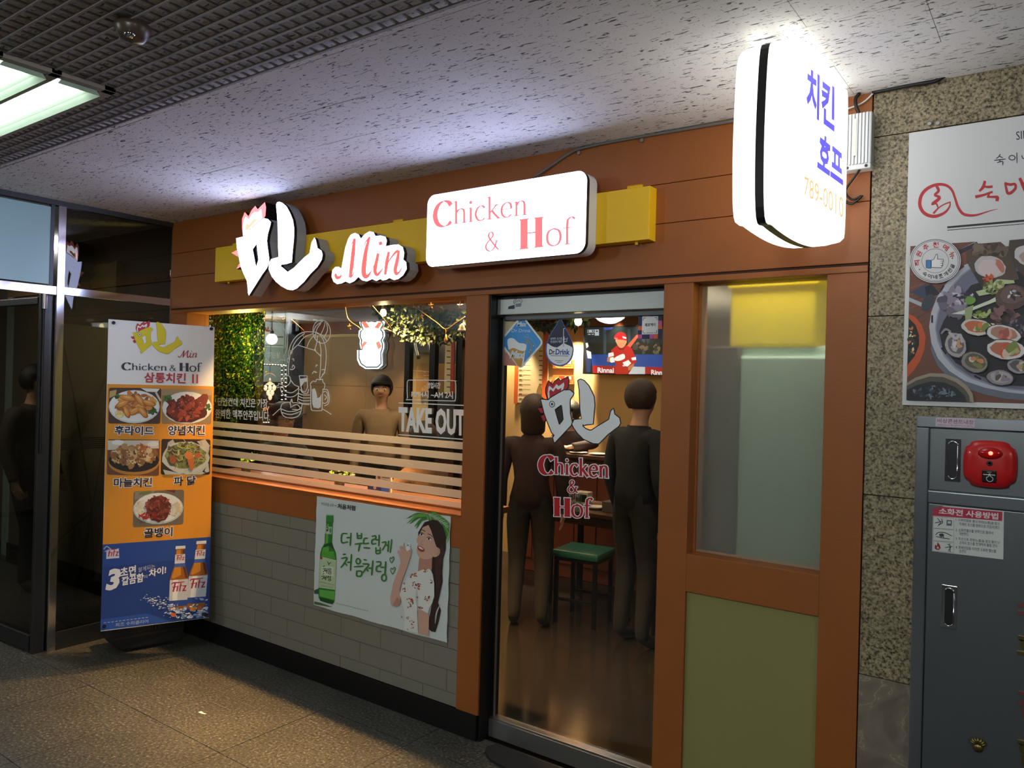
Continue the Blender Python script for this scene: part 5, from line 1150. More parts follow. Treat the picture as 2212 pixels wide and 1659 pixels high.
dl_([(1285, 1075), (1315, 1065), (1338, 1100), (1335, 1180), (1300, 1200), (1285, 1190)]); dl_([(1290, 1045), (1335, 1050), (1355, 1130), (1345, 1200), (1300, 1228)]); dl_([(1300, 1100), (1325, 1130), (1305, 1160)])
dl_([(812, 1250), (825, 1310), (860, 1350), (930, 1362), (1000, 1345), (1035, 1300), (1052, 1210)]); dl_([(815, 1260), (900, 1290), (990, 1280), (1045, 1245)]); dl_([(825, 1300), (920, 1325), (1030, 1290)]); dl_([(812, 1250), (830, 1205), (880, 1185), (920, 1195), (925, 1250)]); dl_([(935, 1240), (960, 1220), (1000, 1215), (1030, 1250), (1010, 1270), (940, 1265)]); dl_([(915, 1210), (935, 1150), (945, 1190), (985, 1192), (1050, 1205), (1135, 1215)]); dl_([(1275, 1258), (1330, 1290), (1380, 1325)])
for x, y in ((845, 940), (880, 925), (880, 970), (1180, 1150), (1220, 1155), (1235, 1220)): pr.ring(x, y, 5, 6, 4, WV, n=10)
tag(pr.build('line_drawing', w1, VINYL), 'white line drawing of a girl with a hair bun, fried chicken and a beer mug')
pr = Print(SK6, (0, -1, 0)); dl_([(560, 480), (555, 380), (610, 300), (700, 270), (790, 290), (850, 360), (885, 480), (875, 600), (845, 670), (858, 722), (820, 708), (740, 755), (690, 740), (640, 700)], True, 5); pr.text('섬기는날', (645, 690), (800, 695), (650, 620), WV, .0, shear=.15)
pr.build('speech_bubble', w1, VINYL)
pr = Print(SK7, (0, -1, 0)); pr.text('TAKE OUT', (838, 1500), (1568, 1548), (842, 1252), WV, .045, tr=(1568, 1284)); pr.line([(835, 1193), (1568, 1222)], 11, WV, smooth=False); pr.line([(835, 1550), (1560, 1602)], 11, WV, smooth=False); pr.build('take_out_lettering', w1, VINYL)
pr = Print(SK7, (0, -1, 0)); pr.text('영업시간', (1156, 1030), (1300, 1032), (1158, 966), WV, .02); pr.text('PM 4시 ~AM 2시', (978, 1130), (1442, 1146), (980, 1058), WV, .02, tr=(1442, 1066))
pr.line([(960, 938), (1440, 944), (1470, 960), (1476, 1000), (1474, 1140), (1462, 1166), (1430, 1172), (960, 1158), (935, 1140), (932, 960), (960, 938)], 9, WV, n=2); pr.build('opening_hours', w1, VINYL)
# ---- glass door
d1o = empty('door_1', (-1.77, .10, 0), kind='structure')
YD = .098
box('glass_leaf', -2.190, -1.327, YD, YD+.01, .10, 1.998, M_GLASS, d1o)
box('bottom_rail', -2.207, -1.327, .072, .128, .008, .090, M_ALU, d1o, .002); box('rail_edge', -2.207, -1.327, .076, .124, .090, .100, M_STEEL, d1o, .002)
box('side_stile', -2.208, -2.190, .085, .118, .10, 2.0, M_BLACK, d1o); box('stile_edge', -2.1905, -2.187, .0845, .0975, .10, 1.995, M_ALU, d1o)
box('top_rail', -2.207, -1.327, .085, .120, 1.985, 2.006, M_DKSTEEL, d1o, .002)
hb = box('door_header', -2.207, -1.327, .058, .15, 2.010, 2.083, mat('header_aluminium', '#a9adac', .42, .7, var=.05, vscale=8), d1o, .002)
zD = zm(980, 560, 6.911, lambda u, v: PY(u, v, .0575))
pr = Print(zD, (0, -1, 0)); pr.ring(870, 560, 27, 30, 6, '#15161a'); pr.line([(870, 540), (870, 585)], 10, '#15161a', smooth=False); pr.line([(860, 552), (870, 538), (880, 552)], 6, '#15161a', smooth=False)
pr.line([(895, 640), (910, 605), (955, 585), (1000, 590), (1024, 620), (1010, 645), (985, 622), (940, 630), (905, 660), (895, 640)], 5, '#15161a'); pr.poly([(820, 705), (910, 682), (908, 740), (810, 745)], '#33344a'); pr.poly([(925, 665), (1010, 655), (1005, 705), (925, 715)], '#8b8a9c'); pr.line([(918, 620), (945, 605)], 4, '#15161a'); pr.line([(965, 600), (1000, 612)], 4, '#15161a'); pr.build('graffiti_sticker', hb)
zL = zm(1050, 800, 4.74, lambda u, v: PY(u, v, YD)); zT = zm(1050, 640, 5.53, lambda u, v: PY(u, v, YD))
pr = Print(zL, (0, -1, 0)); rooster(pr, lambda x, y: (x, y), '#eef2f6', 21, white='#f4f6f8', red='#c0262e', hole='#3a2c20'); pr.build('rooster_decal', d1o, VINYL)
pr = Print(zL, (0, -1, 0))
RD3 = '#b81c26'
for gcol, gr_ in (('#f2f6fa', .075), (RD3, 0)):
    serif(pr, 'Chicken', (548, 1050), (1262, 1102), (548, 882), gcol, wt=.115, thin=.045, grow=gr_, tr=(1262, 912)); serif(pr, '&', (832, 1250), (948, 1256), (832, 1118), gcol, wt=.10, thin=.045, grow=gr_); serif(pr, 'Hof', (690, 1492), (1085, 1512), (690, 1290), gcol, wt=.105, thin=.04, grow=gr_*.8)
pr.build('door_lettering', d1o, VINYL)
pr = Print(zT, (0, -1, 0)); pr.rrect([(216, 300), (480, 305), (470, 832), (204, 825)], 18, '#c9bd9c'); pr.poly([(210, 660), (300, 700), (400, 832), (204, 824)], '#c98a80'); pr.build('cream_sticker', d1o, VINYL)
pr = Print(zT, (0, -1, 0), .001)
pr.rrect([(430, 215), (695, 552), (410, 880), (152, 545)], 62, '#f0f4f6', 6); pr.rrect([(430, 245), (668, 552), (412, 845), (180, 545)], 45, '#3f9ae4', 6)
pr.text('Max', (366, 358), (480, 360), (372, 306), '#dfe6ec', .04, shear=.2); pr.text('Dr.Drink', (306, 428), (536, 432), (308, 388), '#d6e2ee', .0)
pr.poly([(256, 560), (262, 515), (300, 498), (340, 510), (390, 555), (440, 562), (478, 575), (482, 605), (470, 650), (440, 655), (380, 640), (330, 618), (275, 640), (264, 600)], '#f2f5f8', smooth=3)
pr.poly([(274, 640), (320, 618), (370, 632), (430, 660), (468, 648), (440, 835), (412, 845), (380, 830), (290, 700)], '#d09a42'); pr.poly([(476, 560), (448, 840), (425, 842), (470, 600)], '#f2f5f8')
pr.line([(470, 565), (488, 510), (540, 570), (540, 640), (520, 720)], 16, '#a88a5c', smooth=False); pr.line([(470, 480), (560, 530), (595, 600), (580, 680)], 4, '#8fbce4'); pr.line([(455, 490), (475, 465), (510, 450), (500, 490), (455, 490)], 4, '#8fbce4', smooth=False); pr.line([(490, 540), (488, 760)], 4, '#8fbce4', smooth=False)
for x, y in ((568, 590), (532, 640), (515, 665)): pr.ell(x, y, 5, 8, '#e8eef4', n=4)
pr.text('Max', (288, 735), (448, 742), (302, 652), '#dfe6ec', .05, shear=.2); pr.line([(318, 752), (412, 756)], 3, '#d8c8a0', smooth=False); pr.build('diamond_sticker', d1o, VINYL)
pr = Print(zT, (0, -1, 0), .001)
drop = [(890, 256), (935, 345), (1000, 470), (1042, 580), (1048, 660), (1030, 740), (970, 810), (885, 840), (800, 815), (735, 745), (710, 660), (718, 580), (770, 450), (845, 330)]
pr.poly(drop, '#4560c4', smooth=3); D2 = [((x-880)*.94+880, (y-600)*.94+596) for x, y in drop]; pr.poly(D2, '#1b2444', smooth=3)
pr.poly([(737, 560), (775, 590), (850, 612), (920, 565), (960, 575), (1030, 610), (1032, 660), (1015, 730), (962, 795), (885, 822), (805, 797), (745, 735), (726, 660), (728, 600)], '#f0f3f6', smooth=2)
pr.text('생맥주 시스템', (770, 525), (908, 520), (770, 494), '#cdd4e0', .01); pr.text('위생관리 매장', (770, 560), (908, 556), (770, 530), '#cdd4e0', .01); pr.text('Dr.', (756, 694), (828, 694), (758, 636), '#1b2444', .03); pr.text('Drink', (834, 694), (996, 698), (836, 630), '#2450a8', .03)
pr.line([(768, 710), (985, 714)], 6, '#5a6488', smooth=False); pr.line([(820, 770), (925, 772)], 5, '#5a6488', smooth=False); pr.line([(845, 790), (900, 791)], 5, '#5a6488', smooth=False)
pr.line([(944, 384), (928, 388), (926, 480)], 8, '#cdd4e0', smooth=False); pr.line([(930, 480), (928, 605)], 18, '#cdd4e0', smooth=False); pr.line([(915, 512), (972, 510), (972, 495)], 7, '#cdd4e0', smooth=False); pr.line([(935, 545), (965, 540), (968, 520)], 7, '#cdd4e0', smooth=False); pr.build('drop_sticker', d1o, VINYL)
pr = Print(zT, (0, -1, 0), .001)
NV, OG, PK = '#1d2050', '#f06a34', '#d858ac'
pr.rrect([(1822, 195), (2105, 188), (2098, 508), (1815, 512)], 10, NV)
for x, y, c_ in ((1870, 192, OG), (1916, 191, PK), (2056, 290, PK), (2056, 340, OG), (1818, 355, OG), (1816, 456, PK), (1956, 455, PK), (2006, 455, OG)): pr.poly([(x, y+2), (x+48, y), (x+47, y+50), (x-1, y+52)], c_)
pr.poly([(1868, 242), (2058, 238), (2054, 452), (1862, 456)], '#f2f4f6'); pr.text('제로페이', (1896, 362), (2026, 358), (1898, 324), '#20222c', .03)
for a_, b_, c_ in (((1878, 292), (1878, 260), (1910, 260)), ((2016, 256), (2046, 256), (2045, 288)), ((1876, 408), (1876, 440), (1904, 440)), ((2040, 405), (2038, 436), (2010, 437))): pr.line([a_, b_, c_], 6, '#2a2c34', smooth=False)
pr.line([(1916, 438), (1996, 437)], 6, '#5a5c64', smooth=False); pr.build('pay_sticker', d1o, VINYL)
# ---- frosted side pane
M_FP = bpy.data.materials.new('frosted_pane'); M_FP.use_nodes = True; b_ = M_FP.node_tree.nodes['Principled BSDF']
b_.inputs['Base Color'].default_value = (*H('#d6ddd4'), 1); b_.inputs['Transmission Weight'].default_value = .86; b_.inputs['Roughness'].default_value = .30; b_.inputs['IOR'].default_value = 1.15; b_.inputs['Specular IOR Level'].default_value = .35
w2 = tag(box('window_2', -1.203, -.704, .074, .080, 1.036, 2.101, M_FP), kind='structure')
for a in ((-1.203, -1.195, 1.036, 2.101), (-.712, -.704, 1.036, 2.101)): box('glazing_bead', a[0], a[1], .064, .074, a[2], a[3], M_OR, w2)
# ================================================================ inside the restaurant
YW = 3.4; XI = PY(648, 800, YW).x; ZC = 2.36
M_TAN = mat('tan_wall', '#c9a36b', .75, var=.05, vscale=3); M_BROWN = mat('brown_board', '#94704a', .6, var=.06, vscale=5)
M_IFL = mat('dark_polished_floor', '#1b1713', .14, var=.25, vscale=3); M_WOOD = mat('dark_wood', '#4a2d1a', .4, var=.2, vscale=12)
M_WALN = mat('red_brown_wood', '#6d3218', .45, var=.15, vscale=14); M_TEAL = mat('pale_teal_wall', '#9db3ab', .6)
M_GREENV = mat('green_vinyl', '#1f5a4a', .35); M_DKMET = mat('black_metal', '#141416', .4, .6)
tag(box('floor', XI-.1, .5, .06, YW+.1, -.08, -.001, M_IFL), kind='structure')
tag(box('ceiling', XI-.1, .5, .14, YW+.1, ZC, ZC+.06, mat('inside_ceiling', '#8a6a4c', .8)), kind='structure')
wbk = tag(box('wall_rear', XI-.1, .5, YW, YW+.1, 0, ZC, M_TAN), kind='structure')
xk = PY(872, 800, YW-.03).x
for z0, z1 in ((1.0, 1.615), (1.618, 2.2)):
    n_ = 3
    for k in range(n_): box('wall_board', XI+(xk-XI)*k/n_+.001, XI+(xk-XI)*(k+1)/n_-.001, YW-.02, YW, z0, z1, M_BROWN, wbk)
box('wall_board', XI, xk, YW-.02, YW, .0, .997, M_WOOD, wbk)
box('top_beam', XI, .5, YW-.08, YW, 2.235, ZC, M_WALN, wbk)
wil = tag(box('wall_inside_left', XI-.1, XI, .14, YW, 0, ZC, M_TEAL), kind='structure')
box('corner_column', XI, XI+.10, YW-.19, YW-.02, 0, ZC, M_DKMET, wil)
tag(box('wall_inside_right', .4, .5, .14, YW, 0, ZC, M_TAN), kind='structure')
box('dark_panel', XI, XI+.012, 1.2, YW-.19, 0, 1.64, mat('dark_mirror', '#1c2424', .12, .3), wil)
# --- inner ledge along the window
lg = tag(box('window_ledge', -4.742, -2.352, .171, .40, 1.015, 1.046, M_WOOD), kind='structure'); lg.name = 'trim_1'
box('ledge_front', -4.742, -2.352, .16, .20, 0, 1.014, M_WOOD, lg)
# --- downlights
E_DL = emis('downlight_disc', (1, .78, .50), 12)
def downlight(x, y, e, label, spot=1.5, tgt=None):
    t = empty('ceiling_downlight', (x, y, ZC), label=label, cat='ceiling light', group='warm downlights inside the restaurant')
    lathe('trim_ring', (x, y, ZC), [(.062, .0), (.062, -.006), (.05, -.012), (.045, -.006)], M_WHITEP, t); lathe('lamp_disc', (x, y, ZC-.002), [(.044, 0), (.042, -.003)], E_DL, t)
    l = light('SPOT', 'downlight_beam', (x, y, ZC-.02), e*2.4, ((1, .54, .20) if y < .5 else (1, .76, .50)), .04, spot=spot, blend=.6)
    return t
for x, y, e, l in ((-4.1, .34, 150, 'close behind the left part of the window'), (-3.3, .34, 190, 'close behind the middle of the window'), (-2.65, .34, 190, 'close behind the right end of the window'), (-4.6, 1.9, 34, 'over the far side of the window table'), (-2.9, 1.5, 7, 'over the people inside the door'), (-1.6, 1.0, 12, 'just inside the glass door'), (-3.6, 2.5, 14, 'in front of the bar counter'), (-5.9, 2.95, 24, 'near the brown boards and lit sign'), (-6.9, 2.9, 20, 'near the dark corner column')): downlight(x, y, e, 'round warm downlight in the restaurant ceiling, '+l)
def wallwash(u, e, l):
    p = PY(u, 760, YW); downlight(p.x, YW-.14, e, 'round warm downlight grazing the back wall, '+l, 1.2)
wallwash(1248, 190, 'left of the television'); wallwash(1118, 70, 'above the menu board'); wallwash(1345, 14, 'above the television, left of two'); wallwash(1395, 12, 'above the television, right of two')
light('AREA', 'dining_room_bounce', (-3.0, 1.8, 2.3), 14, (1, .78, .54), 2.5, 1.5)
light('AREA', 'dining_room_bounce', (-6.0, 1.8, 2.3), 16, (1, .78, .55), 1.5, 1.5)
# --- television
tv0, tv1 = PY(1261, 705, YW-.10), PY(1436, 808, YW-.10)
tvx0, tvx1, tvz0, tvz1 = tv0.x, tv1.x+.05, PY(1266, 808, YW-.10).z, PY(1350, 703, YW-.10).z
tv = empty('television', ((tvx0+tvx1)/2, YW, tvz0), label='flat wall television showing a baseball batter in red, seen through the door', cat='television')
box('tv_case', tvx0, tvx1, YW-.10, YW-.05, tvz0, tvz1, MAT_B if False else M_BLACK, tv, .004); box('wall_mount', (tvx0+tvx1)/2-.12, (tvx0+tvx1)/2+.12, YW-.05, YW, tvz0+.12, tvz1-.12, M_DKMET, tv)
pr = Print(zm(1050, 640, 5.53, lambda u, v: PY(u, v, YW-.101)), (0, -1, 0))
pr.poly([(1180, 372), (2150, 362), (2150, 932), (1200, 918)], '#10181c'); pr.poly([(1180, 372), (2150, 362), (2150, 560), (1190, 560)], '#17232a'); pr.poly([(1255, 695), (2150, 695), (2150, 860), (1270, 850)], '#173a86'); pr.poly([(1270, 826), (2150, 850), (2150, 932), (1275, 918)], '#8e1420')
for x in (1400, 1690, 1860): pr.poly([(x, 390), (x+34, 388), (x+36, 690), (x+4, 690)], '#2c3c4a')
pr.poly([(1400, 372), (1520, 370), (1500, 395), (1415, 405)], '#3a52a0'); pr.blobs(1880, 590, 110, 70, 22, 34, ['#1c1a20', '#3a3238', '#5a4a40', '#26303a']); pr.blobs(2040, 620, 40, 70, 10, 30, ['#6a5a44', '#4a4a3a', '#2a2a30'])
pr.poly([(1190, 560), (1215, 555), (1225, 600), (1200, 620)], '#c8ccd4'); pr.poly([(1190, 640), (1250, 660), (1260, 760), (1245, 910), (1200, 910)], '#1c2a50'); pr.poly([(1200, 645), (1255, 665), (1260, 745), (1215, 740)], '#b8bcc8')
pr.poly([(1210, 400), (1348, 396), (1350, 470), (1212, 472)], '#aeb8c4'); pr.text('1 0', (1218, 430), (1300, 428), (1218, 404), '#20242c', .02); pr.poly([(1212, 435), (1300, 434), (1300, 470), (1212, 472)], '#23262e'); pr.line([(1220, 454), (1250, 454)], 9, '#c8ccd4', smooth=False); pr.line([(1262, 453), (1290, 453)], 9, '#c8ccd4', smooth=False); pr.poly([(1308, 425), (1324, 404), (1340, 425)], '#20242c')
pr.poly([(1640, 640), (1800, 460), (1830, 470), (1690, 660)], '#c0503e'); pr.poly([(1630, 660), (1660, 640), (1680, 670), (1650, 690)], '#d8603f')
RJ = '#9c0f1c'
pr.poly([(1500, 640), (1560, 590), (1680, 585), (1740, 620), (1790, 740), (1798, 790), (1720, 850), (1690, 930), (1545, 930), (1550, 800), (1470, 740)], RJ); pr.poly([(1560, 590), (1680, 585), (1640, 640), (1590, 640)], '#6d0a14')
pr.poly([(1550, 515), (1680, 520), (1660, 590), (1620, 620), (1580, 600), (1560, 560)], '#b07a5c', smooth=2); pr.poly([(1530, 495), (1560, 445), (1610, 428), (1660, 445), (1680, 490), (1680, 530), (1640, 520), (1560, 515)], '#a8121e', smooth=2); pr.poly([(1530, 495), (1575, 500), (1570, 515), (1535, 512)], '#d05a6a'); pr.poly([(1630, 475), (1675, 490), (1675, 510), (1632, 498)], '#d8c8cc')
pr.poly([(1462, 680), (1520, 668), (1530, 710), (1460, 730)], '#c8ccd0'); pr.poly([(1450, 730), (1520, 715), (1560, 760), (1500, 790), (1445, 780)], '#a06a50'); pr.poly([(1480, 735), (1520, 725), (1540, 785), (1500, 795), (1480, 780)], '#d4d6da')
pr.poly([(1530, 740), (1600, 700), (1650, 690), (1660, 740), (1600, 770), (1545, 770)], '#cfd2d6', smooth=2); pr.poly([(1640, 790), (1700, 760), (1735, 800), (1690, 840), (1650, 830)], '#cfd2d6'); pr.poly([(1735, 735), (1790, 725), (1795, 760), (1745, 765)], '#d8dade'); pr.poly([(1700, 840), (1770, 800), (1760, 860), (1700, 890)], '#a06a50')
pr.text('Rinnai', (1335, 910), (1525, 914), (1335, 852), '#d8d2d8', .03); pr.text('Rinnai', (1975, 935), (2150, 940), (1975, 880), '#d8d2d8', .03); pr.poly([(1760, 840), (1900, 845), (1900, 930), (1700, 930)], '#aab0bc'); pr.text('3', (1635, 835), (1665, 835), (1635, 790), '#e0dcdc', .04)
pr.build('tv_picture', tv, SCREEN)
# --- menu board and two price posters
YM = YW-.012
def flat(name, u0, v0, u1, v1, y, th, col, label, cat, group=None):
    a_, b_ = PY(u0, v0, y), PY(u1, v1, y); o = box(name, a_.x, b_.x, y, y+th, b_.z, a_.z, col if not isinstance(col, str) else mat(name+'_'+col.strip('#'), col, .6)); return tag(o, label, cat, group)
M_OT = mat('orange_trim', '#c4581c', .5)
mb = flat('menu_board', 1115, 718, 1182, 872, YM-.01, .01, '#d9c49a', 'tall cream menu board with orange side strips on the restaurant back wall', 'menu')
for u0, u1 in ((1114, 1117.5), (1174, 1181)):
    a_, b_ = PY(u0, 718, YM-.012), PY(u1, 872, YM-.012); box('side_strip', a_.x, b_.x, YM-.014, YM-.010, b_.z, a_.z, M_OT, mb)
pr = Print(zm(1050, 640, 5.53, lambda u, v: PY(u, v, YM-.010)), (0, -1, 0))
for k in range(13):
    y = 540+57*k
    if y < 620: continue
    pr.line([(392, y), (430, y+1)], 12, '#5a4632', smooth=False); pr.line([(432, y), (530, y+3)], 5, '#8a7050', smooth=False); pr.line([(390, y+15), (440, y+16)], 5, '#8a7050', smooth=False); pr.line([(632, y+1), (675, y+2)], 11, '#5a4632', smooth=False)
pr.line([(385, 1182), (510, 1186)], 8, '#a83a24', smooth=False); pr.text('EXTRA', (532, 1225), (590, 1227), (532, 1205), '#3a3a40', .02); pr.text('COLD', (535, 1258), (588, 1260), (535, 1238), '#3a3a40', .02)
pr.poly([(618, 1090), (640, 1040), (650, 1040), (664, 1100), (662, 1275), (600, 1270), (605, 1130)], '#8a6a34'); pr.poly([(604, 1165), (663, 1170), (662, 1260), (602, 1255)], '#46484e'); pr.build('menu_print', mb)
for u0, v0, u1, v1, l in ((1194, 777, 1238, 796, 'orange price poster, upper of two on the back wall beside the menu board'), (1194, 810, 1239, 830, 'orange price poster, lower of two on the back wall beside the menu board')):
    o = flat('price_poster', u0, v0, u1, v1, YM-.01, .01, '#c8662a', l, 'poster', 'orange price posters')
    a_, b_ = PY(u0, v0, YM-.011), PY(u1, v1, YM-.011); pr = Print(lambda x, y, a_=a_, b_=b_: Vector((a_.x+(b_.x-a_.x)*x, YM-.010, a_.z+(b_.z-a_.z)*y)), (0, -1, 0))
    pr.rect(.3, .1, .95, .55, '#a82a1c'); pr.text('음료', (.55, .5), (.9, .5), (.55, .15), '#e8d8b8', .03); pr.ell(.25, .6, .15, .3, '#e0b060'); pr.line([(.4, .75), (.9, .75)], .06, '#4a2414', smooth=False); pr.build('poster_print', o)
# --- lit round sign on the brown wall
sc_, YL = 60/1661*8.0, YW-.10
M_HALO = emis('sign_halo', (.70, .86, 1.0), 3); E_S = emis('lit_round_sign', (.95, .98, 1), 1.1)
zG = zm(700, 640, 5.184, lambda u, v: PY(u, v, YL))
ls = empty('round_lit_sign', PY(802, 740, YL), label='white lit lobed sign with orange bars on the brown wall inside the window', cat='sign')
SG = [(405, 290), (425, 268), (470, 262), (490, 280), (530, 272), (575, 280), (600, 268), (650, 275), (672, 310), (650, 345), (640, 370), (665, 400), (668, 450), (645, 495), (660, 530), (660, 575), (640, 640), (645, 760), (600, 800), (470, 800), (410, 760), (385, 700), (385, 600), (425, 596), (410, 530), (415, 490), (398, 450), (402, 395), (432, 365), (412, 320)]
channel(ls, [[zG(*p) for p in SG]], E_S, YL, YL+.05, .012, names=('sign_face', 'sign_rim', 'sign_return'), retmat=M_WHITEP)
channel(ls, [[zG((x-530)*1.10+530, (y-530)*1.05+530) for x, y in SG]], M_HALO, YL+.056, YL+.07, .004, names=('halo_panel', 'halo_rim', 'halo_back'), retmat=M_WHITEP)
pr = Print(zG, (0, -1, 0)); pr.line([((x-530)*.95+530, (y-530)*.975+530) for x, y in SG+SG[:1]], 13, '#101014', smooth=False); pr.build('sign_outline', ls)
for L in ([(430, 300), (465, 290), (500, 340), (462, 348)], [(575, 345), (610, 300), (642, 298), (612, 352)], [(432, 575), (425, 545), (450, 512), (478, 520)], [(588, 528), (615, 512), (638, 560), (610, 585)]):
    mx_ = sum(p[0] for p in L)/4, sum(p[1] for p in L)/4; pr = Print(zG, (0, -1, 0), .002); pr.poly([(mx_[0]+(p[0]-mx_[0])*1.35, mx_[1]+(p[1]-mx_[1])*1.35) for p in L], (.95, .20, .10)); pr.build('orange_bar', ls, LITINK)
tag(tube('sign_wire', [PY(805, 690, YL+.02), PY(806, 675, YL+.02), PY(806, 640, YL+.02)], .006, M_BLACK), 'thin black wire hanging the lit lobed sign from the beam', 'cable')
# --- kitchen partition: black frames with glass and amber shelves
yk = YW-.35; ka = PY(876, 690, yk).x; kb = PY(1024, 690, yk).x
kp = empty('kitchen_partition', ((ka+kb)/2, yk, 0), label='black framed glazed kitchen partition at the back, right end of the window', cat='partition')
us = [884, 938, 996, 1036]
xs = [PY(u, 760, yk).x for u in us]
for x, w_ in zip(xs, (.07, .075, .075, .06)): box('mullion', x-w_/2, x+w_/2, yk-.03, yk+.03, 0, ZC, M_DKMET, kp)
box('top_rail', xs[0], xs[-1], yk-.03, yk+.03, 2.16, ZC, M_DKMET, kp); box('mid_rail', xs[0], xs[-1], yk-.03, yk+.03, 1.02, 1.10, M_DKMET, kp); box('kick_panel', xs[0], xs[-1], yk-.02, yk+.02, 0, 1.02, M_WOOD, kp)
for a_, b_ in zip(xs, xs[1:]): box('partition_glass', a_+.036, b_-.036, yk-.004, yk+.004, 1.10, 2.16, M_GLASS, kp)
M_AMB = mat('amber_panel', '#b8823e', .6)
ab = flat('amber_cabinet', 900, 785, 1005, 850, yk+.28, .03, M_AMB, 'amber lit cabinet front behind the kitchen partition glass', 'cabinet'); ab.data.materials[0] = M_AMB
mstrip = flat('menu_strip', 962, 735, 975, 850, yk-.055, .01, '#d8c8a4', 'narrow hanging price list with a red edge by the kitchen partition', 'menu')
a_, b_ = PY(975, 735, yk-.055), PY(979, 850, yk-.055); box('red_edge', a_.x, b_.x, yk-.056, yk-.046, b_.z, a_.z, mat('red_edge', '#a83020', .5), mstrip)
pr = Print(lambda u, v: PY(u, v, yk-.0555), (0, -1, 0))
for k in range(8): pr.line([(965, 745+13*k), (973, 745.5+13*k)], 2.5, '#5a4a3a', smooth=False)
pr.build('price_lines', mstrip)
hood = flat('exhaust_duct', 890, 690, 936, 762, yk+.24, .05, '#8f9096', 'grey metal kitchen duct behind the partition glass', 'duct')
tag(tube('curved_pipe', [PY(905, 775, yk+.2), PY(897, 735, yk+.2), PY(910, 712, yk+.2), PY(925, 705, yk+.2), PY(930, 735, yk+.2), PY(932, 770, yk+.2)], .02, M_STEEL, sub=5), 'bent steel pipe behind the kitchen partition glass', 'pipe')
light('POINT', 'kitchen_lamp', PY(950, 720, yk+.2), 3.5, (1, .68, .38), .1)
box('dark_backing', xs[0], xs[-1]-.05, yk+.315, yk+.33, 1.0, ZC, mat('kitchen_grey', '#4a4a50', .4), kp)  # added dark sheet; stands in for dark reflections in the upper panes
# --- neighbouring notice, globe lamp, LED frame, grape sign on the left wall
def PXi(u, v): return PX(u, v, XI+.016)
a_, b_ = PXi(552, 690), PXi(618, 752)
nb = box('notice_board', XI, XI+.012, a_.y, b_.y, b_.z, a_.z, mat('notice_white', '#c6d2cc', .6)); tag(nb, 'pale notice board with red writing on the teal wall at far left', 'notice')
pr = Print(lambda u, v: PX(u, v, XI+.0125), (1, 0, 0)); pr.line([(573, 707), (576, 716)], 2.5, '#b8342e', smooth=False); pr.line([(579, 706), (578, 716), (584, 714)], 2.5, '#b8342e', smooth=False); pr.line([(586, 708), (590, 716)], 2.5, '#b8342e', smooth=False); pr.line([(554, 714), (561, 713)], 2.5, '#b8342e', smooth=False); pr.line([(558, 713), (558, 721)], 2.5, '#b8342e', smooth=False); pr.line([(556, 745), (612, 746)], 1.5, '#54605c', smooth=False); pr.line([(590, 728), (612, 728)], 3, '#54605c', smooth=False); pr.build('notice_print', nb)
gp = PY(587, 732.5, 1.7); gl = empty('globe_lamp', gp, label='glowing white globe lamp hanging behind the window left of the girl drawing', cat='lamp')
bm = bmesh.new(); bmesh.ops.create_uvsphere(bm, u_segments=20, v_segments=12, radius=.052); bmesh.ops.translate(bm, vec=gp, verts=bm.verts); from_bm('globe', bm, emis('globe_glow', (.92, 1, .98), 5), gl, True)
cyl('lamp_cord', gp+Vector((0, 0, .05)), (gp.x, gp.y, ZC), .004, M_BLACK, gl, n=8); cyl('lamp_cap', gp+Vector((0, 0, .046)), gp+Vector((0, 0, .075)), .018, M_DKMET, gl)
light('POINT', 'teal_wall_fill', (XI+.5, 2.4, 2.15), 16, (.88, 1, .96), .08)  # no fitting here; fill light added to brighten the teal wall
light('POINT', 'globe_light', gp-Vector((0, .08, 0)), 2.5, (.9, 1, .96), .06)
M_LED = emis('led_bulb', (1, .66, .38), 7)
lf = empty('led_light_frame', PY(590, 850, 2.0), label='rectangular frame of tiny warm led bulbs behind the window at left', cat='string lights')
lf_pts = [(553+6*k, 786+.25*k) for k in range(11)]+[(609, 791+9*k) for k in range(12)]+[(617, 790+9*k) for k in range(12)]+[(560+5*k, 912) for k in range(6)]
for u, v in lf_pts:
    p = PY(u, v, 2.0); bm = bmesh.new(); add_box(bm, p.x-.007, p.x+.007, p.y-.004, p.y+.004, p.z-.003, p.z+.003); from_bm('led_bulb', bm, M_LED, lf)
for L in ([(553, 788), (615, 790)], [(609, 789), (609, 895)], [(617, 789), (617, 895)], [(556, 914), (590, 914)], [(553, 786), (550, 915)]):
    bm = bmesh.new(); add_tube(bm, [PY(u, v, 2.008) for u, v in L], .004, 6); from_bm('frame_rod', bm, M_DKMET, lf)
gsn = empty('grape_sign', PY(583, 840, 1.9), label='peach lit grape bunch sign with mirrored letters behind the window at left', cat='sign')
E_GR = emis('grape_glow', (1, .72, .42), 1.1)
for x, y in ((640, 1025), (690, 1025), (737, 1025), (670, 1080), (715, 1080), (692, 1130)):
    bm = bmesh.new(); bmesh.ops.create_uvsphere(bm, u_segments=14, v_segments=8, radius=.027); bmesh.ops.scale(bm, vec=(1, .4, 1.1), verts=bm.verts); bmesh.ops.translate(bm, vec=PY(450+x/5.183, 640+y/5.183, 1.9), verts=bm.verts); from_bm('grape', bm, E_GR, gsn, True)
pr = Print(zm(450, 640, 5.183, lambda u, v: PY(u, v, 1.9)), (0, -1, 0))
pr.poly([(640, 985), (690, 950), (745, 985), (725, 990), (690, 1000), (655, 990)], (1, .72, .42)); pr.poly([(680, 945), (684, 915), (698, 915), (702, 945)], (1, .72, .42)); brush(pr, [(630, 900), (650, 872), (690, 862), (730, 875), (758, 902)], [5, 8, 9, 8, 5], '#c98a6a')
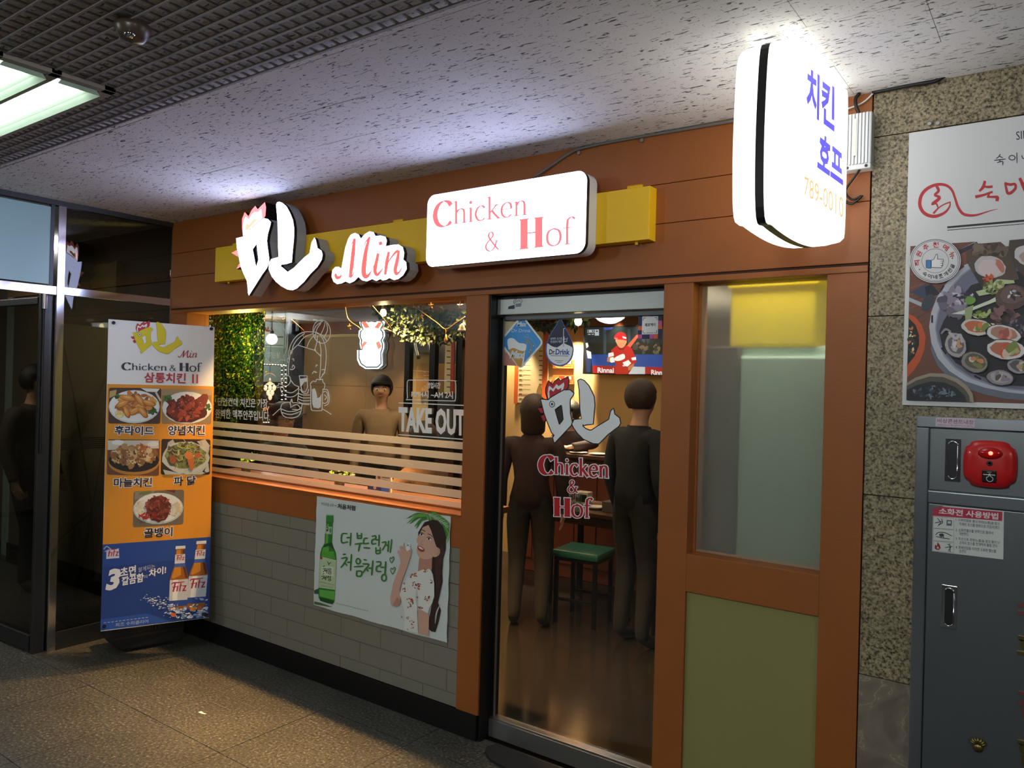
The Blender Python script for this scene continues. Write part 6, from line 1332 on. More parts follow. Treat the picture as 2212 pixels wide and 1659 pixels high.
pr.text('mVmW', (600, 1285), (790, 1280), (600, 1238), (.85, .40, .16), .03); [pr.line([(682+16*k, 1205), (692+16*k, 1205)], 10, '#a8643a', smooth=False) for k in range(7)]; pr.build('sign_lettering', gsn, LITINK)
for q_ in (lf_pts[0], lf_pts[10]):
    p = PY(*q_, 2.0); cyl('hanger', p, (p.x, p.y, ZC), .002, M_DKMET, lf, n=6)
p = PY(583, 808, 1.9); cyl('hanger', p, (p.x, p.y, ZC), .002, M_DKMET, gsn, n=6)
# --- hanging ivy at the left end of the window
iv0, iv1 = PY(452, 680, .62), PY(556, 680, .62)
ivy = empty('ivy_curtain', ((iv0.x+iv1.x)/2, .62, 2.2), label='dense curtain of hanging green ivy behind the left end of the window', cat='plant')
M_LEAF = [mat('leaf_dark', '#1f4a22', .5), mat('leaf_mid', '#3f6e24', .5), mat('leaf_yellow_lit', '#a8a82c', .45)]  # the yellowest tone puts yellow light on the ivy into the leaf colour
random.seed(12)
def add_leaf(bm, p, s_, d, nrm):
    d = Vector(d).normalized(); n_ = Vector(nrm).normalized(); w_ = d.cross(n_).normalized()
    P_ = [p, p+d*s_*.45+w_*s_*.32+n_*s_*.06, p+d*s_, p+d*s_*.45-w_*s_*.32+n_*s_*.06]; V = [bm.verts.new(q_) for q_ in P_]; m_ = bm.verts.new(p+d*s_*.5-n_*s_*.05)
    for i in range(4): bm.faces.new((V[i], V[(i+1) % 4], m_))
strands = []
for k in range(44):
    x = iv0.x-.05+(iv1.x-iv0.x+.05)*(k+.5)/44; L_ = random.uniform(.55, 1.0); strands.append((x, .62+random.uniform(-.05, .06), 2.19, 2.19-L_))
bm = bmesh.new()
for x, y, z0, z1 in strands: add_tube(bm, [(x, y, z0), (x+random.uniform(-.02, .02), y, (z0+z1)/2), (x, y, z1)], .002, 4)
tag(from_bm('ivy_stem', bm, M_LEAF[0], ivy), kind='stuff')
for mi, frac in ((0, .45), (1, .35), (2, .2)):
    bm = bmesh.new()
    for x, y, z0, z1 in strands:
        for _ in range(int(170*frac)):
            t = random.random(); p = Vector((x+random.gauss(0, .016), y+random.gauss(0, .02)-.01, z0+(z1-z0)*t))
            add_leaf(bm, p, random.uniform(.014, .030), (random.uniform(-1, 1), random.uniform(-.6, .3), random.uniform(-1.4, .2)), (random.uniform(-.5, .5), -1, random.uniform(-.2, .8)))
    tag(from_bm('ivy_leaf', bm, M_LEAF[mi], ivy), kind='stuff')
light('POINT', 'ivy_lamp', (iv1.x+.16, .40, 1.95), 14, (1, .82, .18), .05)
for x in (iv0.x, iv1.x-.05): cyl('rail_hanger', (x, .62, 2.2), (x, .62, ZC), .005, M_DKMET, ivy, n=6)
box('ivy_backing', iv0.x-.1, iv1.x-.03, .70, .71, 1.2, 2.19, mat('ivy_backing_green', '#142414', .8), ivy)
box('ivy_rail', iv0.x-.1, iv1.x+.02, .58, .66, 2.185, 2.20, M_DKMET, ivy)
# --- leafy garland along the top of the window and above the door
def garland(name, p0, p1, n, droop, label, sz=(.03, .06)):
    t = empty(name, (Vector(p0)+Vector(p1))/2, label=label, cat='garland'); bm0 = bmesh.new(); add_tube(bm0, [Vector(p0).lerp(Vector(p1), k/8)+Vector((0, 0, .02*math.sin(k*2.1))) for k in range(9)], .006, 6); from_bm('garland_stem', bm0, M_LEAF[0], t)
    for k in (.1, .5, .9):
        p = Vector(p0).lerp(Vector(p1), k); cyl('hanger', p, (p.x, p.y, ZC), .002, M_DKMET, t, n=6)
    ms_ = [mat('garland_dark', '#1d3026', .55), mat('garland_grey', '#3c5048', .55), mat('garland_light', '#55703a', .5)]
    for mi in range(3):
        bm = bmesh.new()
        for _ in range(n//3):
            k = random.random(); e = droop*(1-abs(2*k-1)**2.5); p = Vector(p0).lerp(Vector(p1), k)+Vector((random.gauss(0, .02), random.gauss(0, .03), random.uniform(-e, .035)))
            add_leaf(bm, p, random.uniform(*sz), (random.uniform(-1, 1), random.uniform(-.8, .4), random.uniform(-1.2, .5)), (random.uniform(-.6, .6), -1, random.uniform(-.2, .9)))
        tag(from_bm('garland_leaf', bm, ms_[mi], t), kind='stuff')
    return t
garland('leaf_garland', PY(815, 668, .58), PY(1040, 690, .58), 1300, .17, 'thick green leaf garland hanging at the top right inside the window', (.018, .042))
garland('leaf_garland', PY(1085, 690, .45), PY(1300, 676, .45), 420, .06, 'green and yellow leaf garland hanging inside above the glass door', (.025, .05))
E_BULB = emis('bulb_glow', (1, .80, .40), 14)
for u, v, y, l in ((828, 676, .36, 'bright warm bulb shining in the window garland'), (1268, 672, .32, 'warm bulb at the right end of the door garland, upper of two'), (1249, 694, .32, 'warm bulb at the right end of the door garland, lower of two')):
    p = PY(u, v, y); bm = bmesh.new(); add_lathe(bm, p, [(.0, -.022), (.014, -.016), (.019, 0), (.015, .014), (.009, .022)], 12); bmesh.ops.recalc_face_normals(bm, faces=bm.faces); o = from_bm('garland_bulb', bm, E_BULB, None, True); tag(o, l, 'bulb'); cyl('bulb_socket', p+Vector((0, 0, .022)), p+Vector((0, 0, .045)), .010, M_BLACK, o, n=10); cyl('bulb_cord', p+Vector((0, 0, .045)), (p.x, p.y, ZC), .002, M_BLACK, o, n=6)
light('POINT', 'bulb_light', PY(828, 682, .30), 1.2, (1, .8, .42), .02)
# --- string of stars along the window
YS = .24; M_GOLD = mat('gold_wire', '#b08a4a', .35, .7); M_PALE = mat('pale_bell', '#8d857c', .5)
st = empty('star_string_lights', PY(880, 680, YS), label='string of gold star ornaments looped inside the top of the window', cat='string lights')
def star(name, u, v, r, m):
    c_ = PY(u, v, YS); bm = bmesh.new(); top_ = []; P_ = []
    for k in range(10):
        a_ = pi/2+pi*k/5; q_ = r*(1 if k % 2 == 0 else .42); P_.append(bm.verts.new(c_+Vector((q_*math.cos(a_), 0, q_*math.sin(a_)))))
    f_, b_ = bm.verts.new(c_+Vector((0, -r*.35, 0))), bm.verts.new(c_+Vector((0, r*.35, 0)))
    for k in range(10): bm.faces.new((P_[k], P_[(k+1) % 10], f_)); bm.faces.new((P_[(k+1) % 10], P_[k], b_))
    bmesh.ops.recalc_face_normals(bm, faces=bm.faces); return from_bm(name, bm, m, st)
for u, v, r, m in ((755, 706, .022, M_GOLD), (931, 660, .022, M_GOLD), (994, 660, .024, M_PALE), (911, 684, .018, M_GOLD), (570, 690, .018, M_PALE), (613, 690, .016, M_PALE), (657, 727, .016, M_GOLD)): star('star', u, v, r, m)
lathe('bell', PY(998, 713, YS), [(.024, -.006), (.022, .0), (.015, .012), (.012, .026), (.004, .034)], M_PALE, st)
lathe('leaf_lamp', PY(963, 735, YS), [(.001, -.018), (.008, -.008), (.010, .004), (.006, .014), (.004, .03)], M_GOLD, st)
for L in ([(746, 664), (753, 690), (775, 707), (790, 722)], [(800, 655), (830, 690), (848, 715), (829, 708)], [(893, 660), (920, 680), (945, 698), (963, 711), (985, 697), (1005, 684)], [(963, 711), (963, 726)], [(630, 690), (650, 708), (658, 716)], [(570, 668), (572, 685)]):
    bm = bmesh.new(); add_tube(bm, cr_sample([PY(u, v, YS) for u, v in L], 5) if len(L) > 2 else [PY(u, v, YS) for u, v in L], .0022, 5); from_bm('string_wire', bm, M_GOLD, st, True)
for u in (746, 800, 893, 1004):
    p = PY(u, 664, YS); cyl('hanger', p, (p.x, p.y, ZC), .0015, M_GOLD, st, n=6)
# --- ledge items between the frosted stripes
def plant_pot(u, y, label):
    p = PY(u, 1060, y); t = empty('potted_plant', (p.x, y, 1.046), label=label, cat='plant')
    lathe('plant_pot', (p.x, y, 1.046), [(.028, 0), (.034, .05), (.036, .052)], mat('pot_glass', '#6a705c', .25), t)
    bm = bmesh.new()
    for _ in range(26): add_leaf(bm, Vector((p.x+random.gauss(0, .03), y+random.gauss(0, .02), 1.10+random.uniform(0, .06))), random.uniform(.03, .05), (random.uniform(-1, 1), random.uniform(-1, .5), random.uniform(-.3, 1)), (0, -1, .6))
    tag(from_bm('plant_leaf', bm, mat('bright_leaf', '#6d8f2e', .4), t), kind='stuff')
plant_pot(733, .27, 'small leafy green plant in a pot on the ledge, middle of the window')
plant_pot(530, .30, 'small potted plant on the ledge behind the left end of the frosted stripes')
a_ = PY(815, 1066, .26); bx = box('blue_box', a_.x-.06, a_.x+.05, .24, .30, 1.046, 1.092, mat('blue_card', '#1c3f9a', .4), None, .002); tag(bx, 'small blue box with a white mark lying on the window ledge', 'box')
pr = Print(lambda x, y: Vector((x, .2398, y)), (0, -1, 0)); pr.ell(a_.x, 1.075, .012, .009, '#c8d0e0'); pr.build('box_mark', bx)
a_ = PY(820, 1035, .28); cd = box('table_card', a_.x-.062, a_.x+.06, .31, .322, 1.046, 1.145, mat('card_white', '#c9bfae', .6)); tag(cd, 'small white upright card standing on the window ledge behind the blue box', 'card')
pr = Print(lambda x, y: Vector((x, .3098, y)), (0, -1, 0)); pr.line([(a_.x-.01, 1.128), (a_.x+.05, 1.128)], .006, '#7a5a3a', smooth=False); pr.ell(a_.x-.035, 1.125, .012, .010, '#8a4a24'); pr.line([(a_.x-.005, 1.112), (a_.x+.04, 1.112)], .003, '#7a6a5a', smooth=False); pr.build('card_print', cd)
# --- beverage fridge and yellow crate behind the frosted pane
fr_ = empty('drinks_fridge', (-.9, .4, 0), label='pale grey drinks fridge standing behind the frosted side pane', cat='fridge')
M_FR = mat('fridge_grey', '#c4d6ca', .45)
box('fridge_body', -1.095, -.42, .25, .75, .02, 1.86, M_FR, fr_, .01); box('fridge_door', -1.085, -.43, .22, .248, .10, 1.82, M_FR, fr_, .008); box('fridge_edge', -1.31, -1.097, .22, .75, .02, 1.86, mat('fridge_side', '#6b5348', .6), fr_, .004)
for dx in (-1.05, -.5): cyl('fridge_foot', (dx, .3, 0), (dx, .3, .03), .02, M_BLACK, fr_)
cr_ = box('yellow_sign_box', -1.14, -.80, .24, .55, 1.862, 2.13, mat('yellow_plastic', '#d8b800', .4, emit=.35), None, .01); tag(cr_, 'glowing yellow sign box on top of the fridge behind the frosted pane', 'sign box')
box('box_rim', -1.15, -.79, .23, .56, 2.10, 2.135, MATS['yellow_plastic'], cr_, .004)
light('AREA', 'fridge_fill', (-.95, .17, 2.33), 16, (1, .95, .82), .5, .12)  # added fill light grazing the fridge front so it shows through the pane
# ================================================================ furniture
def stool(name, x, y, rz, label, h=.52):
    t = empty(name, (x, y, 0), rz, label, 'stool'); 
    def add(nm, bm, m, smooth=False):
        o = from_bm(nm, bm, m, None, smooth); o.parent = t
    bm = bmesh.new(); add_box(bm, -.18, .18, -.17, .17, h-.05, h, .018); add('seat', bm, M_GREENV)
    bm = bmesh.new(); add_box(bm, -.165, .165, -.155, .155, h-.075, h-.052, .004); add('seat_frame', bm, M_DKMET)
    for sx in (-1, 1):
        for sy in (-1, 1):
            bm = bmesh.new(); add_box(bm, sx*.15-.014, sx*.15+.014, sy*.14-.014, sy*.14+.014, 0, h-.076, .003); add('leg', bm, M_DKMET)
    for sy in (-1, 1):
        bm = bmesh.new(); add_box(bm, -.136, .136, sy*.14-.009, sy*.14+.009, .16, .18); add('foot_rail', bm, M_DKMET)
    return t
def table(x, y, rz, sx, sy, label, h=.74, pedestal=True):
    t = empty('dining_table', (x, y, 0), rz, label, 'table')
    def add(nm, bm, m):
        o = from_bm(nm, bm, m); o.parent = t
    bm = bmesh.new(); add_box(bm, -sx, sx, -sy, sy, h-.035, h, .008); add('tabletop', bm, M_WOOD)
    for kx in (-1, 1):
        for ky in (-1, 1):
            bm = bmesh.new(); add_box(bm, kx*(sx-.06)-.02, kx*(sx-.06)+.02, ky*(sy-.06)-.02, ky*(sy-.06)+.02, 0, h-.036, .003); add('leg', bm, M_DKMET)
    bm = bmesh.new(); add_box(bm, -sx+.08, sx-.08, -sy+.05, -sy+.07, h-.11, h-.036); add('apron', bm, M_WOOD)
    return t
def chair(x, y, rz, label):
    t = empty('dining_chair', (x, y, 0), rz, label, 'chair')
    def add(nm, bm, m):
        o = from_bm(nm, bm, m); o.parent = t
    bm = bmesh.new(); add_box(bm, -.2, .2, -.2, .2, .42, .47, .015); add('seat', bm, M_GREENV)
    for sx in (-1, 1):
        bm = bmesh.new(); add_box(bm, sx*.18-.016, sx*.18+.016, .165, .197, 0, .88, .003); add('back_post', bm, M_WALN)
        bm = bmesh.new(); add_box(bm, sx*.18-.016, sx*.18+.016, -.197, -.165, 0, .42, .003); add('leg', bm, M_WALN)
    for z in (.60, .70, .80):
        bm = bmesh.new(); add_box(bm, -.165, .165, .172, .19, z, z+.06, .003); add('back_slat', bm, M_WALN)
    return t
P1 = PY(1255, 1180, 1.9)
stool('green_stool', P1.x, 1.95, .1, 'low stool with a dark green vinyl seat seen through the door')
tx, ty = P1.x-.12, 2.44
table(tx, ty, 0, .40, .29, 'dark wooden dining table behind the door with plates and a tissue box')
table(-4.55, 1.25, 0, .55, .35, 'dark wooden dining table by the window under the frosted stripes')
chair(-5.42, 1.25, math.radians(90), 'red brown slatted chair at the left end of the window table')
chair(-3.68, 1.25, math.radians(-90), 'red brown slatted chair at the right end of the window table')
bcx0, bcx1 = PY(1120, 980, 2.98).x, PY(1400, 980, 2.98).x
bar = empty('bar_counter', ((bcx0+bcx1)/2, 2.95, 0), label='dark wooden bar counter in front of the back wall under the television', cat='counter')
box('counter_body', bcx0, bcx1, 2.93, 3.02, 0, 1.06, M_WALN, bar, .003); box('counter_top', bcx0-.02, bcx1+.02, 2.84, 3.05, 1.061, 1.095, M_WOOD, bar, .004)
for k in range(6): box('front_panel', bcx0+(bcx1-bcx0)*k/6+.006, bcx0+(bcx1-bcx0)*(k+1)/6-.006, 2.918, 2.93, .12, 1.03, M_WALN, bar, .002)
M_CHINA = mat('white_china', '#c8bfae', .25)
for k, (u, l) in enumerate(((1254, 'shallow white plate on the bar counter, left of two'), (1300, 'shallow white plate on the bar counter, right of two'))):
    p = PY(u, 975, 2.96+.05*k); pl_ = lathe('serving_plate', (p.x, 2.93+.02*k, 1.0955), [(.04, 0), (.05, .004), (.078, .012), (.082, .015), (.075, .013), (.045, .006)], M_CHINA); tag(pl_, l, 'plate', 'plates on the bar counter')
tb_ = empty('tissue_box', (tx+.18, ty-.12, .74), label='white tissue box with a raised tissue on the table behind the door', cat='tissue box')
box('box_body', tx+.08, tx+.30, ty-.18, ty-.06, .7405, .82, mat('tissue_carton', '#5c5248', .5), tb_, .004)
bm = bmesh.new(); base = [Vector((tx+.14+.02*k, ty-.12+.015*math.sin(k*2), .82)) for k in range(6)]
V0 = [bm.verts.new(p) for p in base]; V1 = [bm.verts.new(p+Vector((.015*math.sin(k*1.7), .02*math.cos(k*2.3), .05+.025*math.sin(k*1.3)))) for k, p in enumerate(base)]
for k in range(5): bm.faces.new((V0[k], V0[k+1], V1[k+1], V1[k]))
r_ = bmesh.ops.solidify(bm, geom=bm.faces[:], thickness=.004); from_bm('tissue', bm, M_WHITEP, tb_)
M_BG = glass_mat('clear_glassware', (.85, .88, .86), 1.45)
for dx, dy, l in ((-.20, -.20, 'clear drinking glass on the table behind the door, left of two'), (-.10, -.24, 'clear drinking glass on the table behind the door, right of two')):
    tag(lathe('drinking_glass', (tx+dx, ty+dy, .7405), [(.028, 0), (.036, .12), (.034, .12), (.027, .006)], M_BG), l, 'glass', 'glasses on the table')
rd = lathe('side_dish', (tx-.02, ty-.10, .7405), [(.04, 0), (.05, .004), (.075, .022), (.07, .022), (.045, .008)], M_CHINA); tag(rd, 'small white side dish in the middle of the table behind the door', 'dish')
bk_ = box('napkin_holder', tx-.28, tx-.16, ty+.02, ty+.10, .7405, .84, M_CHINA, None, .006); tag(bk_, 'cream napkin holder at the left back of the table behind the door', 'holder'); box('holder_slot', tx-.27, tx-.17, ty+.018, ty+.021, .76, .82, M_BLACK, bk_)
for dx, l in ((-.12, 'green soju style bottle on the window table, left of two'), (.14, 'green soju style bottle on the window table, right of two')):
    l = l.replace('soju style ', ''); b_ = lathe('green_bottle', (-4.55+dx, 1.2, .7405), [(.03, 0), (.032, .01), (.032, .12), (.026, .15), (.013, .18), (.012, .21)], mat('green_glass', '#2a6a3a', .1)); tag(b_, l, 'bottle', 'bottles on the window table'); lathe('bottle_cap', (-4.55+dx, 1.2, .9505), [(.013, 0), (.013, .014), (.010, .016)], M_WHITEP, b_, 10)
# ================================================================ people
SKIN = mat('skin', '#c49478', .55); M_EYE = mat('eye_white', '#e6e2dc', .3); M_IRIS = mat('eye_dark', '#1a1210', .2); M_LIP = mat('lips', '#9a5a50', .5)
def person(loc, rz, label, J, hair, cloth, trous, shoe, hairstyle='short', glasses=False, cap=None, scale=1.0, head_turn=0.0, cat='person'):
    """J: joint positions in the figure's own frame (facing -y, z up); one skinned body mesh, clothes and hair as children"""
    t = empty('person', loc, rz, label, cat); V, E, R, T = [], [], [], []
    def v(p, r, par=None, tagn='body'):
        V.append(Vector(p)*scale); R.append(r*scale); T.append(tagn); i = len(V)-1
        if par is not None: E.append((par, i))
        return i
    pel = v(J['pelvis'], .125, None, 'legs'); sp1 = v(Vector(J['pelvis']).lerp(Vector(J['neck']), .35), .115, pel, 'torso'); ch = v(Vector(J['pelvis']).lerp(Vector(J['neck']), .72), .135, sp1, 'torso')
    nb_ = v(Vector(J['neck'])-Vector((0, 0, .02)), .065, ch, 'torso'); nk = v(Vector(J['neck'])+Vector((0, -.005, .05)), .052, nb_, 'skin'); H0 = Vector(J['head'])
    hj = v(H0+Vector((0, -.012, -.065)), .066, nk, 'skin'); hc = v(H0, .088, hj, 'skin'); ht = v(H0+Vector((0, .012, .05)), .080, hc, 'skin')
    for s_ in ('L', 'R'):
        sg = -1 if s_ == 'L' else 1
        sh = v(J['sh'+s_], .062, ch, 'torso'); el = v(J['el'+s_], .043, sh, 'arm'); mid_ = Vector(J['sh'+s_]).lerp(Vector(J['el'+s_]), .45)
        fa = v(Vector(J['el'+s_]).lerp(Vector(J['wr'+s_]), .3), .040, el, 'arm'); wr_ = v(J['wr'+s_], .026, fa, 'arm')
        d = Vector(J.get('hd'+s_, Vector(J['wr'+s_])-Vector(J['el'+s_]))).normalized(); side = d.cross(Vector(J.get('pl'+s_, (sg, 0, 0)))).normalized(); nrm = side.cross(d).normalized()
        pm = v(Vector(J['wr'+s_])+d*.05, .027, wr_, 'skin')
        for k, L_ in enumerate((.068, .078, .072, .055)):
            off = (k-1.5)*.019; b0 = v(Vector(J['wr'+s_])+d*.085+side*off, .0095, pm, 'skin'); b1 = v(Vector(J['wr'+s_])+d*(.085+L_*.5)+side*off*1.05-nrm*.008*sg, .0082, b0, 'skin'); v(Vector(J['wr'+s_])+d*(.085+L_*.92)+side*off-nrm*.026*sg, .0068, b1, 'skin')
        th = v(Vector(J['wr'+s_])+d*.035-side*.032, .0105, pm, 'skin'); v(Vector(J['wr'+s_])+d*.075-side*.048-nrm*.012*sg, .0085, th, 'skin')
        hp_ = v(J['hp'+s_], .100, pel, 'legs'); kn = v(J['kn'+s_], .062, v(Vector(J['hp'+s_]).lerp(Vector(J['kn'+s_]), .45), .082, hp_, 'legs'), 'legs'); cf = v(Vector(J['kn'+s_]).lerp(Vector(J['an'+s_]), .35), .056, kn, 'legs'); an = v(J['an'+s_], .038, cf, 'legs')
        ft = Vector(J['an'+s_])+Vector((sg*.01, -.06, -.045)); f0 = v(ft, .034, an, 'foot'); v(ft+Vector((sg*.01, -.10, -.008)), .026, f0, 'foot')
    # head details
    face = Vector((0, -1, 0)); 
    v(H0+Vector((0, -.112, -.018)), .012, hc, 'skin')
    for sg in (-1, 1): v(H0+Vector((sg*.093, .008, -.012)), .016, hc, 'skin')
    me = bpy.data.meshes.new('body'); me.from_pydata(V, E, []); ob = bpy.data.objects.new('body', me); COL.objects.link(ob)
    md = ob.modifiers.new('skin', 'SKIN'); md.use_smooth_shade = True; md.branch_smoothing = .4; ss = ob.modifiers.new('sub', 'SUBSURF'); ss.levels = 1; ss.render_levels = 1
    for i, r in enumerate(R): me.skin_vertices[0].data[i].radius = (r, r)
    me.skin_vertices[0].data[0].use_root = True
    dg = bpy.context.evaluated_depsgraph_get(); bme = bpy.data.meshes.new_from_object(ob.evaluated_get(dg)); bpy.data.objects.remove(ob); bpy.data.meshes.remove(me)
    bme.name = 'body'; body = bpy.data.objects.new('body', bme); COL.objects.link(body); bme.materials.clear(); bme.materials.append(SKIN); body.parent = t
    for p in bme.polygons: p.use_smooth = True
    segs = [(V[a], V[b], T[b]) for a, b in E]
    def near(p):
        best, bt = 9, 'skin'
        for a, b, tg in segs:
            ab = b-a; k = max(0, min(1, (p-a).dot(ab)/max(ab.length_squared, 1e-9))); dd_ = (p-a-ab*k).length
            if dd_ < best: best, bt = dd_, tg
        return bt
    tags = [near(v_.co) for v_ in bme.vertices]
    def garment(name, want, off, m):
        bm = bmesh.new(); bm.from_mesh(bme); bm.normal_update(); bm.verts.ensure_lookup_table()
        kill = [f for f in bm.faces if not any(tags[x.index] in want for x in f.verts)]
        nm_ = [x.normal.copy() for x in bm.verts]
        for x in bm.verts: x.co = x.co+nm_[x.index]*off
        bmesh.ops.delete(bm, geom=kill, context='FACES')
        r_ = bmesh.ops.solidify(bm, geom=bm.faces[:], thickness=.006)
        if not bm.faces: bm.free(); return
        g = bpy.data.meshes.new(name); bm.to_mesh(g); bm.free(); g.materials.append(m); o = bpy.data.objects.new(name, g); COL.objects.link(o); o.parent = t
        for p in g.polygons: p.use_smooth = True
        return o
    garment('jacket', ('torso', 'arm'), .014, cloth); garment('trousers', ('legs',), .010, trous); garment('shoes', ('foot',), .008, shoe)
    # hair: cap of the skull
    bm = bmesh.new(); bmesh.ops.create_uvsphere(bm, u_segments=24, v_segments=16, radius=1)
    drop_ = {'short': -.25, 'bob': -1.0, 'long': -1.6}[hairstyle]
    for x in bm.verts:
        z = x.co.z; back = x.co.y > -.35
        x.co = Vector((x.co.x*.104, x.co.y*.112+.012, x.co.z*.118+.030))
    dele = [f for f in bm.faces if (f.calc_center_median().y < -.035 and f.calc_center_median().z < .062) or f.calc_center_median().z < (-.055 if hairstyle == 'short' else -.085)]
    bmesh.ops.delete(bm, geom=dele, context='FACES')
    if hairstyle != 'short':
        for x in bm.verts:
            if x.co.z < -.02: x.co.z += drop_*.10*(1 if x.co.y > -.02 else .6); x.co.x *= 1.05
    bmesh.ops.solidify(bm, geom=bm.faces[:], thickness=.012)
    for x in bm.verts: x.co = (x.co+H0)*scale
    hm = bpy.data.meshes.new('hair'); bm.to_mesh(hm); bm.free(); hm.materials.append(hair); ho = bpy.data.objects.new('hair', hm); COL.objects.link(ho); ho.parent = t
    for p in hm.polygons: p.use_smooth = True
    def bit(name, bm, m, par=None):
        for x in bm.verts: x.co = (x.co+H0)*scale
        me_ = bpy.data.meshes.new(name); bm.to_mesh(me_); bm.free(); me_.materials.append(m); o = bpy.data.objects.new(name, me_); COL.objects.link(o); o.parent = par or t
        for p in me_.polygons: p.use_smooth = True
        return o
    for sg in (-1, 1):
        bm = bmesh.new(); bmesh.ops.create_uvsphere(bm, u_segments=12, v_segments=8, radius=.0125); bmesh.ops.scale(bm, vec=(1.2, .7, .8), verts=bm.verts); bmesh.ops.translate(bm, vec=(sg*.033, -.080, .004), verts=bm.verts); e_ = bit('eye', bm, M_EYE)
        bm = bmesh.new(); bmesh.ops.create_uvsphere(bm, u_segments=10, v_segments=6, radius=.0062); bmesh.ops.translate(bm, vec=(sg*.033, -.0855, .004), verts=bm.verts); bit('iris', bm, M_IRIS, t).name = 'iris'
        bm = bmesh.new(); add_tube(bm, [(sg*.016, -.090, .024), (sg*.034, -.087, .030), (sg*.052, -.074, .024)], .0035, 6); bit('eyebrow', bm, hair)
    bm = bmesh.new(); add_tube(bm, [(-.022, -.080, -.058), (-.008, -.089, -.056), (.008, -.089, -.056), (.022, -.080, -.058)], [.003, .006, .006, .003], 8); bit('mouth', bm, M_LIP)
    if glasses:
        bm = bmesh.new()
        for sg in (-1, 1): add_tube(bm, [(sg*.034+.021*math.cos(2*pi*k/14), -.098, .004+.016*math.sin(2*pi*k/14)) for k in range(15)], .0018, 6); add_tube(bm, [(sg*.055, -.096, .008), (sg*.092, -.02, .006)], .0016, 6)
        add_tube(bm, [(-.013, -.099, .006), (.013, -.099, .006)], .0016, 6); tag(bit('glasses', bm, M_BLACK), kind='stuff')
    if cap:
        bm = bmesh.new(); add_lathe(bm, (0, .008, .05), [(.112, 0), (.113, .03), (.095, .065), (.05, .085), (.0, .09)], 20)
        add_box(bm, -.07, .07, -.20, -.095, .048, .056, .003); bmesh.ops.recalc_face_normals(bm, faces=bm.faces); bit('flat_cap', bm, cap)
    return t
def standing(h=0.0, arms=0, stride=0.0):
    return dict(pelvis=(0, .01, .93), neck=(0, .0, 1.42), head=(0, -.02, 1.60), shL=(-.185, .005, 1.385), shR=(.185, .005, 1.385), elL=(-.235, .03, 1.10), elR=(.235, .03, 1.10), wrL=(-.235, -.05, .865), wrR=(.235, -.05, .865), plL=(1, 0, 0), plR=(-1, 0, 0),
                hpL=(-.092, .01, .90), hpR=(.092, .01, .90), knL=(-.10, -.02-stride, .49), knR=(.10, -.02+stride, .49), anL=(-.105, .03-stride*1.2, .085), anR=(.105, .03+stride*1.2, .085))
def seated(seat=.48, fwd=0.0):
    z = seat+.11
    return dict(pelvis=(0, .05, z), neck=(0, .02-fwd, z+.49), head=(0, -.02-fwd*1.2, z+.67), shL=(-.18, .01-fwd, z+.455), shR=(.18, .01-fwd, z+.455), elL=(-.23, -.14-fwd, z+.20), elR=(.23, -.14-fwd, z+.20), wrL=(-.12, -.34-fwd, z+.215), wrR=(.12, -.34-fwd, z+.215), plL=(0, 0, 1), plR=(0, 0, -1),
                hpL=(-.095, .04, z-.01), hpR=(.095, .04, z-.01), knL=(-.12, -.40, z-.02), knR=(.12, -.40, z-.02), anL=(-.12, -.40, .085), anR=(.12, -.40, .085))
H_BLK = mat('black_hair', '#17120f', .5, var=.5, vscale=140, bump=1.0, bscale=160); H_BRN = mat('brown_hair', '#3a2618', .5, var=.5, vscale=140, bump=1.0, bscale=160)
K = lambda n_, c_: mat(n_, c_, .8, var=.1, vscale=30)
pL = PZ(1140, 1352, 0); pR = PZ(1368, 1392, 0)
def face_to(p, q): return math.atan2(q[0]-p[0], -(q[1]-p[1]))
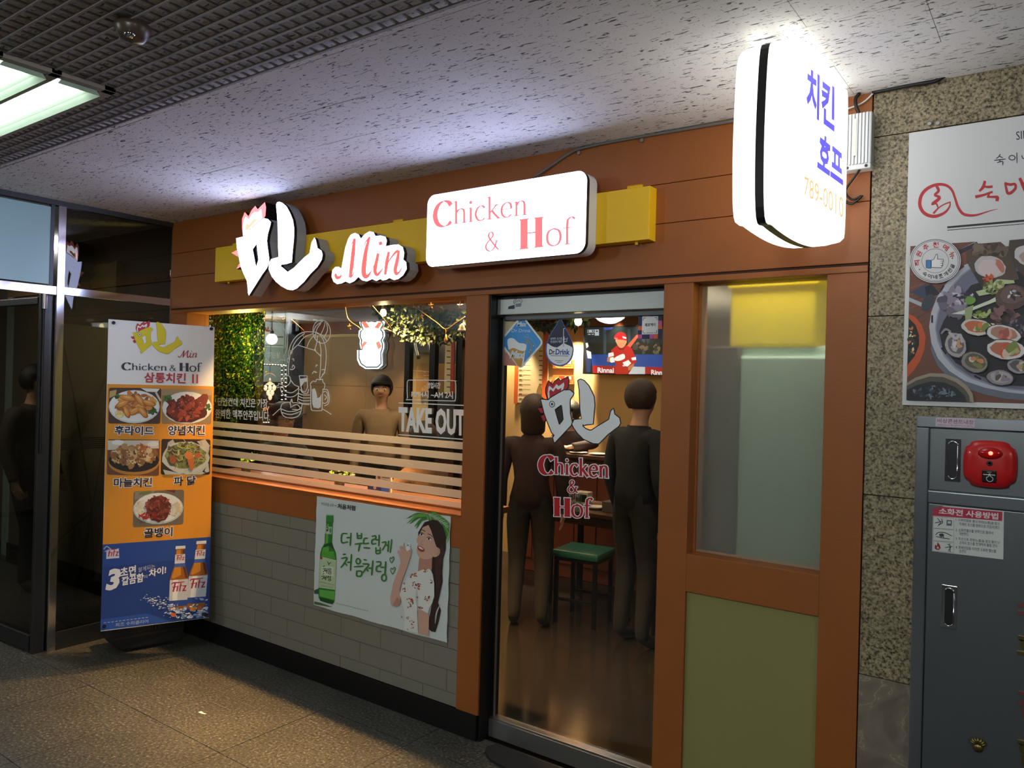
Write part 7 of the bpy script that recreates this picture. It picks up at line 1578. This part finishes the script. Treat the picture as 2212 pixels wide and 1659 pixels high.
person((pL.x, pL.y, 0), math.radians(205), 'person with brown hair and maroon jacket standing inside the door at left, back turned', standing(), H_BRN, K('maroon_jacket', '#38201c'), K('charcoal_trousers', '#1e1c1a'), K('dark_shoe', '#161412'), 'bob', scale=.93)
person((pR.x, pR.y, 0), math.radians(160), 'person in a black coat standing inside the door at right, back turned', standing(), H_BRN, K('black_coat', '#17181a'), K('black_trousers', '#121314'), MATS['dark_shoe'], 'short', scale=1.0)
q_ = PY(632, 915, 1.25)
person((-5.36, 1.25, 0), math.radians(90), 'seated person in a dark flat cap and glasses, left of the window table', seated(), H_BLK, K('navy_jacket', '#23262c'), MATS['charcoal_trousers'], MATS['dark_shoe'], 'short', True, K('dark_cap', '#1c1c1e'), scale=1.06)
person((-5.2, 2.25, 0), math.radians(40), 'standing person in a tan apron top facing the window behind the seated pair', standing(), H_BLK, K('tan_top', '#7c6448'), MATS['charcoal_trousers'], MATS['dark_shoe'], 'short')
person((-3.74, 1.25, 0), math.radians(-90), 'seated person with short dark hair and brown jacket, right of the window table', seated(), H_BLK, K('brown_jacket', '#6a4c34'), MATS['charcoal_trousers'], MATS['dark_shoe'], 'bob')
pS = PY(1246, 905, 3.24)
JS = standing(); JS.update(wrL=(-.16, -.22, 1.235), elL=(-.26, -.03, 1.26), wrR=(.20, -.26, 1.235), elR=(.29, -.03, 1.26), plL=(0, 0, 1), plR=(0, 0, -1), neck=(0, -.06, 1.36), head=(0, -.11, 1.53), shL=(-.185, -.05, 1.325), shR=(.185, -.05, 1.325))
person((pS.x, 3.24, 0), math.radians(-12), 'person with black hair and dark maroon shirt leaning on the bar counter', JS, H_BLK, K('dark_maroon_shirt', '#2e1c20'), MATS['black_trousers'], MATS['dark_shoe'], 'short', scale=.93)
pG = PX(68, 1000, XL-1.6)
person((pG.x, pG.y, 0), math.radians(120), 'person in dark clothes standing beyond the smoked glass at far left', standing(stride=.06), H_BLK, K('dark_brown_coat', '#3a3026'), MATS['black_trousers'], MATS['dark_shoe'], 'short')
